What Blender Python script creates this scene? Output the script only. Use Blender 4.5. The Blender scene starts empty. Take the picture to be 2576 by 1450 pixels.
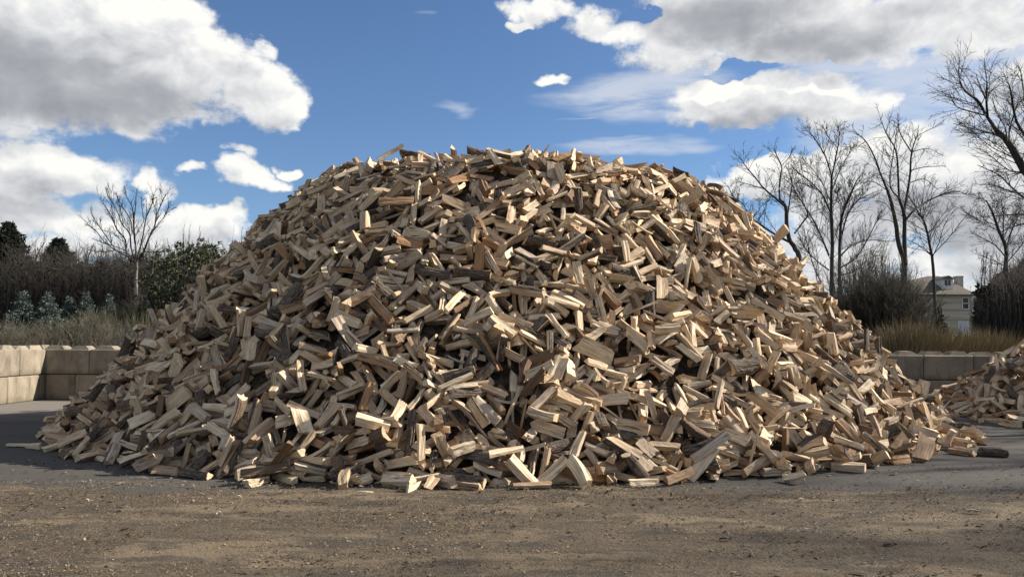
import bpy, math, random, base64, colorsys
import numpy as np
from mathutils import Vector, Matrix, Euler, Quaternion, noise
# ================================================================ camera
scene = bpy.context.scene
C = scene.collection
FPX = 2005.0                                   # focal length in pixels of a 2576 px wide picture
cam_d = bpy.data.cameras.new('camera'); cam = bpy.data.objects.new('camera', cam_d); C.objects.link(cam)
cam_d.sensor_width = 36; cam_d.lens = 36 * FPX / 2576; cam_d.clip_end = 3000; cam_d.clip_start = .05
CM = Matrix.Translation((0, 0, 1.5)) @ Matrix.Rotation(math.radians(90 + 3.72), 4, 'X') @ Matrix.Rotation(math.radians(0.40), 4, 'Z')
cam.matrix_world = CM
scene.camera = cam
# ================================================================ exposure, sun, sky
scene.view_settings.view_transform = 'Standard'; scene.view_settings.look = 'None'
scene.view_settings.exposure = 1.0; scene.view_settings.gamma = 1.0
SUN = Vector((.975, .21, .0)).normalized()
SUN_EL = math.radians(31)
sd = bpy.data.lights.new('sun', 'SUN'); sd.energy = 5.0; sd.angle = math.radians(.5); sd.color = (1, .93, .83)
so = bpy.data.objects.new('sun', sd); C.objects.link(so)
sv = Vector((SUN.x * math.cos(SUN_EL), SUN.y * math.cos(SUN_EL), math.sin(SUN_EL)))
so.rotation_euler = sv.to_track_quat('Z', 'Y').to_euler(); so.location = sv * 60
W = bpy.data.worlds.new('World'); scene.world = W; W.use_nodes = True
SKY_STRENGTH = .052
CLOUD = .475

def px_dir(px, py):
    d = CM.to_3x3() @ Vector(((px - 1288) / FPX, -(py - 725) / FPX, -1)); return d.normalized()
def P(px, py, dist):
    """The point that lies dist metres ahead (world y) on the line of sight through a pixel of the 2576 px picture."""
    d = px_dir(px, py); t = dist / d.y
    return Vector((0, 0, 1.5)) + d * t
class N:
    """small node helper"""
    def __init__(s, tree): s.t = tree
    def n(s, typ, **kw):
        nd = s.t.nodes.new(typ)
        for k, v in kw.items(): setattr(nd, k, v)
        return nd
    def put(s, sock, v):
        if isinstance(v, bpy.types.NodeSocket): s.t.links.new(v, sock)
        elif v is not None: sock.default_value = v
    def m(s, op, a, b=None, c=None, clamp=False):
        nd = s.n('ShaderNodeMath', operation=op, use_clamp=clamp)
        for k, v in enumerate((a, b, c)): 
            if v is not None: s.put(nd.inputs[k], v)
        return nd.outputs[0]
    def vm(s, op, a, b=None):
        nd = s.n('ShaderNodeVectorMath', operation=op)
        s.put(nd.inputs[0], a)
        if b is not None: s.put(nd.inputs[1], b)
        return nd.outputs['Value'] if op in ('LENGTH', 'DOT_PRODUCT', 'DISTANCE') else nd.outputs[0]
    def ramp(s, v, lo, hi, a=0., b=1., smooth=True):
        nd = s.n('ShaderNodeMapRange'); nd.interpolation_type = 'SMOOTHSTEP' if smooth else 'LINEAR'
        s.put(nd.inputs[0], v)
        for k, x in zip((1, 2, 3, 4), (lo, hi, a, b)): s.put(nd.inputs[k], x)
        return nd.outputs[0]
    def mix(s, f, a, b, blend='MIX'):
        nd = s.n('ShaderNodeMix', data_type='RGBA', blend_type=blend)
        s.put(nd.inputs[0], f); s.put(nd.inputs[6], a); s.put(nd.inputs[7], b)
        return nd.outputs[2]
    def noise(s, vec, scale, detail=4, rough=.55, dist=0., out=0):
        nd = s.n('ShaderNodeTexNoise'); s.put(nd.inputs['Vector'], vec)
        nd.inputs['Scale'].default_value = scale; nd.inputs['Detail'].default_value = detail
        nd.inputs['Roughness'].default_value = rough; nd.inputs['Distortion'].default_value = dist
        return nd.outputs[out]
def c4(r, g, b): return (r, g, b, 1)
# ---- clouds: heaps given by direction (azimuth, elevation), frayed by noise; (px, py, rx, ry, strength)
HEAPS = [(90, 90, 330, 130, 1.1), (330, 60, 200, 95, 1.1), (470, 175, 190, 100, 1.1), (650, 235, 120, 72, 1.1), (180, 220, 330, 90, 1.15), (700, 275, 60, 50, .9), (-150, 150, 300, 170, 1), (430, 268, 190, 42, .9),
         (60, 425, 150, 72, 1), (165, 440, 105, 55, 1), (30, 520, 160, 80, .9), (230, 570, 200, 60, .8), (-120, 480, 200, 150, 1),
         (350, 450, 34, 45, .8), (380, 490, 50, 40, .8), (468, 441, 55, 22, .75), (630, 440, 100, 42, 1), (607, 380, 48, 32, .75), (700, 448, 50, 26, .8), (738, 402, 30, 20, .85), (675, 135, 40, 38, .62),
         (520, 560, 150, 48, 1), (400, 590, 190, 60, .9), (620, 540, 62, 30, .9), (60, 640, 220, 40, .85), (560, 620, 180, 42, .9),
         (1390, 212, 75, 24, .85), (1350, 222, 40, 22, .8), (1430, 225, 34, 14, .7),
         (1330, 10, 120, 38, 1), (1500, 40, 120, 60, 1), (1560, 75, 120, 48, 1), (1700, 120, 110, 42, .9), (1790, 150, 60, 30, .8), (1900, 40, 330, 130, 1.15), (2080, 92, 240, 62, 1.05), (2300, 30, 220, 78, 1.1), (2450, 90, 150, 70, .9), (1266, 52, 30, 14, .7),
         (1800, 262, 160, 66, 1.05), (1960, 264, 190, 60, 1.05), (1720, 292, 100, 34, .95), (1880, 318, 150, 40, 1), (2120, 285, 120, 44, .85),
         (1880, 455, 140, 44, 1), (2050, 430, 160, 66, 1), (2240, 420, 190, 85, 1.1), (2430, 430, 230, 100, 1.15), (2560, 420, 160, 110, 1.1), (2300, 540, 320, 90, 1.05), (2120, 560, 220, 80, .95), (2000, 610, 160, 60, .8), (2480, 640, 260, 80, 1), (2200, 660, 240, 55, .95), (2700, 560, 260, 200, 1.1), (2120, 700, 300, 40, .9), (2480, 720, 300, 40, .95), (60, 690, 260, 30, .85), (420, 680, 260, 26, .8), (2640, 230, 140, 70, .8)]
GREYS = [(60, 205, 330, 85, 1.15), (300, 240, 260, 60, .9), (-100, 150, 330, 120, 1.0), (30, 530, 180, 60, .5), (80, 470, 160, 40, .35), (620, 470, 110, 20, .35), (560, 590, 180, 20, .3),
         (1850, 50, 260, 70, 1.0), (2080, 120, 230, 62, .8), (2300, 20, 200, 40, .5), (1840, 318, 190, 30, .65), (1960, 300, 190, 30, .5), (2300, 530, 300, 56, .75), (2480, 580, 240, 80, .65), (2150, 590, 160, 50, .6), (2600, 220, 120, 30, .8), (-50, 60, 200, 60, .5)]
HOLES = [(1850, 186, 100, 22, 1), (2200, 172, 130, 17, 1), (2060, 182, 80, 14, .8), (1930, 380, 200, 26, .8), (1620, 30, 50, 16, .8), (260, 660, 60, 20, .5)]
VEILS = [(2420, 240, 340, 190, 1.3), (2240, 190, 260, 130, 1.), (1650, 240, 260, 70, .95), (1480, 250, 220, 34, .6), (1600, 372, 230, 26, .7), (1700, 350, 120, 16, .4), (1480, 300, 170, 8, .3), (1150, 270, 60, 40, .4), (1240, 375, 90, 8, .3), (1560, 260, 140, 16, .35), (2300, 330, 300, 90, .6), (1060, 25, 60, 12, .2), (2250, 170, 300, 50, .5), (300, 620, 600, 30, .6), (340, 430, 110, 40, .3)]
def ae(px, py):
    d = px_dir(px, py); return math.atan2(d.x, d.y), math.asin(d.z)
def build_world():
    t = W.node_tree; t.nodes.clear(); g = N(t)
    tc = g.n('ShaderNodeTexCoord'); D = g.vm('NORMALIZE', tc.outputs['Generated'])
    def field(off):
        d = g.vm('NORMALIZE', g.vm('ADD', D, off)) if off else D
        sx = g.n('ShaderNodeSeparateXYZ'); g.put(sx.inputs[0], d)
        az = g.m('ARCTAN2', sx.outputs[0], sx.outputs[1]); el = g.m('ARCSINE', sx.outputs[2])
        cb = g.n('ShaderNodeCombineXYZ'); g.put(cb.inputs[0], az); g.put(cb.inputs[1], el)
        return d, cb.outputs[0], az, el
    def blobs(vec, lst):
        out = None
        for (px, py, rx, ry, s) in lst:
            a, e = ae(px, py)
            q = g.vm('MULTIPLY', g.vm('SUBTRACT', vec, (a, e, 0)), (FPX / rx, FPX / ry, 0))
            v = g.m('MULTIPLY_ADD', g.vm('DOT_PRODUCT', q, q), -.9, s)
            out = v if out is None else g.m('SMOOTH_MAX', out, v, .12)
        return out
    def density(off, detail):
        d, v, az, el = field(off)
        w = g.noise(g.vm('MULTIPLY', d, (1, 1, 1.35)), 6.0, 2, .5, out=1)
        w2 = g.noise(g.vm('MULTIPLY', d, (1, 1, 1.2)), 21.0, 3, .55, out=1)
        v2 = g.vm('ADD', v, g.vm('MULTIPLY', g.vm('SUBTRACT', w, (.5, .5, .5)), (.13, .08, 0)))
        v2 = g.vm('ADD', v2, g.vm('MULTIPLY', g.vm('SUBTRACT', w2, (.5, .5, .5)), (.060, .050, 0)))
        b = blobs(v2, HEAPS)
        b = g.m('SUBTRACT', b, g.m('MULTIPLY', g.m('MAXIMUM', blobs(v2, HOLES), 0.), 1.7))
        nz = g.noise(g.vm('MULTIPLY', d, (1, 1, 1.5)), 13., detail, .66, .1)
        big = g.noise(g.vm('MULTIPLY', d, (1, 1, 2.2)), 3.1, 5, .5)
        # beyond the part of the sky in the picture the same broken cumulus goes on
        outw = g.m('MAXIMUM', g.ramp(g.m('ABSOLUTE', az), .66, .85), g.ramp(el, .40, .55))
        gen = g.m('MULTIPLY', g.m('SUBTRACT', big, .47), 6.)
        nx = g.n('ShaderNodeMix', data_type='FLOAT'); g.put(nx.inputs[0], outw); g.put(nx.inputs[2], b); g.put(nx.inputs[3], gen)
        dens = g.m('ADD', nx.outputs[0], g.m('MULTIPLY', g.m('SUBTRACT', nz, .5), 2.7))
        return dens, v, az, el, d
    d0, v0, az, el, dd = density(None, 11)
    d1, *_ = density((.020, 0, .026), 3)
    fine = lambda off: g.noise(g.vm('MULTIPLY', g.vm('ADD', D, off), (1, 1, 1.4)), 17., 7, .6, .3)
    alpha = g.ramp(d0, .0, .62)
    rim = g.m('SUBTRACT', d0, d1)
    rim2 = g.m('SUBTRACT', fine((0, 0, 0)), fine((.008, 0, .014)))
    gv = blobs(g.vm('ADD', v0, g.vm('MULTIPLY', g.vm('SUBTRACT', g.noise(dd, 6., 4, .55, out=1), (.5, .5, .5)), (.09, .06, 0))), GREYS)
    grey = g.ramp(gv, -.1, 1.0)
    lit = g.m('ADD', g.m('MULTIPLY', rim, .26), g.m('MULTIPLY', rim2, g.m('MULTIPLY_ADD', grey, -.75, 1.15)))
    lit = g.m('ADD', lit, g.ramp(d0, .2, 1.6, .74, .60))
    lit = g.m('SUBTRACT', lit, g.m('MULTIPLY', grey, .50), clamp=True)
    cr = g.n('ShaderNodeValToRGB'); g.put(cr.inputs[0], lit)
    e = cr.color_ramp.elements; e[0].position = 0.; e[0].color = c4(.36, .375, .41); e[1].position = 1; e[1].color = c4(1.06, 1.05, 1.01)
    for p_, c_ in ((.25, c4(.47, .485, .52)), (.5, c4(.67, .685, .71)), (.74, c4(.84, .85, .86))):
        q = e.new(p_); q.color = c_
    # thin high veil
    vl = blobs(g.vm('ADD', v0, g.vm('MULTIPLY', g.vm('SUBTRACT', g.noise(g.vm('MULTIPLY', dd, (1, 1, 4)), 5., 4, .6, out=1), (.5, .5, .5)), (.16, .04, 0))), VEILS)
    vn = g.noise(g.vm('MULTIPLY', dd, (1, 1, 5.0)), 9., 6, .6, .6)
    veil = g.m('MULTIPLY', g.ramp(vl, -.1, .7), g.ramp(vn, .22, .62), clamp=True)
    sky = g.n('ShaderNodeTexSky'); sky.sky_type = 'NISHITA'; sky.sun_disc = False
    sky.sun_elevation = SUN_EL; sky.sun_rotation = math.atan2(SUN.x, SUN.y)
    sky.air_density = 1.0; sky.dust_density = .35; sky.ozone_density = 1.6; sky.altitude = 150
    skc = g.mix(1., sky.outputs[0], c4(.80, .97, 1.20), 'MULTIPLY')
    b1 = g.n('ShaderNodeBackground'); g.put(b1.inputs[0], skc); b1.inputs[1].default_value = SKY_STRENGTH
    b2 = g.n('ShaderNodeBackground'); g.put(b2.inputs[0], cr.outputs[0]); b2.inputs[1].default_value = CLOUD
    b3 = g.n('ShaderNodeBackground'); b3.inputs[0].default_value = c4(.72, .77, .86); b3.inputs[1].default_value = CLOUD
    m1 = g.n('ShaderNodeMixShader'); g.put(m1.inputs[0], g.m('MULTIPLY', veil, .78)); t.links.new(b1.outputs[0], m1.inputs[1]); t.links.new(b3.outputs[0], m1.inputs[2])
    low = g.ramp(el, -.02, .015)
    m2 = g.n('ShaderNodeMixShader'); g.put(m2.inputs[0], g.m('MULTIPLY', alpha, low)); t.links.new(m1.outputs[0], m2.inputs[1]); t.links.new(b2.outputs[0], m2.inputs[2])
    o = g.n('ShaderNodeOutputWorld'); t.links.new(m2.outputs[0], o.inputs[0])
build_world()
W.cycles.sampling_method = 'MANUAL'; W.cycles.sample_map_resolution = 1024
# ================================================================ helpers
rnd = random.Random(7)
NR = np.random.RandomState(11)
def mesh_from(name, verts, faces, mats=(), smooth=False):
    m = bpy.data.meshes.new(name)
    m.from_pydata([tuple(v) for v in verts] if not isinstance(verts, np.ndarray) else verts.tolist(), [], faces if not isinstance(faces, np.ndarray) else faces.tolist())
    for x in mats: m.materials.append(x)
    if smooth: m.polygons.foreach_set('use_smooth', [True] * len(m.polygons))
    m.update(); return m
def link(name, mesh, parent=None, loc=None):
    o = bpy.data.objects.new(name, mesh); C.objects.link(o)
    if loc is not None: o.location = loc
    if parent is not None: o.parent = parent
    return o
def tag(o, label=None, cat=None, group=None, kind=None):
    for k, v in (('label', label), ('category', cat), ('group', group), ('kind', kind)):
        if v: o[k] = v
    return o
def empty(name, loc): 
    o = bpy.data.objects.new(name, None); C.objects.link(o); o.location = loc; o.empty_display_size = .2; return o
class MB:
    """collects polygons, with a face material index"""
    def __init__(s): s.v = []; s.f = []; s.mi = []
    def add(s, v, f, mi=0):
        b = len(s.v); s.v.extend([tuple(p) for p in v]); s.f.extend([tuple(i + b for i in q) for q in f]); s.mi.extend([mi] * len(f))
    def box(s, x0, x1, y0, y1, z0, z1, mi=0):
        s.add([(x0, y0, z0), (x1, y0, z0), (x1, y1, z0), (x0, y1, z0), (x0, y0, z1), (x1, y0, z1), (x1, y1, z1), (x0, y1, z1)],
              [(3, 2, 1, 0), (4, 5, 6, 7), (0, 1, 5, 4), (1, 2, 6, 5), (2, 3, 7, 6), (3, 0, 4, 7)], mi)
    def mesh(s, name, mats, smooth=False):
        m = mesh_from(name, s.v, s.f, mats, smooth)
        if len(mats) > 1: m.polygons.foreach_set('material_index', s.mi)
        return m
class Tubes:
    """many thin tapered branches in one mesh, vectorised per sides count"""
    def __init__(s): s.V = []; s.F = []; s.n = 0
    def add(s, pts, rad, sides=3):
        pts = np.asarray(pts, float); rad = np.asarray(rad, float); k = len(pts)
        if k < 2: return
        T = np.gradient(pts, axis=0); T /= (np.linalg.norm(T, axis=1)[:, None] + 1e-9)
        ref = np.array([0., 0, 1]) if abs(T[0, 2]) < .8 else np.array([1., 0, 0])
        A = np.cross(T, ref); A /= (np.linalg.norm(A, axis=1)[:, None] + 1e-9); B = np.cross(T, A)
        an = np.arange(sides) * 2 * math.pi / sides
        ring = pts[:, None, :] + rad[:, None, None] * (A[:, None, :] * np.cos(an)[None, :, None] + B[:, None, :] * np.sin(an)[None, :, None])
        s.V.append(ring.reshape(-1, 3))
        i = np.arange(k - 1)[:, None] * sides; j = np.arange(sides)[None, :]; j2 = (j + 1) % sides
        q = np.stack([i + j, i + j2, i + sides + j2, i + sides + j], -1).reshape(-1, 4) + s.n
        s.F.append(q); s.n += k * sides
    def mesh(s, name, mat, smooth=True):
        m = bpy.data.meshes.new(name)
        V = np.vstack(s.V).astype(np.float32); F = np.vstack(s.F).astype(np.int32)
        quick_mesh(m, V, F)
        m.materials.append(mat)
        if smooth: m.polygons.foreach_set('use_smooth', np.ones(len(F), bool))
        return m
def quick_mesh(m, V, F):
    k = F.shape[1]
    m.vertices.add(len(V)); m.vertices.foreach_set('co', np.ascontiguousarray(V, np.float32).ravel())
    m.loops.add(F.size); m.loops.foreach_set('vertex_index', np.ascontiguousarray(F, np.int32).ravel())
    m.polygons.add(len(F)); m.polygons.foreach_set('loop_start', np.arange(0, F.size, k, dtype=np.int32))
    m.polygons.foreach_set('use_smooth', np.zeros(len(F), bool))
    m.update(calc_edges=True); m.validate()
# ================================================================ materials
def mat(name):
    m = bpy.data.materials.new(name); m.use_nodes = True; t = m.node_tree; t.nodes.clear(); g = N(t)
    o = g.n('ShaderNodeOutputMaterial'); p = g.n('ShaderNodeBsdfPrincipled'); t.links.new(p.outputs[0], o.inputs[0])
    p.inputs['Roughness'].default_value = .85; p.inputs['Specular IOR Level'].default_value = .25
    return m, g, p
def bump(g, p, h, strength, dist):
    b = g.n('ShaderNodeBump'); b.inputs['Strength'].default_value = strength; b.inputs['Distance'].default_value = dist
    g.put(b.inputs['Height'], h); g.put(p.inputs['Normal'], b.outputs[0])
def wood_mat():
    m, g, p = mat('split_wood')
    lp = g.n('ShaderNodeAttribute', attribute_name='lp'); ld = g.n('ShaderNodeAttribute', attribute_name='ld')
    L = lp.outputs['Vector']
    sp = g.n('ShaderNodeSeparateXYZ'); g.put(sp.inputs[0], ld.outputs['Vector'])   # tone, seed, end face
    tone, seed, end = sp.outputs
    base = g.n('ShaderNodeValToRGB'); base.color_ramp.interpolation = 'LINEAR'; g.put(base.inputs[0], tone)
    e = base.color_ramp.elements
    e[0].position = 0; e[0].color = c4(.86, .735, .54); e[1].position = 1; e[1].color = c4(.12, .085, .058)
    for q, c_ in ((.22, c4(.76, .61, .42)), (.42, c4(.61, .47, .32)), (.58, c4(.62, .53, .42)), (.72, c4(.45, .32, .205)), (.84, c4(.47, .28, .145))):
        x = e.new(q); x.color = c_
    off = g.n('ShaderNodeCombineXYZ'); g.put(off.inputs[0], g.m('MULTIPLY', seed, 37.)); g.put(off.inputs[1], g.m('MULTIPLY', seed, 91.))
    Lo = g.vm('ADD', L, off.outputs[0])
    big = g.noise(g.vm('MULTIPLY', Lo, (3., 9., 9.)), 1., 3, .5)
    grain = g.noise(g.vm('MULTIPLY', Lo, (4., 62., 62.)), 1., 5, .66, .4)
    crack = g.noise(g.vm('MULTIPLY', Lo, (2.4, 27., 27.)), 1., 4, .6, 1.1)
    endn = g.noise(g.vm('MULTIPLY', Lo, (60., 60., 60.)), 1., 3, .6)
    col = g.mix(g.ramp(big, .3, .75), g.mix(1., base.outputs[0], c4(.84, .80, .76), 'MULTIPLY'), base.outputs[0])
    col = g.mix(g.ramp(grain, .3, .72), g.mix(1., col, c4(.60, .53, .46), 'MULTIPLY'), col)
    col = g.mix(g.m('MULTIPLY', g.ramp(crack, .57, .67), .8), col, c4(.11, .075, .048))
    ecol = g.mix(g.ramp(endn, .3, .7), g.mix(1., base.outputs[0], c4(.62, .52, .43), 'MULTIPLY'), g.mix(1., base.outputs[0], c4(.88, .80, .70), 'MULTIPLY'))
    col = g.mix(end, col, ecol)
    dirt = g.noise(g.vm('MULTIPLY', Lo, (7., 14., 14.)), 1., 5, .6)
    col = g.mix(g.m('MULTIPLY', g.ramp(dirt, .58, .74), .4), col, c4(.12, .085, .058))
    g.put(p.inputs['Base Color'], col); p.inputs['Roughness'].default_value = .8
    bump(g, p, g.m('ADD', grain, g.m('MULTIPLY', crack, -1.2)), .8, .006)
    return m
def bark_mat():
    m, g, p = mat('bark')
    lp = g.n('ShaderNodeAttribute', attribute_name='lp'); ld = g.n('ShaderNodeAttribute', attribute_name='ld')
    sp = g.n('ShaderNodeSeparateXYZ'); g.put(sp.inputs[0], ld.outputs['Vector'])
    off = g.n('ShaderNodeCombineXYZ'); g.put(off.inputs[0], g.m('MULTIPLY', sp.outputs[1], 53.))
    Lo = g.vm('ADD', lp.outputs['Vector'], off.outputs[0])
    r = g.noise(g.vm('MULTIPLY', Lo, (14., 62., 62.)), 1., 4, .6, 1.2)
    f = g.noise(g.vm('MULTIPLY', Lo, (6., 9., 9.)), 1., 3, .5)
    col = g.mix(g.ramp(r, .38, .62), c4(.040, .031, .024), c4(.175, .135, .10))
    col = g.mix(g.m('MULTIPLY', g.ramp(f, .5, .8), .7), col, c4(.17, .15, .12))
    col = g.mix(g.m('MULTIPLY', sp.outputs[2], 1.), col, c4(.20, .13, .075))
    g.put(p.inputs['Base Color'], col); p.inputs['Roughness'].default_value = .95
    bump(g, p, r, 1., .014)
    return m
def simple(name, a, b, scale, rough=.9, bs=.4, bd=.01, detail=5, stretch=(1, 1, 1), spec=.2):
    m, g, p = mat(name)
    tc = g.n('ShaderNodeTexCoord'); v = g.vm('MULTIPLY', tc.outputs['Object'], stretch)
    n1 = g.noise(v, scale, detail, .6); n2 = g.noise(v, scale * .13, 3, .5)
    col = g.mix(g.ramp(n1, .3, .7), c4(*a), c4(*b))
    col = g.mix(g.ramp(n2, .3, .7), g.mix(1., col, c4(.72, .72, .72), 'MULTIPLY'), col)
    g.put(p.inputs['Base Color'], col); p.inputs['Roughness'].default_value = rough; p.inputs['Specular IOR Level'].default_value = spec
    if bs: bump(g, p, n1, bs, bd)
    return m
M_WOOD = wood_mat(); M_BARK = bark_mat()
M_TREE = simple('tree_bark', (.035, .03, .026), (.10, .088, .075), 9, stretch=(3, 3, .6), bs=.8, bd=.03)
M_TREE_PALE = simple('pale_tree_bark', (.10, .09, .08), (.26, .235, .205), 6, stretch=(2, 2, .8), bs=.6, bd=.02)
M_TWIG = simple('twig_bark', (.035, .031, .027), (.072, .063, .053), 3, bs=0)
M_SHRUB = simple('dark_shrub_stem', (.035, .031, .024), (.078, .07, .053), 3, bs=0)
M_TWIG_GREY = simple('grey_twig_bark', (.11, .10, .085), (.19, .17, .14), 3, bs=0)
def leaf_mat(name, cols, rough=.6, spec=.3):
    m, g, p = mat(name)
    ge = g.n('ShaderNodeNewGeometry'); cr = g.n('ShaderNodeValToRGB'); g.put(cr.inputs[0], ge.outputs['Random Per Island'])
    e = cr.color_ramp.elements; e[0].color = c4(*cols[0]); e[0].position = 0; e[1].color = c4(*cols[-1]); e[1].position = 1
    for k, c_ in enumerate(cols[1:-1]):
        q = e.new((k + 1) / (len(cols) - 1)); q.color = c4(*c_)
    g.put(p.inputs['Base Color'], cr.outputs[0]); p.inputs['Roughness'].default_value = rough; p.inputs['Specular IOR Level'].default_value = spec
    return m
M_MAG = leaf_mat('magnolia_leaf', [(.018, .03, .012), (.035, .055, .02), (.06, .075, .03), (.10, .075, .04)], .6, .25)
M_SPRUCE = leaf_mat('spruce_needles', [(.045, .065, .052), (.075, .10, .085), (.125, .155, .14)], .7)
M_DARKGREEN = leaf_mat('dark_evergreen_needles', [(.012, .018, .01), (.02, .03, .016), (.032, .042, .022)], .7)
M_TAN = leaf_mat('dry_grass_blade', [(.13, .10, .05), (.20, .155, .08), (.27, .21, .115), (.16, .115, .055)], .8)
M_BRUSH = leaf_mat('brush_leaf', [(.05, .06, .03), (.085, .09, .045), (.12, .105, .055), (.10, .065, .035)], .8)
M_DRYSTEM = leaf_mat('dry_stem', [(.085, .075, .055), (.14, .12, .088), (.20, .175, .13)], .8)
def concrete_mat():
    m, g, p = mat('block_concrete')
    oi = g.n('ShaderNodeObjectInfo'); tc = g.n('ShaderNodeTexCoord')
    off = g.n('ShaderNodeCombineXYZ'); g.put(off.inputs[0], g.m('MULTIPLY', oi.outputs['Random'], 50.))
    v = g.vm('ADD', tc.outputs['Object'], off.outputs[0])
    a = g.noise(v, 1.7, 6, .62, .6); b = g.noise(v, 26, 4, .6); s = g.noise(g.vm('MULTIPLY', v, (1, 1, .25)), 4., 5, .6, .4)
    col = g.mix(g.ramp(a, .3, .72), c4(.17, .138, .098), c4(.31, .258, .188))
    col = g.mix(g.m('MULTIPLY', g.ramp(s, .48, .7), .75), col, c4(.075, .062, .045))
    col = g.mix(g.ramp(b, .25, .75, .0, .3), col, c4(.28, .25, .20))
    col = g.mix(g.m('MULTIPLY', oi.outputs['Random'], .35), col, c4(.17, .14, .11))
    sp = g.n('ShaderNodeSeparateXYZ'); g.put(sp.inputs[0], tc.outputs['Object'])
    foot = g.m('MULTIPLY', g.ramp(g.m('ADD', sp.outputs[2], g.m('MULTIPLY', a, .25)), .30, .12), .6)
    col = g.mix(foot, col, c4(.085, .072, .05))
    g.put(p.inputs['Base Color'], col); p.inputs['Roughness'].default_value = .92
    bump(g, p, g.m('ADD', b, g.m('MULTIPLY', a, .8)), .5, .012)
    return m
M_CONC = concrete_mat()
# ---------------------------------------------------------------- split firewood: 64 shapes
def log_shape(i):
    """One split piece of firewood, axis along x. Returns wood verts/faces/face part, bark verts/faces."""
    R = np.random.RandomState(900 + i)
    kind = ['wedge', 'quad', 'sliver', 'trap', 'quad', 'plank', 'wedge', 'slab', 'quad', 'trap', 'quad', 'sliver', 'plank', 'wedge', 'quad', 'round'][i % 16]
    if kind == 'round' and i > 32: kind = 'quad'
    bare = kind in ('wedge', 'trap') and (i // 16) % 2 == (1 if i % 16 in (0, 9) else 0)     # inner splits carry no bark
    U = R.uniform
    pts, bk = [], []                       # polygon corners, and whether the edge after each corner is bark
    if kind == 'wedge':
        r, a = U(.09, .145), U(.75, 1.4)
        pts = [(0, 0)]; bk = [0]
        n = 1 if bare else 4
        for k in range(n + 1):
            t = -a / 2 + a * k / n
            pts.append((r * math.sin(t), r * math.cos(t))); bk.append(1 if k < n and not bare else 0)
    elif kind == 'trap':
        r, a, ri = U(.12, .16), U(.6, .95), U(.05, .075)
        pts = [(ri * math.sin(a / 2), ri * .9), (-ri * math.sin(a / 2) * U(.9, 1.5), ri * U(.8, 1))]; bk = [0, 0]
        n = 1 if bare else 4
        for k in range(n + 1):
            t = -a / 2 + a * k / n
            pts.append((r * math.sin(t), r * math.cos(t))); bk.append(1 if k < n and not bare else 0)
    elif kind == 'quad':
        w, h = U(.065, .125), U(.05, .088)
        pts = [(-w / 2 * U(.8, 1.1), -h / 2 * U(.8, 1.15)), (-w / 2 * U(.8, 1.1), h / 2 * U(.7, 1.1)), (w / 2 * U(.8, 1.1), h / 2 * U(.8, 1.2)), (w / 2 * U(.75, 1.1), -h / 2 * U(.6, 1.1))]
        bk = [0, 0, 0, 0]
    elif kind == 'sliver':
        w, h = U(.035, .07), U(.022, .045)
        pts = [(-w / 2, -h / 2), (-w / 2 * U(.2, .9), h / 2), (w / 2, h / 2 * U(-.6, .6))]; bk = [0, 0, 0]
    elif kind == 'plank':
        w, h = U(.08, .135), U(.026, .05)
        pts = [(-w / 2, -h / 2 * U(.4, 1)), (-w / 2 * .95, h / 2), (w / 2, h / 2 * U(.5, 1)), (w / 2 * .9, -h / 2)]; bk = [0, 0, 0, 0]
    elif kind == 'slab':
        r, a = U(.09, .13), U(1.7, 2.5)
        n = 6
        for k in range(n + 1):
            t = -a / 2 + a * k / n
            pts.append((r * math.sin(t), r * math.cos(t))); bk.append(1 if k < n else 0)
    else:
        r = U(.045, .062)
        for k in range(8):
            t = -2 * math.pi * k / 8 * -1
            pts.append((r * math.sin(t) * U(.93, 1.07), r * math.cos(t) * U(.93, 1.07))); bk.append(1)
    pts = np.array(pts, float)
    # subdivide the long edges so that split faces can be uneven
    P, B = [], []
    n = len(pts)
    for k in range(n):
        a, b = pts[k], pts[(k + 1) % n]
        L = np.linalg.norm(b - a)
        m = 1 if bk[k] else max(1, min(4, int(round(L / .03))))
        for j in range(m):
            q = a + (b - a) * j / m
            if j:
                d = np.array([b[1] - a[1], a[0] - b[0]]) / L
                q = q + d * R.normal(0, .0042)
            P.append(q); B.append(bk[k])
    P = np.array(P); P -= P.mean(0)
    # make the winding counter-clockwise seen from +x (y right, z up)
    ar = np.sum(P[:, 0] * np.roll(P[:, 1], -1) - np.roll(P[:, 0], -1) * P[:, 1])
    if ar < 0:
        P = P[::-1].copy(); B = B[::-1]; B = B[1:] + B[:1]
    n = len(P)
    S = 7
    Ln = U(.32, .45) if R.rand() > .12 else U(.48, .56)
    if R.rand() < .2: Ln = U(.18, .3)
    th0 = U(.85, 1.12)
    bend = R.normal(0, .006, 2) * (2.8 if R.rand() < .2 else 1)
    tw = R.normal(0, .13); tap = R.normal(0, .09)
    wv = R.normal(0, .0014, (S, 2)); wv = (wv + np.roll(wv, 1, 0)) / 1.4
    rough = R.normal(0, .0011, (S, n, 2)); rough[:, :, :] += np.cumsum(R.normal(0, .0010, (S, n, 2)), 0)
    sl = R.normal(0, .22, (2, 2)) * (2.2 if R.rand() < .15 else 1)
    flare = U(0, .35) if R.rand() < .2 else 0
    V = []
    for s in range(S):
        t = -1 + 2 * s / (S - 1)
        x = t * Ln / 2
        ang = tw * t; ca, sa = math.cos(ang), math.sin(ang)
        sc = th0 + tap * t + flare * max(0, t) ** 3
        Q = (P * sc) @ np.array([[ca, sa], [-sa, ca]]) + bend * (t * t - .4) + wv[s] + rough[s]
        xx = np.full(n, x)
        e = 0 if s == 0 else (1 if s == S - 1 else None)
        if e is not None:
            xx = xx + Q @ sl[e] + R.normal(0, .002, n)
            if kind != 'round' and R.rand() < .3: xx = xx + R.normal(0, .013, n)
        V.append(np.column_stack([xx, Q]))
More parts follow.
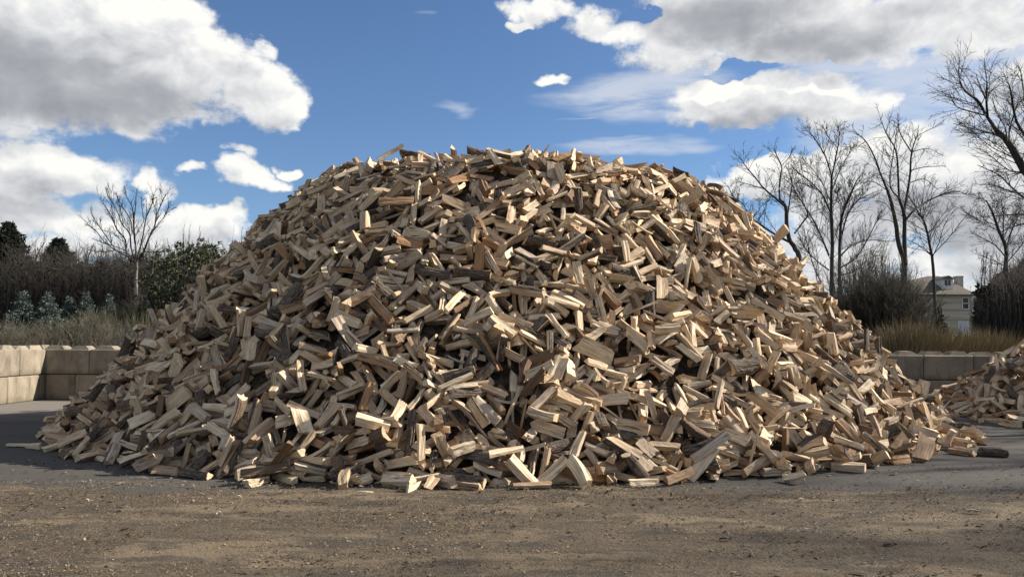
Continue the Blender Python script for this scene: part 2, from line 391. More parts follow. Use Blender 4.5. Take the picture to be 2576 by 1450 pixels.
    V = np.array(V)
    wood = V.reshape(-1, 3)
    faces, part = [], []
    for s in range(S - 1):
        for k in range(n):
            k2 = (k + 1) % n
            faces.append((s * n + k, s * n + k2, (s + 1) * n + k2, (s + 1) * n + k)); part.append(0)
    c0, c1 = len(wood), len(wood) + 1
    wood = np.vstack([wood, V[0].mean(0), V[-1].mean(0)])
    for k in range(n):
        k2 = (k + 1) % n
        faces.append((k2, k, c0)); part.append(1)
        faces.append(((S - 1) * n + k, (S - 1) * n + k2, c1)); part.append(1)
    # bark: a thick furrowed shell over the bark edges, a part of its own
    bv, bf = [], []
    if any(B):
        if all(B):
            idx = list(range(n)) + [0]
        else:
            k0 = [k for k in range(n) if B[k] and not B[k - 1]][0]
            idx = [k0]
            while B[idx[-1] % n]: idx.append((idx[-1] + 1) % n)
        th = U(.006, .011)
        m = 2 * (len(idx) - 1) + 1
        rows = []
        for s in range(S):
            cen = V[s].mean(0)
            row = []
            for j in range(m):
                a = V[s][idx[j // 2]]; b = V[s][idx[min(j // 2 + 1, len(idx) - 1)]]
                q = a if j % 2 == 0 else (a + b) / 2
                d = q - cen; d[0] = 0; d /= (np.linalg.norm(d) + 1e-9)
                edge = (j in (0, m - 1)) and not all(B)
                o = .001 if edge else th + (.0055 if j % 2 else -.002) + R.normal(0, .0022)
                p = q + d * o
                if s in (0, S - 1): p[0] += R.normal(0, .004) - (.006 if s else -.006)
                row.append(p)
            if all(B): row[-1] = row[0]
            rows.append(row)
        bv = [p for r_ in rows for p in r_]
        for s in range(S - 1):
            for j in range(m - 1):
                bf.append((s * m + j, s * m + j + 1, (s + 1) * m + j + 1, (s + 1) * m + j))
        # end rims down to the wood
        for s in (0, S - 1):
            base = len(bv)
            for j in range(m):
                a = V[s][idx[j // 2]]; b = V[s][idx[min(j // 2 + 1, len(idx) - 1)]]
                q = (a if j % 2 == 0 else (a + b) / 2).copy()
                q[0] += (-.012 if s else .012)
                cen = V[s].mean(0); q = cen + (q - cen) * np.array([1, .97, .97])
                bv.append(q)
            for j in range(m - 1):
                f = (s * m + j, s * m + j + 1, base + j + 1, base + j)
                bf.append(f[::-1] if s else f)
    K = .85                                # most pieces are about a foot long
    return dict(kind=kind, wood=wood * K, faces=faces, part=part, bark=np.array(bv, float) * K, bfaces=bf, length=Ln * K, bend=float(np.linalg.norm(bend)))
NSHAPE = 96
# ---------------------------------------------------------------- the mounds' outer surface
def pile_height(x, y):
    """Target outer surface of the big pile (metres)."""
    dx = x - .43; r = np.hypot(dx, y - 16.30); w = .5 + .5 * np.tanh(dx / 2.5)
    a = 1.098 * (8.50 * (1 - w) + 7.60 * w - r)
    top = 4.36 + .05 * np.sin(x * 1.3 + .6) + .04 * np.sin(x * 2.9)
    h = -.1 * np.log(np.exp(-a / .1) + np.exp(-top / .1))
    h = np.maximum(h, np.minimum(.30 * (8.95 - r) * (1 - w), .12))
    return np.minimum(h, 1.3 * (19.25 - y)) - .07
def pile2_height(x, y):
    r = np.hypot(x - 14.3, (y - 16.5))
    h = np.minimum(.86 * (5.3 - r), 3.1)
    return np.minimum(h, 1.3 * (19.25 - y)) - .06
# ---------------------------------------------------------------- where every log came to rest:
# x, y - 800, z in centimetres, heading, tilt, roll in degrees; sorted by shape, with the number of each shape per pile
SHAPE_COUNTS = [[59,54,21,48,42,33,43,47,34,37,28,26,50,46,37,31,66,32,21,31,55,31,56,49,44,43,49,43,32,60,52,28,40,52,34,35,67,41,58,50,43,52,24,24,33,35,51,38,42,39,19,36,50,34,27,60,42,48,39,33,44,46,41,39,29,48,40,45,40,35,54,50,65,31,41,34,49,51,49,38,46,27,20,45,38,33,47,47,56,39,41,24,29,52,46,32],[6,11,2,12,7,5,8,11,3,9,5,0,6,14,7,6,13,6,3,10,9,7,7,4,10,3,11,5,8,7,15,5,7,8,6,7,12,5,15,7,12,4,12,0,6,7,9,10,10,1,1,8,15,10,8,14,9,6,7,3,8,7,9,7,5,9,10,10,7,3,11,14,11,12,5,7,5,5,8,7,6,12,2,8,5,5,10,5,4,9,3,1,2,14,7,3]]
# the logs that show largest are objects of their own
OWN = [472,347,605,2935,2985,2936,2937,872,873,1248,2938,1249,2252,1250,636,637,300,3050,3835,3156,874,301,1328,606,2939,3836,2940,875,302,1251,3837,3599,2986,3051,2941,1188,2141,638,303,639,3052,2987,3600,876,3053,2988,1252,1454,1368,877,1848,3552,640,607,2942,3436,59,1489,2881,3887,1189,2989,304,2990,1190,878,3838,3437,3601,641,1597,2191,786,1253,2943,2991,2944,879,1300,1301,2945,1254,3389,2005,1655,2253,3054,3602,1598,2946,3157,880,305,1255,2992,60,2993,1256,642,1916,1302,0,3839,522,2673,1599,523,1556,1191,3553,1748,2192,643,2354,3481,3646,1749,1967,1600,1750,2947,568,1369,2674,2948,1455,608,644,2994,3256,3840,3205,3647,1601,2949,755,2675,3841,1656,3741,2995,977,609,1329,2193,2950,3842,3554,1657,610,61,1064,1751,1192,1752,2402,1303,2105,3888,1753,2882,2676,2006,3055,1,3206,3843,1257,881,306,1968,1370,418,2996,2474,2677,3438,1065,1917,882,3081,787,2254,2255,788,1456,3056,419,1193,2256,2518,524,3207,3603,1066,525,1067,307,978,2883,1330,2355,3648,2997,1304,2884,134,2257,928,1490,1849,2,257,3439,756,2258,3555,1194,1305,1195,3556,1881,3742,1754,3343,2564,883,2259,2678,645,2951,1755,3257,1557,3082,62,2356,308,1602,2998,2679,2260,2680,63,2312,1491,3,3889,929,1258,2681,646,3057,1756,3890,1371,789,3844,647,526,420,648,527,2999,1969,1658,2644,1259,3208,381,1457,2194,1196,3305,1659,3000,1156,528,2142,2007,649,650,884,135,3845,64,2885,1850,3482,3344,3557,1603,136,3001,1331,2761,569,885,3891,1458]
LOGS = np.array([
-377,87,4,346,-2,296,88,118,92,206,32,324,-365,244,136,225,-63,324,-383,238,125,194,73,145,281,194,93,211,38,247,165,104,50,22,-12,344,-515,407,165,224,-20,195,147,372,359,310,-59,126,3,342,366,2,22,299,-321,144,67,352,14,322,526,347,87,25,74,55,269,497,404,207,26,103,98,219,189,17,-2,309,378,675,438,326,-17,50,471,489,245,271,37,279,-245,135,78,341,12,233,
-598,474,165,303,1,177,-112,137,116,134,14,110,306,497,377,305,39,123,518,497,218,246,-11,25,-483,267,77,322,2,222,435,508,287,177,-25,120,570,443,112,198,-42,194,-390,552,369,346,28,265,-412,464,296,284,-15,218,172,461,420,122,-5,138,-503,363,134,205,-41,80,-392,323,175,178,-25,285,431,373,166,295,-32,197,341,582,410,67,-19,300,-544,438,160,300,-2,149,-265,513,421,119,45,88,
278,555,432,285,-17,191,632,553,110,286,-13,272,-177,476,433,178,-22,294,562,460,134,217,9,301,-309,601,443,40,-19,308,-591,363,72,355,34,329,-388,355,202,51,39,176,693,606,79,214,41,282,-621,338,9,68,16,262,-216,581,420,328,2,119,83,473,432,184,10,259,819,765,6,234,0,63,-729,524,10,196,-24,252,680,661,99,70,-55,358,-646,820,174,230,-24,340,-610,556,141,162,-30,312,
-354,625,418,43,19,352,-652,444,42,286,-18,61,-614,776,215,238,-19,284,666,721,124,320,-29,313,-601,486,114,334,23,305,-684,494,48,45,9,27,-434,660,372,45,45,241,394,713,433,86,-39,12,625,750,190,290,-5,269,657,694,138,117,-29,327,700,931,112,134,22,68,-274,90,47,61,30,195,-209,51,22,343,-3,164,-312,207,134,242,-60,323,229,184,98,189,-10,21,-351,157,67,335,-3,323,
15,218,197,93,57,183,-18,196,188,161,52,170,-291,76,10,339,18,268,-258,253,215,211,-30,31,258,122,15,352,-15,119,339,360,235,9,-19,156,45,265,261,19,17,47,289,253,154,87,22,126,-414,334,204,186,-23,168,-185,67,18,351,10,242,-66,104,89,248,-23,218,-134,265,267,137,0,231,-694,401,5,270,5,204,525,464,180,14,19,192,-499,350,127,31,15,212,-590,331,34,302,59,356,
-15,55,18,141,17,309,-191,374,370,22,1,191,489,492,222,189,6,9,-38,202,183,216,-45,94,452,523,272,208,-14,160,-433,599,364,185,-12,36,-535,446,175,149,9,135,457,281,75,311,-51,40,-329,448,331,189,-34,32,457,316,98,269,-16,191,231,242,163,167,60,119,721,555,37,50,21,26,-640,607,139,222,30,7,-620,380,32,36,27,191,565,625,224,311,-7,6,245,230,131,182,29,130,
697,536,48,37,-22,284,-102,410,409,95,10,169,572,413,86,244,-41,251,-250,355,298,270,-46,190,-674,468,48,162,-9,325,-292,512,407,290,-37,221,-773,663,11,78,-12,45,658,455,22,190,48,133,752,740,46,2,25,40,413,317,126,336,-32,307,-766,700,35,187,9,166,-696,840,112,236,7,327,-449,644,353,175,-34,140,-758,957,42,238,33,228,681,873,136,177,32,136,497,692,323,33,-53,44,
-395,723,435,24,39,184,14,91,67,68,60,23,276,255,166,182,11,312,-464,219,65,333,16,102,-426,168,39,148,-7,331,331,370,257,271,-44,79,-577,440,120,181,-3,96,415,491,295,8,-45,302,127,236,194,100,27,293,415,443,227,275,-30,306,210,351,276,154,47,75,-414,191,49,150,-27,157,98,374,365,8,2,246,578,395,67,86,9,134,286,284,170,360,-39,149,-449,226,47,159,-17,295,
269,466,359,187,31,1,-286,331,247,20,28,27,-333,154,57,170,-22,327,-506,449,189,207,-51,305,-305,415,321,314,29,347,-271,493,403,188,-33,131,-116,112,90,186,-66,205,-327,159,80,64,30,284,-45,220,213,188,32,55,468,280,78,163,56,200,106,139,94,171,20,36,-157,255,257,42,10,293,53,52,4,3,3,71,-349,138,41,210,-22,334,60,191,162,4,20,42,-29,398,427,319,-50,292,
142,246,205,4,37,162,-59,407,425,23,19,200,405,264,121,266,12,301,-132,167,156,271,-14,6,23,330,329,348,-20,225,-350,124,25,248,-19,158,204,294,238,237,42,106,538,437,150,8,10,142,-410,276,124,77,54,354,-239,339,296,211,-9,196,54,117,70,263,-47,179,-534,459,187,238,8,347,365,446,284,103,89,40,110,461,427,294,-14,301,2,313,320,295,-30,199,71,398,393,322,-39,340,
527,587,245,199,-8,196,-411,627,387,159,-22,61,619,418,52,215,-37,311,89,463,446,36,4,257,363,171,14,24,19,197,-454,354,152,153,-12,239,131,504,421,358,-9,262,-584,549,171,177,11,198,293,599,429,43,-9,305,-707,473,15,69,59,204,-707,746,92,262,-7,135,775,591,5,60,4,360,678,569,66,122,33,338,-593,522,158,145,-24,356,632,942,178,7,48,134,696,606,63,278,-12,341,
-516,548,241,52,23,163,666,594,91,53,15,19,382,662,419,212,14,247,-497,760,346,303,-1,54,428,677,387,314,-10,226,681,538,62,190,41,106,371,161,5,27,7,173,-75,251,252,212,42,107,107,102,43,90,36,304,-165,309,302,227,13,22,-28,158,163,260,12,52,-431,336,169,335,-22,77,-122,182,168,281,-31,147,-104,274,271,252,-18,294,-273,437,372,258,-2,127,-564,313,40,57,59,135,
307,261,139,229,69,295,28,169,137,308,-26,79,63,469,450,359,3,174,-136,133,109,203,-37,320,309,360,241,297,70,350,-1,193,176,203,-60,86,203,428,380,132,37,0,-278,281,212,283,34,71,-21,279,266,221,-36,259,-154,83,49,187,49,83,-482,260,62,351,14,225,190,440,387,213,42,222,173,345,290,17,-6,149,-28,342,344,181,-13,263,180,340,281,330,-6,94,-297,458,358,30,50,27,
404,181,19,248,-11,31,323,310,194,159,33,244,405,522,320,327,-41,221,-203,469,420,47,26,7,-83,195,176,342,-41,138,-161,280,252,267,-37,21,306,573,414,63,24,94,-42,451,427,171,-7,193,589,526,151,172,-56,142,-646,400,15,346,57,292,-617,462,84,149,79,270,531,425,117,284,-49,81,610,396,39,74,35,191,-671,656,120,115,-38,84,579,746,246,51,26,93,761,565,3,204,4,92,
92,65,19,341,-54,77,550,368,76,97,75,360,82,186,161,288,-27,273,76,273,252,281,-44,171,19,249,254,152,27,6,-55,412,410,150,-7,212,191,105,36,227,-14,13,31,159,142,276,-11,160,480,488,238,225,-8,339,-366,408,290,240,-24,30,351,181,45,21,-26,202,-32,361,364,267,-50,154,-321,476,372,81,41,345,518,381,121,174,-11,166,137,302,270,272,-36,213,-127,105,76,304,-45,40,
-8,249,232,2,-6,190,251,402,317,180,5,5,50,62,16,339,-12,92,71,116,77,300,-52,190,45,352,337,155,49,338,-132,185,155,33,47,38,-367,393,264,132,-6,316,-358,413,291,70,19,336,72,364,356,211,19,155,-386,376,237,250,-39,321,-156,468,433,213,13,352,558,526,174,2,-59,289,335,483,334,196,-14,41,-83,447,430,4,-8,10,-540,273,18,93,52,107,297,610,422,345,0,216,
-597,608,192,73,39,339,5,77,55,302,-16,201,285,278,183,208,-36,178,218,187,104,210,5,12,387,370,209,298,-18,174,458,268,70,173,30,320,140,426,416,33,21,189,-6,260,265,70,20,189,-116,350,356,186,-57,74,34,122,107,296,7,208,231,123,47,185,18,142,488,413,173,46,-36,120,-19,434,423,155,-23,190,600,422,72,287,-61,272,396,319,143,20,42,17,148,95,40,95,-1,335,
529,476,174,326,0,309,-406,143,20,213,-31,186,-390,264,133,242,-22,313,53,384,377,228,-40,121,367,509,340,38,-1,226,430,459,237,69,10,6,208,106,20,33,40,13,309,290,165,308,-22,55,430,610,339,53,-49,74,624,563,130,312,-40,174,-418,336,193,98,0,201,388,270,100,58,12,104,-478,485,255,295,-8,186,351,261,116,185,-4,355,-209,471,413,218,-16,95,-410,119,11,340,23,142,
-694,615,92,5,-37,127,-613,314,4,211,2,51,-593,574,171,279,56,259,-610,650,179,239,3,208,649,637,136,303,-31,33,646,540,77,81,22,300,-573,612,206,145,38,320,566,635,219,317,-20,292,600,810,220,324,20,269,629,618,156,25,-17,156,-765,743,53,293,4,284,-683,730,135,244,-26,155,209,76,17,210,-36,168,-205,178,159,148,49,159,-102,232,238,350,-12,52,-48,25,7,331,-1,62,
-168,341,349,4,4,241,7,298,292,21,30,304,-377,114,24,50,36,342,-188,262,251,318,48,192,-62,105,72,309,-46,30,-451,344,153,150,-18,247,193,375,346,25,12,144,-180,282,274,31,52,145,199,348,286,164,39,99,279,351,265,121,48,351,214,476,412,267,-37,158,-389,129,28,260,-20,21,374,326,165,204,-2,14,-274,104,28,87,43,159,622,319,7,256,-2,245,-86,372,376,234,-28,311,
19,319,320,318,-16,175,-429,173,25,65,30,80,-110,237,216,237,-52,174,492,299,77,75,4,232,-96,111,86,64,62,110,-644,565,129,288,44,268,161,382,338,263,-50,355,49,140,101,205,-28,335,-288,538,441,109,8,338,-237,472,405,55,31,331,-536,529,213,158,16,225,504,403,156,236,-1,35,-254,312,255,153,13,357,-195,335,303,269,-48,230,105,176,128,263,-51,177,424,628,358,58,3,56,
573,446,96,270,-27,147,-476,495,250,267,-14,345,486,418,155,54,22,50,-315,565,412,64,34,318,-498,634,290,347,35,171,-397,700,416,104,-7,211,399,556,340,220,34,332,-606,909,221,93,-19,346,-713,848,97,256,35,189,-632,839,212,261,16,308,582,911,244,155,44,25,-636,275,5,353,0,11,-204,47,4,8,1,98,15,245,237,94,49,123,39,206,190,356,57,134,-159,291,293,214,25,243,
-167,27,7,195,-22,188,102,158,116,192,14,249,-131,169,140,252,-19,22,31,358,356,18,27,183,459,367,155,65,-27,262,-239,49,25,135,-69,139,-63,345,341,88,65,1,-209,156,115,143,-20,135,248,239,151,110,-2,99,-86,126,103,325,-55,291,-261,142,82,189,-28,125,-297,134,49,209,-59,260,-183,49,14,233,-38,41,-238,414,364,177,-11,184,359,212,52,57,-4,322,-74,552,416,36,31,170,
240,338,257,180,19,341,-359,521,358,85,56,133,456,525,254,54,-32,278,147,149,85,217,22,8,-334,220,116,205,-34,273,266,511,398,66,17,328,160,558,417,222,-40,120,477,315,77,190,8,265,240,635,415,217,2,210,531,289,14,86,68,220,558,386,62,98,57,200,462,338,115,255,-48,197,260,518,414,10,-23,234,23,170,161,179,29,301,-81,45,23,87,22,2,-228,275,244,352,-4,4,
-559,258,42,331,-18,327,-234,146,92,204,-64,40,275,182,78,142,22,187,193,116,45,243,-21,292,398,278,116,95,40,56,-274,266,214,49,40,100,-208,139,109,287,12,22,364,410,275,49,-39,329,-235,288,253,354,55,304,85,185,139,103,49,298,-313,461,364,342,49,109,140,101,56,298,31,307,-417,383,225,213,-35,29,-219,433,399,153,-16,71,377,345,184,217,-2,311,255,389,306,127,24,183,
-213,321,275,28,42,284,93,453,442,177,-16,106,499,331,86,356,-51,320,79,120,70,310,-49,239,263,436,341,275,-28,156,-306,465,362,180,-49,243,-507,497,226,51,29,324,-110,393,387,303,-38,313,315,128,5,231,2,177,670,436,12,128,11,171,-582,530,155,142,-15,342,-221,495,420,4,19,264,256,677,421,133,-11,101,496,510,223,170,31,331,-673,606,94,290,15,95,662,621,112,54,11,338,
-747,548,24,111,-3,268,655,590,97,224,-21,10,56,200,192,11,-31,161,-18,100,79,307,-29,202,-362,181,97,125,50,144,439,280,84,172,13,35,238,145,60,92,46,131,137,93,43,9,39,309,462,483,242,48,-42,55,-314,143,59,21,18,11,-406,312,170,220,-65,184,-366,148,35,326,-33,80,-35,497,419,174,-1,274,730,567,24,297,50,285,-209,454,407,38,34,349,495,629,293,105,-7,304,
-391,448,291,4,28,288,540,288,8,298,-13,263,346,204,60,15,5,177,-749,544,7,7,14,259,307,447,319,56,35,346,694,518,37,147,42,137,-743,591,17,162,12,238,-633,465,69,224,-62,260,-491,461,202,175,-41,243,-741,605,35,214,-23,70,-423,466,268,279,-41,130,-516,554,234,5,15,116,663,786,155,64,8,57,557,781,276,216,23,262,-6,99,82,29,-12,261,-72,183,178,25,-21,267,
-121,237,235,153,51,318,23,214,190,68,29,179,222,449,390,270,-46,14,-562,324,50,135,61,218,328,405,280,222,-10,163,197,472,411,248,-36,24,-185,317,283,195,6,99,197,284,226,275,-18,337,587,514,152,1,27,205,-301,516,410,184,-68,178,33,75,30,6,-16,254,-224,509,417,238,33,331,33,234,207,215,-47,205,233,450,372,211,-21,193,133,460,426,97,47,236,158,170,96,347,-35,332,
-158,92,53,27,8,153,484,414,165,197,38,21,-390,128,10,124,35,322,171,377,324,249,-46,298,-366,766,432,10,-2,324,-53,386,382,280,-50,32,494,534,235,176,1,148,-33,193,178,0,-15,295,-672,302,3,3,0,0,-166,135,109,303,-37,347,-201,138,94,355,-32,233,77,424,435,209,-26,133,-18,259,263,321,59,319,70,108,55,251,-54,171,-153,103,68,148,45,154,-6,67,43,249,19,181,
205,269,211,325,0,269,-530,273,45,130,4,141,-572,362,93,134,8,344,387,151,13,26,-15,187,493,476,207,213,51,158,205,240,173,342,1,143,318,424,294,235,-35,313,-174,427,420,175,-9,347,96,309,302,71,33,201,-266,166,114,81,19,207,145,282,232,241,-34,9,3,246,246,279,-6,356,500,305,62,249,-40,266,623,407,37,166,14,232,275,389,305,246,1,79,245,517,427,206,2,261,
341,313,162,325,-49,8,-500,237,33,162,30,43,48,267,242,105,62,355,-580,391,93,134,17,322,-324,158,71,29,44,22,0,346,342,137,40,150,-365,342,226,324,40,166,-434,566,334,213,-27,331,586,499,117,59,35,13,517,426,140,189,7,63,281,634,425,54,6,6,-14,341,340,254,-58,166,261,185,75,1,-37,225,-448,537,286,38,58,185,459,353,123,284,-47,354,-27,585,429,90,-60,158,
418,630,368,249,4,310,-366,634,419,68,48,245,401,515,312,164,62,178,-658,523,77,144,-30,147,-567,283,9,110,-5,235,-599,594,175,299,20,271,-574,314,30,13,14,206,-714,627,67,206,-36,165,305,548,412,143,34,338,-487,755,351,173,44,219,100,50,16,216,-3,314,145,75,35,5,-41,186,-327,207,134,262,-83,115,449,237,58,20,-73,72,-181,71,44,236,-15,2,142,69,21,348,-44,175,
192,108,75,65,25,55,-160,171,148,320,24,219,305,102,14,262,-3,173,4,163,148,311,9,319,167,343,314,240,42,359,245,421,345,218,-31,138,-56,320,330,177,-10,284,-371,266,156,155,-65,309,-458,193,24,22,-15,113,-516,211,10,263,-15,289,285,119,34,122,11,60,295,255,148,99,-16,309,-454,195,32,160,-2,202,300,381,270,19,-47,69,-254,365,324,295,-34,284,209,290,230,6,11,180,
337,478,330,336,41,110,-55,297,298,168,28,269,422,510,300,298,56,284,458,480,229,162,30,243,-172,284,259,91,24,201,-517,365,121,140,47,111,444,225,22,197,-34,24,352,542,371,342,-32,348,-338,460,344,110,-27,178,384,312,148,358,13,249,-536,356,95,87,-2,70,500,416,141,175,47,162,-616,377,52,309,19,42,-192,475,415,72,13,184,-633,783,181,242,2,192,778,728,11,244,-66,152,
-692,647,91,95,-70,335,-766,652,22,94,-13,162,618,396,30,266,-29,66,498,611,272,319,26,322,-571,824,266,179,49,41,579,698,230,17,2,75,-685,493,34,100,-20,120,688,654,85,231,-53,81,36,94,86,32,37,310,272,153,59,277,-42,71,-222,71,37,49,46,215,84,95,56,345,71,54,231,222,158,263,-61,226,-87,111,96,233,21,203,-155,250,238,2,-13,246,-363,206,101,325,14,312,
21,339,374,156,40,197,343,284,160,209,30,280,-94,155,141,268,-16,164,51,71,27,182,-3,233,46,295,297,100,29,12,-346,306,206,153,27,29,-563,401,107,60,57,254,-524,302,73,340,14,199,-378,212,109,321,13,72,-241,389,335,343,26,11,33,249,231,353,-11,289,-153,403,396,108,11,236,-391,555,356,272,-2,14,440,596,332,330,-8,141,308,162,33,43,24,8,-139,432,413,238,-35,163,
315,553,407,15,6,231,94,401,386,149,35,99,522,592,251,25,1,61,513,347,73,129,45,150,590,484,109,339,-53,17,-208,525,415,125,-35,233,-430,375,194,129,10,82,-374,675,417,47,30,36,-350,751,430,34,-13,311,-589,313,16,299,16,119,211,100,9,11,19,198,-472,662,322,47,40,213,619,605,155,188,26,151,642,275,6,331,0,23,132,51,18,179,51,80,-343,89,14,61,35,124,
-169,38,12,7,12,278,210,100,32,175,-14,202,-131,62,31,150,12,317,-314,222,156,327,-3,193,145,275,246,32,-14,300,-553,311,74,301,-16,211,-56,434,443,8,-14,274,-360,182,77,70,46,184,13,397,413,48,-31,166,-123,409,412,89,34,220,433,266,74,316,-17,160,543,532,192,55,-34,138,472,333,111,94,32,19,-204,371,352,344,-3,286,320,437,317,275,-35,71,-468,193,13,262,-34,222,
-423,222,83,303,-13,224,345,495,346,78,-2,237,-295,534,412,214,-11,17,496,236,6,118,-1,261,231,567,449,172,2,249,386,182,9,49,15,163,-179,489,420,299,8,30,-713,538,42,222,-1,137,-495,808,340,293,1,295,493,752,341,247,22,346,-627,406,48,260,-56,353,648,783,178,348,-49,314,41,77,55,2,-14,212,134,83,58,340,-8,213,-403,96,12,334,24,340,117,125,81,169,-9,302,
259,128,40,312,-13,42,154,186,153,155,39,169,-138,267,278,190,11,59,-83,319,342,11,-20,313,-203,192,173,166,20,50,-116,206,189,161,20,97,240,326,261,235,-37,307,67,137,116,88,27,166,-485,449,231,272,60,163,74,388,402,109,55,193,-81,371,387,39,21,185,-119,363,368,169,-5,286,274,393,325,15,-14,187,-209,199,187,292,29,25,-464,285,111,49,28,261,-462,265,94,264,-23,313,
418,180,7,151,8,72,-389,113,6,181,-2,161,349,320,177,276,-58,238,-479,296,110,7,5,52,-234,479,432,95,35,60,47,377,384,265,-31,199,-312,238,160,163,12,256,60,179,146,58,39,181,-567,531,193,322,42,97,-545,551,222,283,-69,355,344,282,142,345,-9,12,424,414,203,210,15,210,588,346,27,280,-46,191,-483,294,99,296,2,123,-249,303,245,333,-12,213,-431,615,364,105,46,23,
259,557,419,135,-1,308,496,497,211,230,9,239,-733,632,70,106,6,210,-417,553,336,81,25,154,-687,438,20,151,-22,316,562,301,14,55,27,82,-510,599,270,94,5,288,-503,685,321,283,-33,42,-400,306,155,265,-30,70,-592,413,88,74,21,182,-438,418,220,6,35,127,116,618,437,242,11,193,-456,410,208,101,4,57,646,562,87,158,49,41,-466,396,175,17,54,217,571,503,142,176,66,71,
-642,485,65,95,5,137,656,628,119,255,-3,322,-555,702,265,124,22,304,-526,542,224,198,-14,186,671,645,123,245,16,27,-381,628,403,244,-49,187,733,804,89,41,-62,309,639,761,175,85,-57,130,-318,586,427,203,-15,333,-446,711,374,147,4,274,519,679,291,236,24,239,-430,765,403,182,-35,127,613,906,210,288,27,45,-490,710,342,292,12,336,474,246,42,113,65,290,-145,101,76,260,-32,140,
-129,337,346,134,-14,86,508,319,76,129,49,16,379,480,327,322,-7,90,-114,165,144,280,-46,297,153,367,339,248,-23,103,-9,307,300,42,50,125,-115,387,399,166,-29,341,254,310,213,83,48,340,426,298,116,310,-36,31,397,375,195,63,-12,266,-392,326,185,309,42,79,528,420,132,354,2,232,545,466,158,29,50,112,131,483,438,6,53,6,-395,253,117,203,-33,11,-288,195,120,289,-57,112,
-372,189,62,267,-47,18,-606,283,4,266,-6,348,-139,446,419,230,-31,72,-490,464,217,102,-63,323,378,538,347,4,-45,36,-41,236,236,342,1,63,304,625,415,143,1,82,462,629,334,195,29,329,-39,473,427,328,36,292,585,639,188,86,-7,53,559,505,161,50,36,238,369,409,240,209,0,189,573,619,206,31,-46,273,-536,599,251,359,-4,239,3,225,202,96,68,163,186,339,312,0,-32,171,
-140,324,313,136,60,67,181,78,9,234,-32,166,-101,232,223,315,-17,243,-279,224,148,356,17,221,-28,47,12,127,43,211,-44,210,194,44,51,174,405,494,298,288,-18,62,-299,454,369,25,0,206,-68,110,98,190,-22,98,220,234,144,14,-1,242,121,367,332,161,32,75,-266,342,282,136,51,339,174,475,417,321,-35,333,23,344,342,354,6,179,432,442,214,181,33,226,265,122,2,25,5,188,
-31,192,169,56,23,257,491,434,173,309,-41,336,-477,664,330,106,-2,33,-110,111,112,355,-42,26,93,69,33,324,-14,261,216,338,282,317,-44,353,403,163,11,338,20,204,122,202,168,181,20,116,89,72,17,194,7,35,-324,290,194,106,57,245,-80,303,309,184,-9,169,129,77,10,285,-24,1,-61,386,384,270,-54,171,285,114,11,114,5,310,-438,226,74,40,4,178,-361,331,228,206,-11,143,
169,411,367,110,60,75,-288,438,362,111,10,20,-322,527,406,256,5,25,92,382,373,11,-41,162,26,319,311,63,17,275,143,450,422,224,10,321,-477,237,58,260,-21,117,52,450,442,265,-34,93,-291,206,143,108,32,66,457,442,201,332,-33,115,-160,79,40,344,5,183,-150,280,278,35,12,184,-366,379,247,358,60,185,280,415,309,46,13,140,-228,533,436,181,10,144,236,545,429,143,-55,249,
-779,673,4,269,-2,303,-687,469,23,127,9,51,25,103,103,355,49,20,-117,325,327,168,-35,106,213,114,57,2,-6,249,-297,96,23,344,2,209,-335,360,276,140,44,178,-48,384,393,16,-8,348,217,370,324,349,-43,197,368,296,157,18,-18,29,241,106,10,214,-11,16,-266,250,190,261,-24,24,-47,345,358,111,41,228,38,338,331,3,23,252,-211,92,40,150,17,301,259,147,47,173,21,57,
294,474,368,96,-9,42,396,452,273,154,36,213,-116,248,254,101,14,4,-404,342,203,151,14,217,-283,340,265,188,-35,152,-163,113,72,235,-47,348,376,215,46,216,-7,22,-115,260,241,243,-46,136,-437,584,342,239,47,338,385,431,265,57,7,121,482,499,235,91,16,179,-328,617,452,124,-11,261,212,432,379,109,29,184,187,263,205,33,-9,188,-23,296,287,285,-61,81,-469,646,341,241,-4,225,
380,667,427,224,17,177,572,372,59,204,0,195,525,360,79,16,-39,198,59,555,429,156,-5,95,139,477,432,268,-23,355,313,135,13,92,1,8,683,504,40,107,6,199,-586,353,58,215,15,42,571,478,123,75,6,61,239,507,416,149,11,202,-423,378,209,321,-14,9,752,534,8,117,12,80,-346,554,401,94,24,22,166,500,431,157,-15,349,527,540,206,5,-39,346,-606,563,151,178,-21,47,
-712,717,107,39,0,174,-654,407,16,122,-39,126,-704,494,18,352,10,124,475,653,311,61,-17,194,490,592,266,78,-32,140,632,719,169,206,65,334,466,584,295,203,31,256,-472,675,347,168,-46,335,555,724,261,224,54,129,-80,15,6,253,-23,348,-95,59,35,173,24,150,-113,79,47,218,-24,149,-254,100,39,159,-80,321,-202,454,417,290,-55,11,-91,283,268,3,-2,37,-456,179,10,53,-14,168,
-374,239,118,312,-31,288,-143,204,177,131,-4,169,-457,351,164,54,12,200,340,195,61,342,-16,56,397,348,179,262,-2,19,-485,248,65,248,-17,196,115,385,358,17,-16,338,144,338,289,44,26,38,323,521,376,236,-38,169,-71,52,8,120,36,188,-91,298,281,144,24,139,-347,211,108,136,-27,230,-291,318,237,144,2,128,284,179,53,247,-33,315,-332,592,431,101,-15,335,254,275,176,38,7,29,
258,204,93,253,-43,135,-476,281,80,28,42,9,-307,499,383,148,-21,141,283,406,312,346,-63,172,-322,478,354,124,32,312,-605,305,5,223,-21,194,304,412,278,67,37,18,443,373,152,315,-57,291,-254,36,13,18,6,57,219,86,34,189,-33,59,-108,72,49,269,-60,12,-27,146,135,161,58,229,19,205,212,148,9,356,-164,198,188,142,37,41,1,38,4,222,0,61,365,334,197,168,33,24,
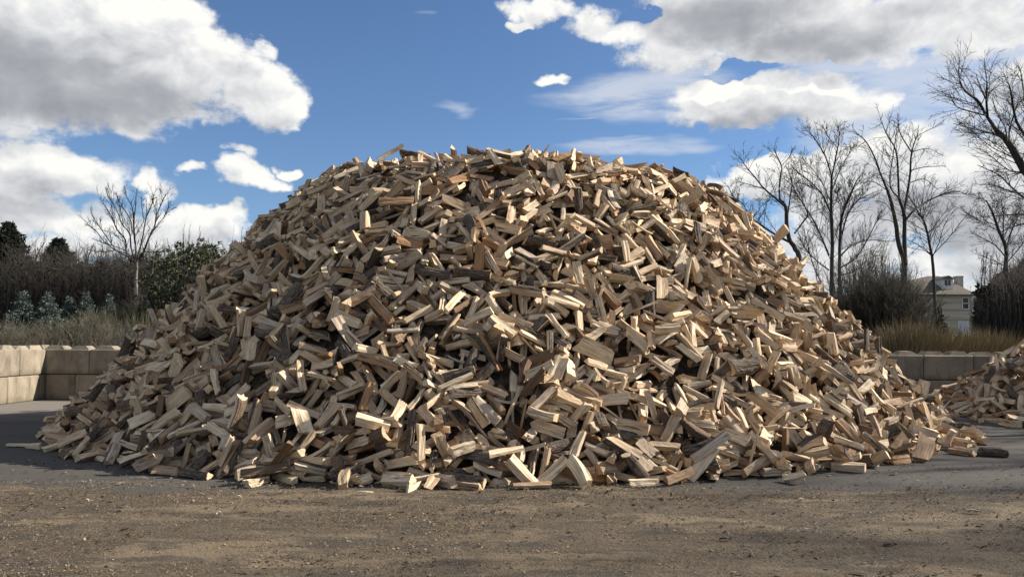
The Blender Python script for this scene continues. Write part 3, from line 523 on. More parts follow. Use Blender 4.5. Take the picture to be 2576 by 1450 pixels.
-244,41,24,155,-48,97,-352,281,187,213,-28,15,79,277,281,204,-33,238,-19,223,206,330,-34,110,446,322,127,349,-42,115,-181,197,176,166,16,307,2,116,82,323,-35,82,-358,209,108,148,-10,312,-490,236,48,245,-31,292,-51,335,344,130,32,307,-181,361,339,36,29,248,272,307,208,82,29,102,382,285,122,283,-35,239,-64,276,274,184,10,158,447,416,191,215,-3,81,266,391,300,92,34,244,
-318,296,210,145,39,225,557,398,103,244,-12,194,385,575,372,351,-58,53,-129,351,339,103,46,321,618,441,77,253,-15,46,487,307,69,223,2,148,639,506,89,282,-8,305,-664,509,75,304,-45,74,-323,613,429,39,-31,348,-429,279,112,207,-43,40,-685,657,119,334,49,25,-172,292,276,107,25,62,-145,308,293,265,-40,77,79,232,203,171,11,193,-442,630,360,47,40,321,629,680,178,209,-10,74,
-608,397,63,175,-13,296,391,614,387,14,-19,221,-476,454,212,73,50,30,-614,538,136,298,32,89,579,557,157,332,-50,123,784,769,21,256,41,348,-640,738,156,201,-64,104,575,657,220,206,43,60,-622,830,206,1,21,66,-553,515,184,343,29,307,-714,684,80,142,-25,66,460,733,374,69,7,342,-662,749,153,300,9,303,-589,675,226,105,54,318,-489,830,360,102,-21,23,-342,661,450,302,-8,40,
144,257,233,19,-7,326,60,397,407,267,-67,166,-5,74,47,206,22,7,-556,209,7,309,0,36,-346,198,97,334,32,39,-88,53,19,9,-1,204,448,303,110,25,18,58,-20,155,144,158,-23,222,678,521,74,207,-69,133,-150,359,360,83,-40,152,30,236,221,313,-54,37,150,180,126,248,-35,182,357,587,411,331,-21,343,109,384,380,34,2,162,322,205,76,310,-19,198,-210,346,333,5,13,177,
-533,371,130,87,-14,45,-195,439,419,342,38,209,289,550,439,338,-25,173,302,251,127,191,8,297,618,421,63,206,-35,2,-603,446,109,13,-28,190,20,129,103,278,-51,119,-384,559,379,357,21,143,-705,499,40,213,-9,5,480,383,140,230,-31,183,-454,242,72,326,13,33,129,442,414,294,-41,13,-218,388,346,148,7,175,528,536,214,288,-9,326,456,262,59,159,22,159,384,627,408,285,-42,22,
633,599,158,279,-11,342,-144,465,420,149,8,158,-113,475,435,315,-16,3,-485,689,350,234,-24,154,-581,512,146,40,52,341,231,580,421,238,20,177,-450,506,274,134,-1,314,-680,826,134,172,41,137,444,256,44,31,-3,62,-785,706,3,71,-1,356,748,726,57,237,-18,75,744,601,22,326,-43,357,-618,687,187,120,7,313,-369,576,386,147,-34,317,-565,843,286,108,-19,99,-667,664,129,305,-39,112,
401,754,434,310,0,190,-124,114,99,75,58,165,36,53,20,216,-72,171,10,52,32,274,-23,315,77,167,124,69,37,145,411,393,205,91,61,175,-313,351,282,311,40,292,88,297,284,310,-61,141,-252,309,263,244,-47,168,-237,370,324,133,57,278,-504,256,58,144,-8,16,70,69,23,206,-24,18,-146,442,430,281,-43,168,-574,340,61,176,2,156,543,430,134,189,-12,357,-261,436,369,197,-17,40,
-482,432,197,20,43,238,682,417,5,213,2,115,581,572,186,335,-4,139,367,541,366,74,9,185,80,132,85,315,-65,188,-317,265,167,52,53,168,280,117,4,191,1,164,-553,321,47,274,-48,187,64,123,78,85,46,294,-590,439,114,125,-2,134,-392,604,397,278,0,337,203,284,221,195,-3,324,-464,560,297,143,18,9,63,415,411,342,-8,184,-362,443,305,358,39,3,224,556,417,8,0,199,
-314,508,388,32,23,193,-552,348,70,136,-1,30,-184,464,412,257,-36,234,-408,233,91,311,16,92,-25,182,156,61,32,337,-434,364,194,132,7,356,536,667,256,254,51,130,-371,397,253,265,-39,304,-485,289,82,197,-30,135,537,304,34,168,40,135,-505,524,234,73,-1,319,514,561,241,63,-19,80,511,565,246,226,4,147,-135,102,83,155,35,104,-260,173,132,239,-39,207,168,329,292,154,49,164,
295,178,70,34,20,105,119,365,344,27,-36,68,237,371,306,124,46,198,-258,76,12,181,35,299,0,62,37,282,18,264,-496,180,3,137,-1,186,-452,334,146,322,-22,229,-210,102,59,16,61,263,-88,311,316,108,-2,287,-477,272,83,147,2,33,418,219,32,195,43,329,68,322,306,46,30,241,-233,235,199,130,30,197,409,249,72,196,57,320,-408,378,227,226,-30,12,20,365,377,185,-45,182,
-100,456,434,345,-40,278,-252,164,109,125,2,316,257,370,282,232,20,118,654,448,39,232,3,298,198,537,420,156,-2,342,267,130,17,195,30,320,-551,559,218,353,-35,63,195,489,425,307,-6,180,-17,524,422,293,-12,0,-533,298,58,211,52,349,-394,392,239,312,-45,360,352,479,321,325,-33,309,-201,276,240,205,-42,351,452,273,53,224,4,241,525,370,82,33,-34,304,353,482,312,42,-7,222,
188,613,419,316,9,242,-481,497,238,77,-25,291,253,616,424,264,-2,6,319,450,310,96,51,1,562,544,178,257,10,204,-730,539,27,301,16,255,-558,598,226,39,30,303,-607,833,218,156,-44,225,56,93,64,7,-32,276,75,98,69,328,42,116,610,286,5,112,1,154,260,324,252,18,-71,71,125,365,358,251,-52,236,86,301,314,240,2,322,-348,405,315,293,29,264,-562,273,33,4,51,237,
-118,37,9,345,-1,160,119,386,370,241,17,315,328,190,63,197,-37,249,-467,349,173,284,15,15,-512,277,71,274,-37,7,-327,101,21,110,-6,325,700,534,61,290,6,29,392,501,322,14,-21,310,420,318,135,74,4,27,-341,359,252,195,-49,310,550,296,16,246,-7,335,-142,153,125,341,7,190,202,383,319,270,-30,27,176,269,212,197,27,65,-522,228,7,236,-12,350,680,451,16,192,49,170,
-700,566,70,9,21,181,179,365,317,219,-35,148,317,682,419,109,7,23,-54,457,413,301,-9,107,125,576,434,55,49,187,531,388,96,328,-64,271,-439,567,325,109,36,356,-484,512,259,178,-29,143,356,519,347,72,43,85,103,582,425,199,-1,276,-537,451,161,132,39,57,-514,458,182,343,13,346,-467,547,283,193,-66,210,721,571,30,12,22,31,558,342,40,255,-8,60,-534,688,265,302,30,298,
354,307,158,36,-7,64,739,619,24,15,-50,236,-444,575,320,209,-11,271,-788,738,12,181,-27,172,-539,709,294,72,-40,10,599,727,207,338,2,235,-678,842,147,284,-2,314,484,800,361,311,-17,124,-491,667,313,50,46,210,18,64,34,168,-19,306,674,428,21,199,18,67,111,190,161,343,-12,6,103,203,167,138,67,302,6,244,234,48,14,231,165,244,188,138,62,112,427,263,81,7,44,63,
395,397,219,13,24,282,309,202,79,359,1,3,172,112,55,197,28,166,-59,141,117,82,58,135,-224,428,388,156,-45,357,-134,54,23,296,-2,347,-252,292,243,71,54,203,93,141,105,32,8,358,308,349,235,307,-30,197,-263,250,183,166,-26,13,-532,486,208,358,46,345,-305,210,126,177,-39,303,14,177,157,302,-29,154,46,443,442,22,55,353,235,517,431,345,40,300,-390,527,344,56,54,320,
-169,315,286,112,33,1,386,426,252,65,-28,341,-245,501,414,145,-27,94,-377,295,174,149,-14,156,-11,368,366,256,-50,339,-40,140,111,310,-56,22,95,151,105,208,-12,127,-103,72,33,54,49,145,-474,576,296,332,85,30,-327,428,311,285,-48,161,658,406,2,348,-1,342,-397,430,257,20,55,150,-110,461,425,206,4,110,-452,550,303,77,58,287,-338,324,214,56,56,331,599,406,65,352,-35,209,
-335,227,127,132,13,58,384,356,195,325,-27,341,588,375,33,127,62,7,680,557,65,270,-34,346,339,241,124,218,-50,178,-137,70,60,333,10,109,147,199,164,1,-36,312,105,77,37,157,-30,69,219,274,213,186,27,18,-109,299,308,21,24,26,-163,255,244,300,23,345,74,302,315,204,-41,21,-2,331,349,213,-12,181,-292,376,300,311,-26,118,-238,88,39,72,34,140,-627,454,95,190,-24,183,
-308,111,30,319,1,184,129,204,150,255,-44,200,-3,235,214,232,-24,146,-177,421,403,222,-29,348,-86,413,413,225,7,324,594,581,184,12,-55,5,287,481,379,47,-12,338,583,326,26,210,-15,233,-87,304,296,64,38,345,-310,564,437,59,39,165,-311,217,136,197,-48,153,204,455,390,294,-52,8,-633,368,19,272,-7,199,635,480,66,220,-31,159,-388,501,321,117,23,324,432,640,348,285,-31,139,
-705,498,8,245,-22,189,-659,638,119,300,11,123,610,680,192,8,-28,131,-694,681,107,121,2,155,-36,82,71,157,54,10,-162,103,86,250,-58,99,-555,219,22,203,-25,184,-476,162,12,279,-30,74,-436,137,11,20,17,136,32,113,116,357,26,301,484,202,6,210,1,35,19,259,263,150,28,219,91,219,203,122,31,54,157,302,274,276,-61,113,75,139,110,220,-30,259,-514,182,6,255,-1,97,
-91,189,174,150,-3,212,-198,129,86,4,4,19,-382,286,186,192,17,307,-106,145,143,269,-17,292,-132,378,392,157,-9,80,254,232,144,141,-5,245,498,367,119,188,-10,68,-267,467,397,86,46,278,450,201,12,212,33,292,497,500,227,344,-1,51,-263,428,376,346,-28,269,482,366,136,150,61,258,303,463,364,60,20,313,-278,364,307,316,-36,16,-532,346,107,20,-7,67,132,230,185,220,-29,93,
358,247,108,62,-2,334,615,473,97,113,26,259,377,462,295,196,30,293,244,172,73,124,41,281,-3,430,432,340,-60,312,396,645,412,173,22,250,-115,311,303,259,-28,234,-735,532,19,48,-22,184,290,399,281,43,5,318,-469,222,41,329,-4,61,-2,169,157,167,20,91,-378,347,211,90,34,276,-225,364,329,269,-29,314,-165,51,8,150,11,31,462,407,170,75,63,257,-578,637,225,203,25,308,
108,509,446,293,61,19,-297,388,295,22,39,289,581,506,153,97,36,335,565,361,49,24,-20,156,474,248,14,42,17,282,752,649,21,75,19,341,-608,480,103,74,-3,249,-480,667,314,41,51,218,-640,614,145,115,-34,287,-766,715,44,278,-5,316,-732,944,81,43,23,245,-465,655,354,236,-21,328,-594,910,239,192,-47,87,611,877,206,309,-54,44,607,652,180,192,8,246,-758,714,57,89,19,288,
11,27,16,172,45,323,-114,21,7,330,4,37,-148,61,60,184,15,250,393,140,6,335,1,190,270,91,13,26,21,138,-372,160,60,142,20,282,-189,206,205,195,-31,334,356,150,20,347,13,193,65,106,84,200,25,291,-389,197,101,3,21,292,-79,266,258,176,2,19,-167,265,268,352,9,331,-76,58,54,266,42,280,-316,244,170,154,15,16,-269,133,71,172,8,75,-234,338,310,219,-23,227,
-337,194,91,45,45,78,-98,321,326,118,-1,19,9,295,307,296,28,2,-257,167,118,265,-30,290,411,424,242,46,-11,182,-247,274,225,191,-46,106,538,338,66,29,2,69,-244,481,425,292,-42,70,142,412,393,232,-10,220,397,427,239,250,-51,138,423,485,283,253,44,325,362,174,35,39,-18,39,505,253,17,132,-13,325,-205,268,247,279,-14,249,319,528,398,216,33,235,517,356,102,105,-13,59,
-485,341,148,294,-4,15,-108,275,279,274,-6,272,-393,461,312,127,10,283,-661,388,10,152,13,288,-504,398,156,133,-18,354,-102,467,441,344,-14,283,-587,345,48,271,24,299,-407,260,113,204,-36,171,-630,496,101,12,25,306,-438,601,351,92,-21,143,251,538,431,214,4,107,722,497,14,340,-34,11,-290,631,420,261,9,174,346,558,377,345,-39,32,771,637,14,106,28,194,776,834,29,220,9,16,
742,671,58,188,-33,212,416,743,417,285,-41,354,-484,697,328,286,45,3,508,846,333,250,42,355,-35,126,109,17,39,331,53,71,37,45,4,123,-60,116,111,7,15,318,96,350,354,252,73,180,181,241,197,87,68,90,-48,136,122,61,56,52,241,215,126,21,10,193,353,208,71,139,3,360,-622,322,28,117,-19,158,351,371,218,162,35,296,656,476,64,203,10,8,447,523,283,277,-12,212,
795,601,6,88,0,108,-535,475,186,56,51,246,590,452,89,3,-75,301,581,493,134,18,-27,208,-443,372,175,36,48,97,-580,289,7,277,-1,285,-83,572,419,53,-18,174,324,600,424,277,-18,176,-723,757,82,203,-80,236,797,763,19,217,67,38,556,610,204,248,0,314,635,605,129,45,-58,38,748,889,76,257,0,97,572,704,245,258,-5,1,675,687,117,319,-16,8,-594,831,235,295,-47,165,
-154,126,125,357,-18,336,24,54,23,77,34,330,-34,314,333,210,-37,163,-282,201,147,293,-48,56,38,229,232,281,-23,298,-20,405,435,330,-19,144,-625,360,43,338,11,87,298,519,402,167,39,24,112,70,29,255,-9,278,374,262,115,305,-31,347,-495,231,64,314,10,84,159,106,44,313,-40,125,414,480,281,338,-42,332,392,599,392,310,-38,253,65,371,362,214,-43,137,399,208,33,158,21,13,
-251,479,412,257,-30,288,-68,433,434,302,-13,202,-715,521,53,144,6,346,450,311,108,182,17,281,-72,244,233,195,-3,9,-663,559,110,246,-22,188,-4,319,315,13,0,143,-564,388,88,39,39,42,-400,409,244,35,53,85,543,448,150,179,24,98,626,460,71,109,5,147,110,483,440,75,-4,284,-159,466,427,291,-4,82,314,482,352,136,38,104,75,462,428,4,-8,316,-560,422,129,139,-26,71,
-575,424,102,313,26,116,302,595,436,98,11,307,-681,640,101,88,7,303,612,830,207,213,46,305,-514,777,323,334,47,298,-694,853,119,109,-20,283,436,718,394,165,38,122,474,824,369,57,-71,156,-210,46,15,11,-13,194,168,84,35,3,-2,327,-91,70,68,125,20,305,303,250,158,336,-56,337,402,338,186,188,13,202,101,326,320,358,-28,34,157,175,113,225,-20,104,173,316,272,216,-28,324,
-195,329,310,173,-12,306,12,380,391,190,-32,304,286,338,230,157,40,331,-265,213,151,36,43,161,-439,428,251,60,25,240,363,568,387,171,42,285,243,345,277,235,-43,74,106,362,341,139,57,149,-166,244,234,257,27,11,-213,319,292,62,3,126,-201,362,328,196,-57,148,-359,470,336,333,46,344,-12,410,424,185,9,321,424,562,323,93,-58,150,-189,369,361,113,-23,31,215,310,240,104,24,287,
-409,577,368,180,-23,349,-728,502,16,281,13,232,672,498,45,101,-4,360,-16,114,83,296,-35,278,188,371,312,97,43,14,514,267,20,233,30,15,-620,493,118,317,19,196,111,252,211,328,-42,134,636,386,9,252,-21,0,468,451,193,53,28,186,-719,509,28,350,21,194,-444,453,245,212,-48,23,-552,472,173,49,65,192,527,753,318,246,-63,211,-208,537,446,129,-5,29,-631,364,11,296,10,7,
354,468,306,52,6,10,-79,454,424,268,-12,69,-123,535,425,295,-27,327,-636,355,4,135,-1,357,740,706,61,275,-54,212,-331,500,370,334,14,228,540,575,212,17,-50,274,462,660,345,68,-22,47,646,770,173,232,59,184,674,773,139,167,59,10,-625,605,161,313,25,352,-500,542,251,187,-20,76,-61,77,63,137,38,2,251,244,173,209,27,44,-68,150,127,133,14,22,-361,232,120,193,-44,206,
288,190,86,15,0,23,-320,350,269,99,-40,326,321,210,84,153,10,171,333,529,384,221,46,17,-352,317,222,247,-20,183,541,434,145,17,0,75,94,406,398,37,-5,358,219,180,88,37,12,65,284,155,49,203,-4,242,-38,361,369,323,16,164,167,454,405,291,-27,228,-340,511,374,168,-9,97,-37,258,242,160,22,73,-105,92,71,342,-8,87,-134,109,71,254,-53,224,-187,483,436,151,-27,222,
-107,306,295,61,27,217,-390,421,268,114,23,259,65,251,220,26,33,286,224,140,45,176,20,354,-210,169,115,236,-48,235,108,525,422,172,25,178,-187,91,45,61,34,310,213,511,431,191,16,301,273,279,168,58,26,163,176,331,274,46,3,235,43,479,444,124,-33,16,-631,597,132,107,47,20,636,403,18,20,-22,314,-601,640,194,100,-50,36,-51,48,36,19,15,196,-66,22,6,131,-2,70,
-251,99,59,39,10,70,124,148,111,158,12,356,-173,148,138,28,-10,186,130,350,338,21,56,15,-42,357,372,117,52,115,-395,179,55,165,-51,292,454,227,39,113,9,189,514,288,46,36,8,354,179,390,356,291,25,351,-301,410,336,170,-38,173,158,363,330,349,23,253,354,475,333,57,14,66,35,91,54,105,37,151,-465,632,353,79,47,178,581,321,6,138,-6,1,-308,132,46,82,47,133,
-375,417,279,100,2,71,189,227,157,171,11,20,-343,389,282,337,2,236,412,356,169,151,42,237,-337,490,357,278,-14,115,84,492,425,245,21,346,398,446,256,285,25,255,-556,428,119,48,38,22,275,724,427,92,-4,255,322,466,325,146,61,173,-798,705,8,1,19,174,-805,867,24,182,11,188,636,456,60,238,-50,323,631,499,79,48,12,190,533,598,235,277,0,287,-647,617,125,31,31,131,
817,847,6,221,-2,312,-114,47,22,339,12,283,321,175,60,200,-35,351,-328,190,107,88,57,242,263,154,64,279,-26,149,-11,62,36,326,-30,125,-17,210,209,39,10,320,-138,356,363,269,-65,115,256,105,4,177,-1,2,195,205,157,32,24,356,-22,287,291,333,-38,252,22,66,50,77,4,32,-152,234,218,184,3,159,-384,206,114,84,9,153,-92,131,119,267,17,149,-599,266,8,214,-20,167,
220,79,4,264,4,175,-517,232,20,167,-31,180,-29,62,34,157,6,321,-391,193,85,276,31,140,480,445,195,297,-45,4,-330,552,421,222,-24,286,320,296,186,189,1,157,-469,337,152,9,73,170,-70,313,324,322,-26,292,41,344,340,175,-23,174,-437,356,189,358,-55,301,253,194,97,46,21,160,438,567,325,187,48,51,-11,241,225,344,-1,195,20,220,216,132,8,210,-429,271,114,42,57,186,
116,460,435,49,-5,188,-353,547,391,76,15,87,240,449,369,47,11,232,98,284,262,28,-12,21,-176,231,214,116,22,305,312,559,421,349,-18,352,718,556,51,78,-2,228,-172,359,359,7,14,322,-355,225,106,34,40,218,242,298,207,120,44,353,295,398,306,7,28,314,-244,374,320,109,40,63,271,340,248,23,-9,198,-711,518,40,167,37,49,186,576,418,15,3,222,-270,273,205,336,-2,230,
192,553,423,60,-37,76,182,218,150,193,19,352,-375,203,96,310,6,316,480,285,52,174,31,19,-268,151,79,61,47,14,414,380,185,216,29,182,290,310,199,328,-13,224,-419,341,171,317,8,207,-227,69,11,249,-31,167,215,537,420,320,19,78,-514,242,19,343,22,179,469,561,269,216,11,72,351,626,419,231,43,347,525,499,179,115,45,268,624,537,100,103,50,111,-479,612,292,12,51,195,
-540,262,20,147,-3,1,-612,455,86,263,-52,22,-513,564,255,230,-39,240,-732,795,83,136,-25,10,-248,145,107,294,-43,359,-71,194,199,61,32,241,-219,82,38,317,-4,237,246,312,246,62,64,139,-35,83,54,346,-47,155,-157,152,114,130,26,139,59,184,166,336,-41,31,-22,377,380,354,17,244,14,157,128,266,-57,336,155,154,93,35,-4,20,-99,340,363,21,36,19,166,228,192,10,23,352,
567,344,65,198,-16,211,0,398,423,199,-30,207,197,509,440,175,-7,24,29,154,137,167,43,187,-251,161,101,163,-3,207,-378,296,170,199,-19,195,556,442,136,255,31,200,25,374,374,52,43,32,-345,432,309,88,67,344,574,431,102,147,63,325,-261,329,260,199,-39,155,-348,276,169,306,-7,203,-501,573,268,86,-20,22,563,500,166,194,4,71,123,84,25,185,-1,164,-282,458,377,102,26,323,
18,35,2,49,1,2,-137,244,215,92,51,196,-478,349,136,289,-22,43,187,501,418,353,2,7,131,504,432,147,-10,130,-404,251,104,173,-36,24,-617,483,113,148,-17,155,445,393,161,10,-32,247,516,454,170,260,-11,180,606,384,35,167,29,69,680,604,75,73,-22,187,-642,675,158,339,52,189,-617,724,193,149,-74,34,-137,251,256,160,-28,359,-44,250,258,244,-81,90,203,337,285,141,55,7,
-6,294,304,151,14,146,66,203,197,165,17,84,-161,241,227,24,-7,69,368,220,76,212,21,168,-4,305,324,82,45,288,-257,340,306,350,34,92,375,284,145,225,2,11,62,46,14,339,-20,359,280,470,374,358,31,209,-131,245,238,87,46,208,-487,261,70,319,29,69,-359,319,218,14,-27,40,569,350,47,105,71,332,84,360,363,244,-32,46,380,522,345,163,57,330,182,467,424,163,9,78,
-151,88,61,342,-13,291,158,327,291,291,-24,74,318,253,135,47,3,131,239,502,424,227,6,57,-449,433,227,344,20,43,456,388,181,75,9,300,-640,391,55,115,-8,53,246,443,355,236,-30,56,-32,422,429,68,2,54,-699,439,4,39,-1,296,154,442,404,128,36,294,-545,608,255,256,40,309,-166,217,186,147,19,127,-562,619,241,234,-9,44,212,427,368,47,11,142,630,415,29,42,34,317,
453,294,76,231,-36,226,-467,592,315,301,0,184,540,671,268,215,36,60,-605,456,103,80,45,3,-455,604,326,310,-22,49,-309,617,441,47,-6,300,-752,595,9,212,-15,66,635,431,29,163,51,55,619,434,57,315,-47,107,-689,924,130,154,-17,193,755,746,72,171,26,250,723,805,82,235,47,93,-631,812,196,235,-58,332,488,611,286,286,-24,58,-773,757,36,171,68,118,-578,593,207,36,36,275,
-701,711,116,210,-26,31,-694,540,53,39,45,143,-697,599,89,250,-56,134,597,673,212,310,-68,338,-427,712,399,224,-24,180,-475,807,376,139,10,333,-732,850,79,140,-52,101,372,153,49,290,-12,85,103,105,60,299,-49,335,-51,70,46,31,32,26,130,302,288,1,6,302,-71,86,65,159,49,2,-580,479,156,284,-77,172,131,184,153,192,-43,198,147,295,272,188,73,180,120,72,15,200,-36,179,
426,248,78,159,32,12,-454,432,242,45,-41,346,-61,208,190,227,-30,325,-411,407,250,172,-23,353,-2,241,238,91,8,345,52,313,315,43,-50,224,-217,168,126,90,73,135,114,412,414,208,3,338,108,278,254,9,1,351,-571,380,102,98,7,0,388,494,306,333,-35,115,-135,76,49,124,1,174,-640,382,46,352,15,12,-509,260,45,114,-19,331,-533,330,78,137,-38,92,177,358,322,167,-2,326,
-228,215,171,299,1,259,-451,272,112,212,18,198,177,374,334,165,13,169,307,462,344,297,12,2,429,254,64,71,-33,60,301,410,309,4,51,310,517,435,156,39,53,348,-35,328,326,11,14,44,-458,447,249,176,-16,357,277,581,439,173,17,208,290,536,407,161,47,202,-553,552,205,276,-22,314,-276,535,431,307,5,73,437,525,291,170,-13,348,240,526,419,50,29,185,656,440,22,341,13,346,
-186,496,433,305,-28,24,-602,407,68,8,3,160,-603,724,211,159,-66,184,704,482,7,68,8,24,739,638,31,79,-34,0,515,539,228,307,-30,170,-598,776,226,355,12,17,693,576,54,161,22,111,-426,671,392,130,-16,143,-51,157,161,21,-8,202,-49,198,189,238,-54,109,56,176,168,145,52,207,-465,374,205,289,-64,44,-228,168,130,134,-4,213,-65,277,296,156,48,28,189,150,75,95,23,28,
-139,225,210,48,14,229,-359,316,199,166,21,334,-138,95,68,96,4,15,-247,69,19,358,5,137,436,355,157,199,-18,199,-272,408,343,355,-4,33,-542,283,37,125,7,141,-276,243,181,250,-21,197,-261,524,442,2,-7,174,-139,163,130,178,-2,28,-9,493,418,135,-2,170,191,428,387,239,-50,153,-394,274,148,140,-14,140,61,431,432,209,-2,0,300,545,417,292,-44,182,342,354,205,76,47,201,
-238,94,28,235,-52,332,381,573,365,62,-35,285,-498,295,77,41,29,216,445,534,273,157,40,176,510,521,215,209,-20,174,-209,349,321,288,-27,344,-301,440,345,301,-32,14,-331,545,401,297,-6,304,-522,292,50,43,48,12,577,492,117,80,22,313,131,326,286,256,-45,212,-352,464,319,52,51,160,-325,519,397,13,24,198,-404,528,326,59,43,187,699,528,31,171,38,144,622,490,87,156,20,321,
626,891,202,200,34,151,-595,664,205,235,-29,201,-420,505,305,92,28,184,520,744,310,257,-61,198,409,174,28,152,17,192,295,99,6,17,-2,195,181,163,121,199,33,27,-12,134,141,108,-57,173,-243,176,138,23,-16,332,-64,159,144,327,12,334,-372,137,42,24,7,250,55,255,269,17,-13,165,104,253,264,326,18,172,-527,237,23,169,-32,321,-284,178,128,142,19,308,-227,49,29,307,13,23,
-572,475,180,160,59,98,-445,244,95,218,1,271,7,254,252,293,-17,33,169,267,234,304,-57,77,-273,373,317,142,62,33,-137,458,441,349,-27,283,-174,397,394,15,14,86,-560,327,64,288,-44,335,-185,155,129,287,-29,12,-541,344,87,287,36,165,313,273,159,175,74,333,-356,254,139,220,-57,146,-491,309,112,138,-34,63,-669,471,60,163,-3,175,492,397,161,53,12,123,-200,214,178,264,-41,39,
-133,267,249,34,45,34,447,433,208,93,31,309,-81,145,115,251,-45,295,-524,282,49,66,68,324,347,524,362,260,-58,282,-349,407,288,160,-44,342,-673,482,52,21,82,48,328,397,258,169,40,2,306,689,425,13,43,84,293,223,111,192,-11,30,120,312,276,331,-40,105,-561,588,213,199,-9,323,-511,499,218,231,-24,333,209,526,426,294,-13,99,616,555,119,72,20,214,641,578,115,74,-14,61,
-675,489,33,225,-46,58,-583,468,115,254,-30,153,-441,470,257,140,-36,354,562,666,242,150,37,355,-580,407,96,124,25,282,-438,597,339,202,-29,25,777,617,6,39,0,185,-440,790,401,344,-7,226,-381,191,95,351,35,98,-92,212,207,159,-34,21,-142,211,187,14,37,343,300,460,355,347,-10,24,336,450,308,304,20,359,256,343,249,2,-79,60,402,216,39,275,28,61,-384,267,144,80,36,344,
278,169,58,297,-69,208,363,482,321,185,71,101,-166,320,294,280,-30,44,-644,361,28,294,-23,10,-133,308,294,131,39,42,558,448,107,189,45,305,-465,571,306,63,-4,328,-232,382,329,50,34,165,-180,244,210,252,-37,4,363,465,293,59,-7,108,526,460,163,91,14,249,-261,429,359,189,-50,354,-353,536,373,346,10,187,-638,428,52,191,38,102,-454,387,185,227,-27,127,331,335,196,63,16,141,
-235,121,83,22,48,15,-252,84,32,52,12,258,-40,204,193,314,45,15,-216,130,76,223,-55,322,156,421,399,78,32,29,-276,226,168,215,-18,220,386,452,276,267,22,338,346,458,311,6,-2,328,-305,114,38,50,21,208,330,248,123,264,46,337,-44,164,153,183,-4,254,276,438,340,228,-60,246,191,233,169,285,10,334,-171,280,250,327,-36,10,-441,487,272,37,0,186,92,287,256,262,-58,324,
-286,298,225,148,-26,270,181,538,417,160,-3,197,-330,310,205,116,44,187,-262,199,131,207,-31,246,362,292,126,65,23,353,-485,216,15,180,-25,53,351,292,145,52,51,167,677,514,48,344,-3,327,178,99,53,43,48,10,-263,83,28,19,-69,319,25,163,153,203,24,156,85,199,171,112,75,26,149,240,188,54,31,62,255,277,188,162,33,100,-317,294,218,298,-36,161,65,346,359,201,-25,5,
-19,98,64,314,-43,217,261,186,91,219,7,163,110,275,264,251,-35,162,-41,283,277,328,-34,319,-574,365,82,315,2,297,376,493,322,342,18,120,-305,350,277,74,36,75,-57,73,39,197,-24,322,311,469,352,6,5,194,50,123,87,35,35,10,213,419,356,177,5,347,-442,280,119,286,3,314,47,296,287,0,-19,355,-83,216,199,133,50,341,465,621,327,357,-16,30,-403,338,188,132,-19,183,
-460,377,177,142,-19,119,-523,515,214,59,44,191,-327,321,224,240,-32,342,210,545,425,163,-11,20,-366,445,292,46,49,174,48,466,442,67,12,145,743,596,5,148,6,27,392,515,313,279,-47,13,551,860,281,43,-53,51,-151,32,7,229,-9,156,-226,48,10,322,-14,25,169,225,168,335,-31,176,-306,120,52,216,31,121,301,366,264,213,-19,62,26,208,184,205,-32,251,43,394,399,21,-9,53,
42,323,317,29,50,42,-306,291,216,49,-12,225,-381,542,363,175,-7,96,26,147,121,350,12,57,-512,381,148,92,47,45,299,192,74,218,-21,186,187,269,218,345,-33,29,-156,361,345,167,11,74,-327,465,352,83,32,176,395,383,202,69,-13,203,-234,75,27,226,9,306,67,417,419,357,-13,168,478,514,248,271,-13,44,403,352,165,172,37,176,226,389,313,247,55,290,385,504,313,345,-21,339,
-10,354,361,34,12,42,355,175,25,252,-27,57,422,577,325,342,-19,95,274,262,154,167,-8,109,-607,438,88,194,3,46,128,79,29,66,19,302,606,477,90,16,-43,101,512,297,29,196,16,290,-323,393,304,179,-16,223,548,567,208,216,-28,133,-656,561,93,188,33,36,282,421,328,358,-10,55,72,70,39,240,-41,180,-399,281,180,10,-59,278,-76,178,153,231,-42,264,-322,503,395,169,-21,308,
400,330,161,101,-66,12,189,368,338,41,5,137,-376,252,139,218,15,215,-118,155,133,124,39,43,356,244,120,221,-3,236,-240,312,275,242,-9,112,570,412,96,290,-26,210,-325,277,212,116,-10,182,-150,346,341,63,49,286,319,376,254,93,56,127,228,228,148,2,14,109,-132,71,41,290,-5,178,484,550,263,267,41,307,-141,135,126,358,-14,339,390,472,295,3,-42,154,-201,419,383,50,36,184,
247,360,276,132,57,188,191,302,243,36,18,134,34,421,434,240,16,179,71,194,149,50,41,239,335,591,420,262,13,288,-282,351,281,203,-60,77,433,587,334,53,-63,78,-59,186,169,341,1,341,603,451,79,287,-2,266,401,626,396,52,4,45,366,183,20,37,10,203,327,526,373,281,-41,341,665,472,36,26,-53,66,310,429,313,268,-49,228,271,364,262,318,-41,243,553,316,22,212,-1,34,
-35,526,420,282,-7,198,671,516,54,310,-1,343,248,430,339,258,-33,187,-654,524,89,57,10,77,412,575,340,87,2,24,-118,430,409,269,-20,358,-467,594,307,210,-12,177,136,505,442,188,6,179,-478,244,49,299,2,46,-416,334,178,296,-2,212,-606,627,186,100,5,179,571,610,204,16,-34,202,477,563,276,267,-13,330,-701,566,61,266,-16,1,-694,786,119,105,-42,176,-261,27,4,249,-1,173,
101,227,219,36,-64,306,-437,201,64,102,58,83,201,115,69,336,4,193,124,252,226,184,56,324,85,245,219,159,13,155,352,235,88,115,42,230,-39,307,314,359,22,15,138,386,376,174,22,253,-252,273,240,286,-24,106,319,294,177,220,-10,148,438,387,176,295,-50,215,254,256,166,346,-49,333,-491,399,177,20,74,273,-161,348,323,71,39,155,-297,402,321,265,59,315,54,147,123,42,47,360,
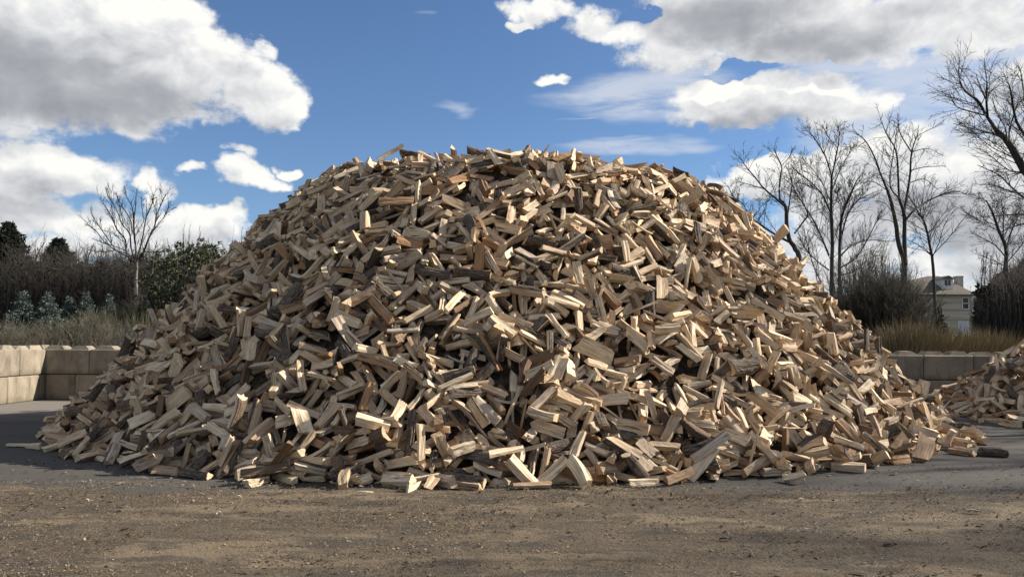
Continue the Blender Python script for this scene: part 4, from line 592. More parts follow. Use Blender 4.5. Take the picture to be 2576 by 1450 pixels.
440,350,140,304,-57,207,-407,206,93,32,34,177,343,253,106,2,-25,328,-150,261,238,128,52,135,469,525,260,310,88,4,-51,428,421,347,42,174,363,297,137,48,14,249,-158,378,366,66,49,219,596,336,4,254,-1,173,29,461,435,125,26,147,-659,416,20,170,-2,208,134,465,419,41,-1,195,101,549,440,148,26,145,377,489,300,295,-50,255,-379,668,430,31,24,5,-751,569,15,199,-28,355,
-349,484,341,340,51,242,-624,444,80,109,33,15,437,661,360,19,-38,145,-385,610,389,345,33,203,-661,839,170,336,18,134,177,49,10,34,12,325,162,125,75,27,-70,122,-84,86,85,240,-19,142,-337,342,248,21,51,230,48,228,223,18,-1,136,197,207,141,169,31,107,161,256,211,174,61,162,-285,104,46,227,-37,101,-158,383,387,165,22,278,-59,53,28,64,16,15,299,341,240,197,3,118,
-314,153,82,256,-13,153,470,254,61,45,1,71,-235,394,357,243,-37,301,50,118,94,233,-23,279,216,131,59,30,-8,327,631,507,106,230,23,32,-405,552,354,252,-10,295,-488,322,103,35,32,172,147,258,209,205,2,53,-272,290,226,350,39,140,77,306,287,188,3,174,-177,259,231,302,-48,4,-641,370,23,261,-14,348,548,557,213,41,-26,271,489,395,139,71,47,294,-319,572,430,224,-50,66,
-260,295,231,301,-35,75,366,336,174,230,6,333,547,389,86,211,51,224,371,412,249,164,15,54,606,346,14,58,5,68,-448,297,127,74,15,269,425,207,13,309,-33,304,-548,260,9,106,16,258,-135,375,367,347,17,143,387,563,344,172,47,118,411,563,323,230,29,237,664,669,125,355,-67,287,720,634,59,150,36,127,-432,779,406,33,17,13,-669,722,149,249,-39,305,-266,109,43,147,62,3,
-191,94,65,232,-52,140,260,213,118,68,77,246,-4,221,225,124,9,75,129,138,94,326,64,54,-22,229,229,311,-19,44,325,356,235,168,11,277,160,349,325,39,42,96,-18,227,221,242,-43,350,123,449,432,278,-50,33,347,346,210,305,-57,283,64,244,226,213,-18,14,-139,176,157,292,-53,340,330,389,258,102,-80,197,-503,273,68,82,-62,26,198,452,397,331,-37,81,-38,135,115,60,1,119,
174,233,170,200,39,125,389,415,240,341,62,177,-497,359,144,113,35,341,-311,358,257,85,56,13,-374,263,135,236,-15,185,427,384,186,265,-23,346,-510,274,45,38,55,279,-186,370,336,226,-44,14,-448,352,167,28,-17,209,469,380,147,280,35,309,442,669,361,53,-49,24,-689,430,8,140,19,272,-584,391,79,294,-55,8,-475,435,190,163,-60,8,532,328,43,65,26,287,-613,438,80,222,-4,3,
-508,536,229,313,-25,201,638,661,154,358,-63,132,-401,709,425,122,-27,182,-572,463,130,351,73,37,-353,633,432,11,53,106,658,548,85,166,36,148,-434,275,121,258,18,190,-15,371,374,18,32,343,119,357,334,102,-43,271,-446,539,305,222,7,246,612,350,1,119,0,346,205,483,416,280,-24,121,-274,128,53,316,-40,344,-18,85,42,316,-59,37,-428,300,126,274,-55,29,-34,161,151,266,39,310,
131,289,241,61,43,241,149,284,228,37,17,24,110,147,99,344,41,20,178,417,362,339,-48,24,-284,228,154,266,62,146,322,336,204,242,17,76,301,531,410,28,-2,33,269,467,354,239,-18,312,510,313,43,79,54,229,220,198,136,1,-36,194,-533,228,27,265,-15,322,-56,263,268,86,-31,75,-172,128,99,170,57,10,-542,259,32,276,-32,39,-470,440,230,285,29,137,-145,200,171,170,-11,107,
-395,257,143,179,-24,103,-471,380,202,15,-47,25,457,505,261,310,72,323,34,423,421,307,-34,181,586,327,12,302,13,42,482,278,61,197,-16,156,102,438,418,290,-27,159,-464,305,122,255,13,91,-127,292,289,154,-5,62,-560,361,75,135,-27,75,76,223,203,354,-37,17,-639,526,115,89,-2,281,-21,563,422,263,-20,100,-415,325,185,116,2,133,427,541,307,185,16,235,-497,308,80,197,-31,50,
395,229,53,312,-35,136,350,273,123,314,-80,111,-455,475,259,243,-13,24,382,195,38,258,54,278,-371,305,178,146,-15,63,-520,433,163,153,-1,147,500,753,327,74,-28,41,-576,291,20,270,-21,47,466,612,310,226,53,36,-669,751,144,0,-18,65,690,860,126,61,-39,292,811,861,14,62,34,212,-491,599,275,1,56,162,-94,39,43,106,74,12,239,114,27,349,-17,294,263,137,48,160,49,43,
-61,195,193,53,24,253,41,198,179,179,-5,18,321,242,136,107,77,291,-196,315,292,4,26,286,-85,77,54,164,2,86,140,363,352,118,43,201,330,167,31,214,21,332,-87,72,38,212,-26,63,345,195,52,188,2,258,-291,353,290,306,-12,205,-384,413,275,270,18,162,-224,392,360,253,-38,89,229,427,352,222,-32,89,336,434,301,47,12,265,278,492,387,239,-18,126,-45,172,151,28,32,147,
127,310,294,230,23,112,377,338,178,57,-1,247,45,321,306,61,40,22,354,397,259,332,-43,17,-182,359,346,271,-22,106,1,53,18,136,26,270,-97,427,428,124,21,282,396,238,67,63,-13,217,598,395,61,274,-50,158,-412,176,37,110,24,56,464,226,10,120,16,8,504,653,301,74,15,170,505,407,126,196,26,211,-170,151,128,124,14,165,380,600,393,132,51,248,447,435,194,345,-42,91,
289,706,423,90,4,353,101,495,425,91,4,173,301,659,420,23,-4,79,-295,490,379,220,-49,159,-232,448,386,227,-46,68,186,515,424,126,-3,165,614,455,75,134,40,354,-430,215,55,275,-30,76,414,693,394,203,34,195,-634,438,55,118,-34,221,495,555,246,100,24,328,679,797,131,63,-67,324,599,733,226,57,-28,325,547,864,292,235,57,133,495,445,181,321,-29,81,422,237,70,336,-36,38,
-5,31,36,210,-6,172,88,248,239,285,-56,195,222,205,145,357,-49,328,-222,135,106,152,11,6,-384,150,44,211,-25,182,-139,423,419,27,0,121,-103,208,190,155,41,270,439,232,46,108,54,21,-403,527,337,250,-48,335,-423,157,28,304,-19,359,651,369,11,117,7,9,455,640,353,143,42,174,-230,328,296,24,27,346,-116,427,427,293,-45,300,316,354,230,4,-10,9,611,529,142,186,34,205,
133,415,395,226,-24,250,281,212,116,207,-32,30,283,480,365,115,53,38,-116,440,423,330,-12,11,281,633,418,295,-1,167,316,434,296,26,-18,52,186,431,380,15,-9,41,-557,262,5,274,-1,30,348,414,263,56,26,264,-652,419,47,266,-12,208,498,394,119,22,-10,201,78,500,433,317,-11,337,-131,296,281,22,32,205,657,617,105,41,-5,225,-271,447,359,45,52,21,651,505,54,255,-11,140,
-768,685,25,288,29,187,261,188,100,340,-32,319,-88,29,9,20,7,246,-305,108,41,166,17,259,-490,186,9,207,20,25,-154,155,131,178,-26,265,-158,123,93,103,17,260,52,253,230,15,-41,14,409,462,272,183,19,276,-445,301,136,163,27,142,-124,283,275,52,41,290,-281,380,320,119,64,236,321,293,158,243,-44,60,557,353,61,91,39,20,410,461,245,335,-37,35,437,651,373,249,-36,166,
-64,436,419,162,-41,180,418,488,266,129,49,60,18,195,164,30,31,95,560,469,123,91,46,102,-639,412,48,63,29,319,-315,456,344,112,-5,68,491,522,226,121,57,324,647,410,7,90,3,271,-468,638,329,322,-13,293,-610,655,187,166,-18,74,-292,413,325,354,35,96,378,727,439,12,-27,122,-231,90,59,315,-47,208,326,282,193,162,6,48,309,206,91,280,-37,167,126,83,48,195,-5,341,
-56,42,13,162,-11,200,-255,133,87,203,-14,174,-583,330,75,220,-55,207,-20,155,156,117,-37,38,5,125,99,275,-37,163,479,611,342,128,-42,83,260,176,77,168,30,277,335,209,103,259,29,269,495,262,32,336,30,29,-196,261,232,358,41,313,360,397,266,289,-29,147,532,295,32,158,38,50,204,210,151,68,12,14,51,407,416,5,-43,75,316,452,336,216,-1,116,519,405,135,280,-10,68,
553,455,155,356,-31,86,472,229,18,209,2,146,-284,113,37,237,-62,185,26,353,365,255,-17,146,-329,350,245,63,54,15,249,405,328,52,8,265,-724,465,6,88,4,210,-227,312,271,0,22,13,-449,441,260,280,-9,2,-68,242,243,306,3,168,79,441,424,250,-1,30,-597,491,168,313,1,148,-299,543,424,118,-30,95,662,494,53,276,-14,177,-661,485,70,96,32,114,-19,183,171,170,9,303,
-428,648,384,179,-21,4,524,395,116,45,26,124,487,729,349,346,7,39,-377,652,427,227,-39,192,-393,345,213,307,17,257,-749,513,5,128,0,182,-280,525,411,190,-14,107,-502,486,219,279,49,213,-217,555,427,239,-43,191,-407,558,347,140,30,336,388,700,427,124,-1,183,-400,441,268,76,34,156,-453,401,197,328,-7,25,-529,692,275,294,35,296,544,593,220,356,-28,202,690,758,114,119,-11,26,
-560,576,205,133,-28,62,714,785,85,88,-61,183,-582,619,200,309,-29,266,-624,662,173,239,-23,214,607,746,204,260,46,145,-513,667,289,147,14,175,-596,742,231,253,-51,190,-759,753,63,167,-3,177,249,163,86,50,63,76,116,196,165,184,24,32,-231,125,76,1,54,296,175,201,152,82,34,151,-325,86,12,205,-32,307,565,371,76,161,3,356,-206,239,216,134,-4,295,346,141,4,36,0,349,
453,375,168,47,-20,257,82,237,210,27,-16,91,587,390,68,126,19,110,105,270,237,180,53,180,-572,415,115,182,-19,4,-492,547,284,325,15,317,53,300,295,279,-22,266,-35,41,10,273,-24,102,298,366,252,11,-29,213,402,190,33,181,27,110,234,109,19,224,21,36,-37,447,421,184,-8,126,-334,398,293,77,5,128,681,389,4,245,-1,282,552,603,232,18,-26,249,87,115,71,296,-49,89,
538,504,184,227,7,247,456,374,139,121,50,171,385,332,153,41,11,33,430,342,136,116,43,184,85,272,242,226,-56,350,310,488,368,237,-25,137,468,543,270,15,-42,345,-36,438,436,90,-1,338,295,547,410,143,33,165,-509,395,140,349,36,231,-423,503,297,128,26,354,-526,323,67,240,-36,193,407,537,311,128,51,79,-554,504,179,55,-4,82,-612,760,210,233,-23,289,536,712,271,216,52,300,
-361,663,435,232,-47,189,-644,645,144,138,-33,279,82,114,86,359,-18,286,-426,249,106,54,38,66,4,176,174,191,18,265,252,122,32,15,-11,189,-259,397,345,5,29,91,-164,181,171,318,-39,321,375,202,57,282,-2,295,-249,415,369,343,22,179,-49,172,166,2,0,88,255,486,402,212,41,285,-388,398,262,340,-58,231,438,290,98,218,31,162,-87,193,194,91,24,169,-481,211,26,7,60,142,
346,393,259,148,35,308,198,323,262,153,58,95,300,225,100,71,33,212,120,472,446,153,11,193,12,87,48,333,-23,206,-365,586,410,182,-69,18,-368,448,319,109,43,252,236,255,177,21,38,266,181,457,410,240,-14,70,-211,72,17,51,44,216,-309,498,388,55,45,46,481,265,35,31,26,224,-321,556,415,143,-30,177,236,455,383,75,21,1,-297,392,309,309,-7,226,439,514,298,48,19,284,
634,480,87,276,-24,168,-602,388,79,257,-50,314,308,266,158,329,-49,19,267,202,97,35,29,247,-406,208,69,354,2,348,50,209,179,211,-34,110,126,218,169,356,-24,29,-467,537,285,347,28,230,317,492,364,257,-8,139,-387,367,220,163,-37,83,-320,402,300,237,-39,7,-606,363,32,315,33,68,-556,537,201,320,19,6,632,566,103,73,-4,23,-672,420,10,298,14,161,-798,765,16,68,1,307,
598,704,214,262,36,233,505,472,179,331,-54,148,-147,51,25,355,20,78,-71,214,211,178,26,45,-276,298,247,59,41,167,163,298,255,32,15,131,92,296,299,139,33,175,-185,187,150,20,39,351,73,339,336,264,-47,333,-539,211,14,101,17,47,25,309,326,247,-24,65,237,465,394,48,21,275,383,260,106,4,25,139,55,375,365,212,-29,219,-168,440,427,300,7,112,-363,137,24,133,22,235,
299,435,331,74,49,105,219,405,341,177,56,124,413,442,257,261,-11,150,294,281,178,258,-1,178,-274,480,398,67,60,199,204,511,421,329,10,9,649,358,4,213,-1,162,-344,339,224,259,-61,340,279,189,76,273,-49,292,-459,270,79,284,-40,103,-185,458,424,107,42,194,442,332,128,119,52,360,-159,394,380,60,31,339,451,502,246,320,-49,283,-47,338,335,255,-44,2,433,494,268,71,25,244,
-9,418,421,138,48,103,192,567,451,266,-7,82,-604,705,206,232,-55,278,-578,724,243,260,58,269,421,653,373,55,5,253,525,646,268,153,55,249,689,594,78,10,-32,341,597,708,228,341,-38,27,-500,636,298,215,-31,295,2,98,78,230,-56,306,159,78,20,345,-21,224,271,99,30,167,-76,323,149,164,120,183,-10,162,-42,293,311,304,-52,215,-98,125,116,106,21,131,-179,353,328,358,19,160,
-185,170,146,154,39,2,240,378,317,188,22,129,-404,321,203,202,-45,113,238,316,247,214,-21,177,-96,359,356,185,-31,4,339,336,202,293,-28,217,-38,253,258,117,36,153,-194,174,137,342,-38,66,137,375,338,105,50,115,366,212,50,32,9,92,-295,554,435,225,-10,188,206,386,331,170,14,274,-4,270,256,300,-54,244,221,317,243,91,39,92,-335,159,62,37,34,295,-357,467,333,155,-45,321,
-489,553,277,290,19,29,-518,208,2,42,0,22,589,589,173,53,-59,290,-303,238,150,54,42,80,545,411,103,347,-43,7,-604,514,135,308,0,90,633,581,109,35,-17,226,400,559,324,186,33,29,-627,565,154,280,-41,146,570,523,165,219,43,298,-135,111,104,166,-44,208,-123,126,122,347,-26,54,104,182,159,216,-29,340,-569,324,52,38,-32,64,-341,165,74,137,24,334,159,338,309,209,35,179,
-261,315,272,308,-19,47,362,311,168,250,-39,316,-118,74,36,122,37,150,-89,291,295,5,47,209,-3,150,132,96,69,84,-423,414,239,269,11,175,-495,234,38,311,-39,3,259,236,139,339,21,60,428,428,222,197,5,358,294,274,165,345,-41,28,375,483,308,90,42,39,-344,518,372,107,51,148,333,503,360,342,-57,203,433,522,302,202,-46,350,479,403,160,191,22,58,-421,297,137,288,-9,181,
-236,262,202,208,-30,350,-657,529,88,227,41,102,-379,208,85,76,25,157,202,121,54,306,-45,179,-341,263,157,290,-9,266,210,241,164,355,-11,343,284,679,421,166,35,187,119,100,45,244,-35,215,-399,632,403,93,6,139,-416,386,213,291,6,163,-382,433,282,154,-35,44,-13,575,434,341,-7,301,317,310,176,248,-32,162,-612,556,164,350,49,182,-351,558,384,155,-26,328,486,484,199,157,49,166,
-577,569,193,185,-21,24,292,437,323,28,8,184,229,162,76,214,-17,166,460,592,306,162,36,15,525,576,231,87,39,164,-592,433,101,108,-24,174,-391,102,22,342,14,6,-170,350,366,194,-47,180,287,386,300,144,-60,113,127,278,261,160,6,71,260,240,151,308,43,35,96,101,55,66,9,166,-296,297,234,154,12,234,253,290,208,345,-26,302,390,172,18,209,45,99,-226,334,308,34,31,56,
-153,337,320,90,46,97,-318,100,34,105,21,99,-305,257,187,2,-9,104,-176,303,293,354,8,128,-394,187,65,138,-43,343,403,263,80,284,-64,184,73,289,277,288,-44,79,-318,365,294,132,31,357,231,494,415,304,-3,291,359,438,282,134,-85,7,532,317,51,90,4,223,-38,297,294,317,-36,247,145,269,235,191,-10,310,526,281,24,328,-57,339,-212,312,265,188,-32,247,-339,404,306,247,-12,250,
512,573,252,24,5,272,-707,496,29,24,11,182,512,282,21,48,-13,136,-439,406,219,187,-27,211,382,565,360,49,-32,114,393,289,115,219,-32,69,-225,354,308,131,48,259,-439,247,83,116,2,309,52,489,447,249,22,310,-207,508,431,187,-35,336,-431,406,212,25,29,92,355,614,420,228,5,60,-220,225,184,49,-23,161,-557,273,24,303,25,300,-640,492,74,114,6,306,340,613,417,322,-53,281,
776,822,50,337,62,59,647,757,160,221,34,50,708,674,77,333,-27,126,-474,526,270,212,-44,6,-125,81,69,63,36,45,-147,160,143,211,-3,24,257,280,198,204,42,2,279,276,192,345,35,348,229,284,218,110,25,10,-237,419,380,18,1,285,478,402,172,68,-48,351,93,438,440,249,-53,41,-54,59,23,217,-38,213,136,341,309,25,-17,204,392,418,256,265,5,155,487,595,287,348,22,37,
-262,370,321,305,-37,159,-426,443,265,164,-6,190,-237,429,380,11,63,194,611,370,19,17,43,178,535,460,163,89,-5,72,-371,535,357,349,47,65,-332,451,339,142,-29,36,447,398,175,93,34,17,199,484,412,333,-32,9,-34,77,38,328,-23,41,271,449,354,316,-65,176,321,380,244,81,56,133,132,371,349,276,-58,137,-311,322,233,239,-33,339,-437,527,306,75,7,172,-453,169,6,323,7,318,
-102,321,312,298,-30,141,-214,502,415,68,6,163,-536,399,132,115,-32,323,-330,183,82,238,-50,344,335,628,430,228,47,145,452,597,322,277,-17,331,-409,536,324,228,-36,329,-589,706,223,91,49,51,-670,451,21,252,-28,47,722,529,20,307,-19,179,605,400,47,258,-32,37,667,535,76,11,7,165,418,687,401,107,27,26,-106,96,83,229,-42,338,-203,62,31,2,32,336,358,188,70,166,-16,109,
224,214,157,117,59,125,105,141,108,308,-37,276,177,146,75,205,24,41,-148,51,9,151,18,326,-97,241,251,354,-55,180,284,246,142,30,-8,64,491,376,159,35,17,204,210,313,252,349,-22,33,-83,118,105,155,43,202,508,394,131,149,30,256,488,248,23,67,59,333,230,340,270,84,39,313,-166,199,164,345,-18,235,-405,154,26,161,-41,95,116,271,240,55,-23,89,-423,520,316,262,34,3,
535,274,9,194,-22,332,428,499,282,12,-6,308,-499,202,9,143,17,340,-416,126,15,229,-26,13,-31,483,418,320,25,269,-112,448,432,271,-14,273,-457,586,321,290,31,112,-545,309,45,227,-39,187,516,636,291,243,37,68,-171,326,302,261,-33,38,114,426,410,48,37,251,376,233,63,297,-46,124,139,287,238,242,-32,351,-491,333,115,281,-8,139,510,333,66,298,-44,261,74,443,438,95,-1,333,
546,402,90,217,35,166,769,672,26,43,51,156,375,337,166,218,13,323,-512,662,279,308,-15,285,-241,202,156,180,12,337,-179,40,22,290,-17,293,-199,245,232,135,15,11,-319,253,178,65,-27,85,106,49,5,70,0,174,267,332,234,140,35,167,545,311,36,311,62,174,-107,91,59,357,17,143,630,544,119,147,12,178,-429,430,242,53,21,139,90,393,382,162,58,63,507,300,41,51,-43,155,
-461,477,266,330,41,195,-239,162,108,309,7,216,312,172,43,216,-26,90,-656,397,31,102,-17,323,-397,377,226,24,60,148,527,409,127,288,18,282,-84,392,398,24,59,91,293,113,16,269,11,21,-507,440,178,251,6,286,-561,229,3,305,0,69,707,550,56,10,46,172,635,572,126,125,-22,101,367,418,259,343,-39,123,569,687,253,353,4,71,-647,391,13,157,30,114,598,421,53,271,-24,29,
-674,464,40,34,-33,214,-264,149,100,206,46,128,196,204,166,344,7,14,464,355,149,118,79,116,-288,250,190,196,-20,282,420,336,149,49,-78,310,140,167,127,178,-10,184,-210,326,319,104,59,131,-25,278,280,157,22,227,-437,320,176,277,-60,46,491,222,12,142,-27,156,-471,213,63,258,57,116,413,236,59,168,19,188,-332,219,138,39,54,208,-188,74,32,72,23,307,-142,337,329,267,-74,74,
156,433,411,219,-15,334,300,183,57,93,44,135,404,567,358,129,70,23,-292,141,73,192,-64,356,173,104,29,113,48,296,-753,526,16,240,3,158,-576,349,68,173,18,67,-468,520,281,241,-55,310,580,595,199,68,12,320,-100,153,124,72,52,30,428,656,383,121,-1,157,103,264,228,165,44,40,-566,494,188,15,35,0,215,524,438,295,1,178,643,417,20,229,-53,358,480,351,110,300,-47,21,
602,530,131,359,-7,316,-63,520,423,29,41,175,207,228,161,226,28,341,499,591,262,232,-9,64,-549,613,237,270,39,348,478,666,330,162,2,2,-559,461,137,35,50,358,-619,746,192,308,-12,240,-568,689,243,193,1,198,-338,394,275,161,-10,307,697,691,88,231,-19,185,421,773,406,61,-45,351,520,705,306,60,8,29,466,710,346,29,3,291,531,831,297,38,-28,273,-519,707,313,188,-48,257,
742,647,55,241,31,309,-149,231,225,143,39,208,1,105,74,93,66,203,-172,55,23,309,-7,252,-232,462,409,168,-14,124,261,121,25,215,23,86,233,424,363,145,41,92,333,138,8,217,1,122,366,499,343,188,33,84,69,333,321,166,30,217,-330,280,196,104,26,182,-317,333,244,100,27,62,-329,340,241,260,-61,96,-417,205,50,245,-58,226,-524,317,79,219,-53,201,426,213,19,188,65,344,
302,402,282,8,-38,268,-338,425,312,300,-41,266,4,178,165,325,-30,147,176,362,305,71,37,135,-349,490,356,120,-23,194,-360,327,203,237,-46,333,235,390,323,268,1,81,-37,249,230,310,-39,252,-268,363,300,323,9,322,-449,529,305,134,-36,239,229,157,61,216,29,64,324,307,185,23,-11,85,358,238,81,250,-44,72,-235,106,60,336,-37,190,254,438,350,115,63,137,126,481,422,305,-28,65,
332,569,406,273,-13,208,382,597,371,83,36,281,-323,173,70,242,-44,100,-374,513,343,340,12,278,-188,485,431,355,26,296,1,66,23,331,-22,269,35,150,117,28,10,67,517,558,237,56,-2,337,378,315,156,230,8,165,139,128,86,345,-14,54,-346,246,165,103,53,12,201,163,84,271,-34,186,-431,302,143,227,-2,11,-86,401,422,332,-5,348,65,158,136,247,19,158,470,364,139,322,-23,40,
-148,397,402,325,-12,168,-199,56,6,353,4,141,-387,248,131,193,23,215,-504,420,188,143,-14,110,-229,61,19,203,-9,336,-528,300,65,249,5,118,290,297,194,282,-46,203,-377,407,269,176,-7,174,-378,332,215,17,30,153,5,55,9,18,10,247,427,316,124,131,9,223,-171,226,197,150,21,304,35,393,389,109,45,345,-438,467,271,295,8,183,204,125,33,263,-44,267,-112,156,124,51,50,18,
-199,385,366,341,-15,223,229,367,286,213,-6,125,-381,560,364,74,38,265,-23,321,310,272,-44,348,356,160,5,215,-5,211,216,298,222,27,22,221,455,341,125,294,-28,303,537,550,211,146,31,199,-271,394,323,123,26,321,82,336,321,142,21,305,-509,460,197,24,35,161,23,190,158,46,30,323,200,509,427,307,-2,10,120,500,429,336,7,5,-153,579,418,339,-2,161,-668,594,103,324,-10,172,
-428,486,274,39,48,350,-458,624,329,146,9,19,552,572,193,185,32,181,-738,622,49,84,17,337,630,584,145,81,25,202,-437,624,359,228,-42,221,-99,263,284,187,37,102,-275,287,232,185,-39,329,-298,208,159,183,-51,176,273,242,157,120,50,93,335,393,270,330,-30,214,40,102,75,163,0,124,-95,46,23,122,25,265,121,197,150,220,-41,243,96,113,71,256,42,308,214,383,308,319,-39,298,
224,505,432,188,3,189,217,452,388,342,-73,61,225,344,281,148,12,130,-292,482,386,212,-23,251,-218,144,111,100,-1,140,372,444,288,48,-30,26,153,500,441,187,13,177,-153,311,293,258,-50,350,425,457,227,300,-61,250,-359,293,188,2,-10,329,575,455,111,310,-11,332,-374,136,14,260,-45,155,-465,450,236,141,-26,248,-660,356,3,151,3,278,-249,481,403,23,9,262,-511,442,185,25,57,239,
-587,258,4,107,2,105,-308,471,368,309,57,9,213,390,329,349,-24,342,44,218,190,242,-45,334,-220,235,190,167,-17,308,-429,580,342,41,21,208,-380,506,329,302,-23,183,-543,371,88,279,-33,298,402,601,358,237,9,22,-512,301,68,267,3,4,-469,589,297,132,4,229,-707,654,78,118,-26,209,-681,924,150,343,-30,296,621,660,172,330,-31,120,-191,143,127,161,-19,326,280,266,168,334,-5,224,
-351,165,57,189,5,144,66,306,298,253,-47,154,182,223,184,11,-21,6,268,351,270,183,-42,124,-407,239,108,118,38,154,326,229,88,352,-33,36,517,359,110,28,16,349,-174,39,2,329,1,6,-99,170,148,242,-31,36,-364,369,254,17,46,3,115,111,46,280,-47,355,19,237,213,280,-61,169,223,348,273,270,-31,134,387,214,57,231,-61,86,24,142,103,269,-47,191,306,568,428,225,23,4,
295,308,187,32,9,146,-296,120,37,81,55,138,418,567,333,66,12,229,556,409,87,232,32,345,662,413,4,56,-7,3,-495,358,121,73,52,1,-387,207,84,117,-17,319,319,573,406,331,-22,44,-603,532,125,105,25,321,390,370,183,105,45,208,361,571,378,357,-45,170,646,596,111,196,70,226,342,331,191,199,-24,37,716,520,16,25,-78,184,-549,495,187,323,15,172,-538,617,236,107,-4,64,
-460,729,371,123,15,347,-203,95,64,41,41,137,-335,121,44,345,-24,295,-165,69,38,141,-19,49,114,214,190,133,69,169,344,273,151,345,-33,87,-135,216,206,51,40,265,289,154,55,276,-30,183,500,241,22,41,30,177,486,298,88,217,-24,216,344,168,33,308,-50,296,43,116,101,302,8,260,93,147,112,302,-18,292,75,360,349,0,4,198,-313,306,230,330,-32,223,157,211,164,229,81,164,
-233,283,246,146,-55,113,428,307,104,156,37,139,-535,298,77,290,-13,302,-319,86,4,117,0,183,181,382,347,130,-23,180,95,438,428,78,57,187,267,406,321,221,10,188,29,256,246,243,-23,101,109,252,227,76,39,333,248,419,362,256,5,122,77,300,295,76,17,83,412,344,160,223,72,81,-136,275,285,345,-1,108,-526,448,188,273,-29,137,5,418,436,231,-17,77,-259,534,441,6,-59,53,
-452,159,4,341,-2,59,-45,105,80,70,59,256,36,463,443,103,-14,184,474,370,125,73,-7,211,479,248,27,237,-43,41,-156,436,414,272,-8,67,-355,173,61,210,-44,171,292,380,265,174,49,252,218,155,61,152,41,54,-403,672,414,106,9,244,-201,532,417,347,1,28,-307,100,12,140,19,20,244,554,434,166,37,191,-295,581,433,33,-4,79,-350,575,405,56,67,302,737,470,7,47,3,262,
-481,490,232,314,19,339,-499,649,297,17,36,357,-548,815,290,16,16,278,-511,659,296,181,1,119,-675,565,92,352,53,343,743,638,51,233,26,284,503,462,187,223,20,21,102,168,138,176,26,85,293,208,119,210,-5,264,528,230,16,51,32,207,-413,194,73,150,-34,87,-49,228,233,166,6,213,-28,46,29,325,-1,12,-297,273,207,236,-47,335,210,264,197,24,-1,312,39,289,282,8,-11,155,
-442,254,108,306,34,287,-94,382,401,215,-40,332,190,190,117,222,-21,301,-57,276,305,290,-35,89,190,390,367,214,14,224,120,296,272,155,54,241,-381,434,296,339,27,118,-692,632,133,140,-54,252,156,400,373,102,45,22,226,373,308,4,-40,199,287,124,22,37,-7,350,-111,341,346,54,31,346,60,253,243,81,23,287,599,514,133,107,79,307,-345,373,262,20,62,43,-162,494,451,198,2,195,
-248,118,65,167,8,285,-493,473,245,304,19,24,694,473,19,206,-1,210,-194,237,211,332,31,43,345,436,289,250,-27,222,-368,461,320,171,-27,117,-531,679,297,342,44,346,229,121,19,259,-49,337,-271,579,448,220,9,8,-529,573,255,131,-34,305,449,688,374,260,-4,309,508,629,277,266,21,170,4,539,429,78,-6,224,-486,381,150,191,-54,335,691,689,107,318,-19,201,-582,502,164,326,26,354,
399,505,291,91,32,31,-720,729,87,22,-76,44,-599,551,157,237,-37,351,-408,667,397,245,-40,209,541,619,239,157,34,322,-770,717,29,48,28,306,-690,938,129,209,40,44,710,717,89,99,18,4,672,738,142,130,47,33,71,28,16,298,-34,253,427,217,38,328,-44,42,-27,92,71,334,-38,228,34,75,69,138,7,199,-71,53,36,57,-50,133,-12,157,166,345,-32,128,-41,164,178,2,29,1,
369,244,105,51,-51,120,127,238,207,321,-41,196,562,295,30,187,14,262,-257,241,204,218,-35,24,695,413,17,276,2,306,604,372,45,182,69,28,-222,262,224,135,5,296,-275,147,92,83,20,282,-23,252,252,159,7,304,-119,229,219,117,19,289,-329,128,51,157,5,340,176,126,65,82,7,53,61,371,375,248,-32,180,-604,281,13,193,8,160,-362,316,234,316,-13,170,405,300,130,138,22,93,
-531,377,141,147,5,294,444,476,246,135,31,351,-367,525,377,311,9,283,-487,334,133,173,47,23,508,369,110,219,-7,116,-219,239,205,316,12,308,-514,339,109,208,-20,167,16,406,423,130,-20,302,707,407,6,76,-2,173,-609,328,24,308,6,103,-114,125,104,340,-24,96,469,473,215,33,2,49,-429,332,180,121,3,171,166,485,437,40,32,81,-515,531,254,257,-81,91,328,416,281,241,-35,133,
-610,349,31,314,52,236,-514,334,95,307,-7,324,-30,465,423,16,14,250,572,676,247,236,39,59,314,608,437,289,-4,345,159,326,279,228,-17,170,-633,579,155,168,44,100,-551,688,280,292,-56,328,459,553,290,211,20,328,-633,476,86,24,21,96,-293,610,450,47,-5,226,371,629,414,287,-35,59,141,558,427,152,2,334,668,643,106,156,16,199,-588,368,58,53,23,49,-678,624,113,143,-11,340,
510,623,263,49,3,356,-756,658,44,155,-61,61,700,781,100,140,-32,289,-549,678,255,350,25,279,-772,976,44,127,38,211,-698,652,104,117,-73,39,-570,629,235,105,25,159,505,641,284,274,19,223,485,683,322,354,-32,18,-364,712,454,221,-24,264,-311,109,66,30,73,118,206,104,52,12,-34,146,302,173,77,0,-35,354,-420,178,50,3,37,325,29,138,127,2,18,304,-359,254,171,289,69,332,
174,252,218,205,15,305,261,203,114,9,37,103,-377,178,71,130,61,317,-444,367,208,11,41,260,-242,212,169,266,-4,189,249,524,438,28,-19,223,307,399,299,258,13,291,-54,231,222,336,-4,235,374,401,242,142,72,238,526,633,295,226,-28,131,155,134,67,75,44,208,409,602,370,206,4,258,-399,134,6,8,3,263,498,531,243,205,9,260,-136,407,401,254,-41,252,422,192,10,348,-2,117,
408,369,171,142,46,284,-314,378,292,308,-28,129,691,486,23,53,-6,122,-336,623,430,64,-38,197,602,542,138,357,-26,118,-716,626,54,203,-33,340,-722,584,49,54,43,254,408,642,391,283,-43,103,442,757,390,89,18,26,-19,105,93,158,19,120,15,122,114,56,56,77,-160,70,32,180,-16,199,-366,108,17,79,64,300,55,105,78,160,23,16,-202,91,50,56,14,185,-463,184,18,180,19,282,
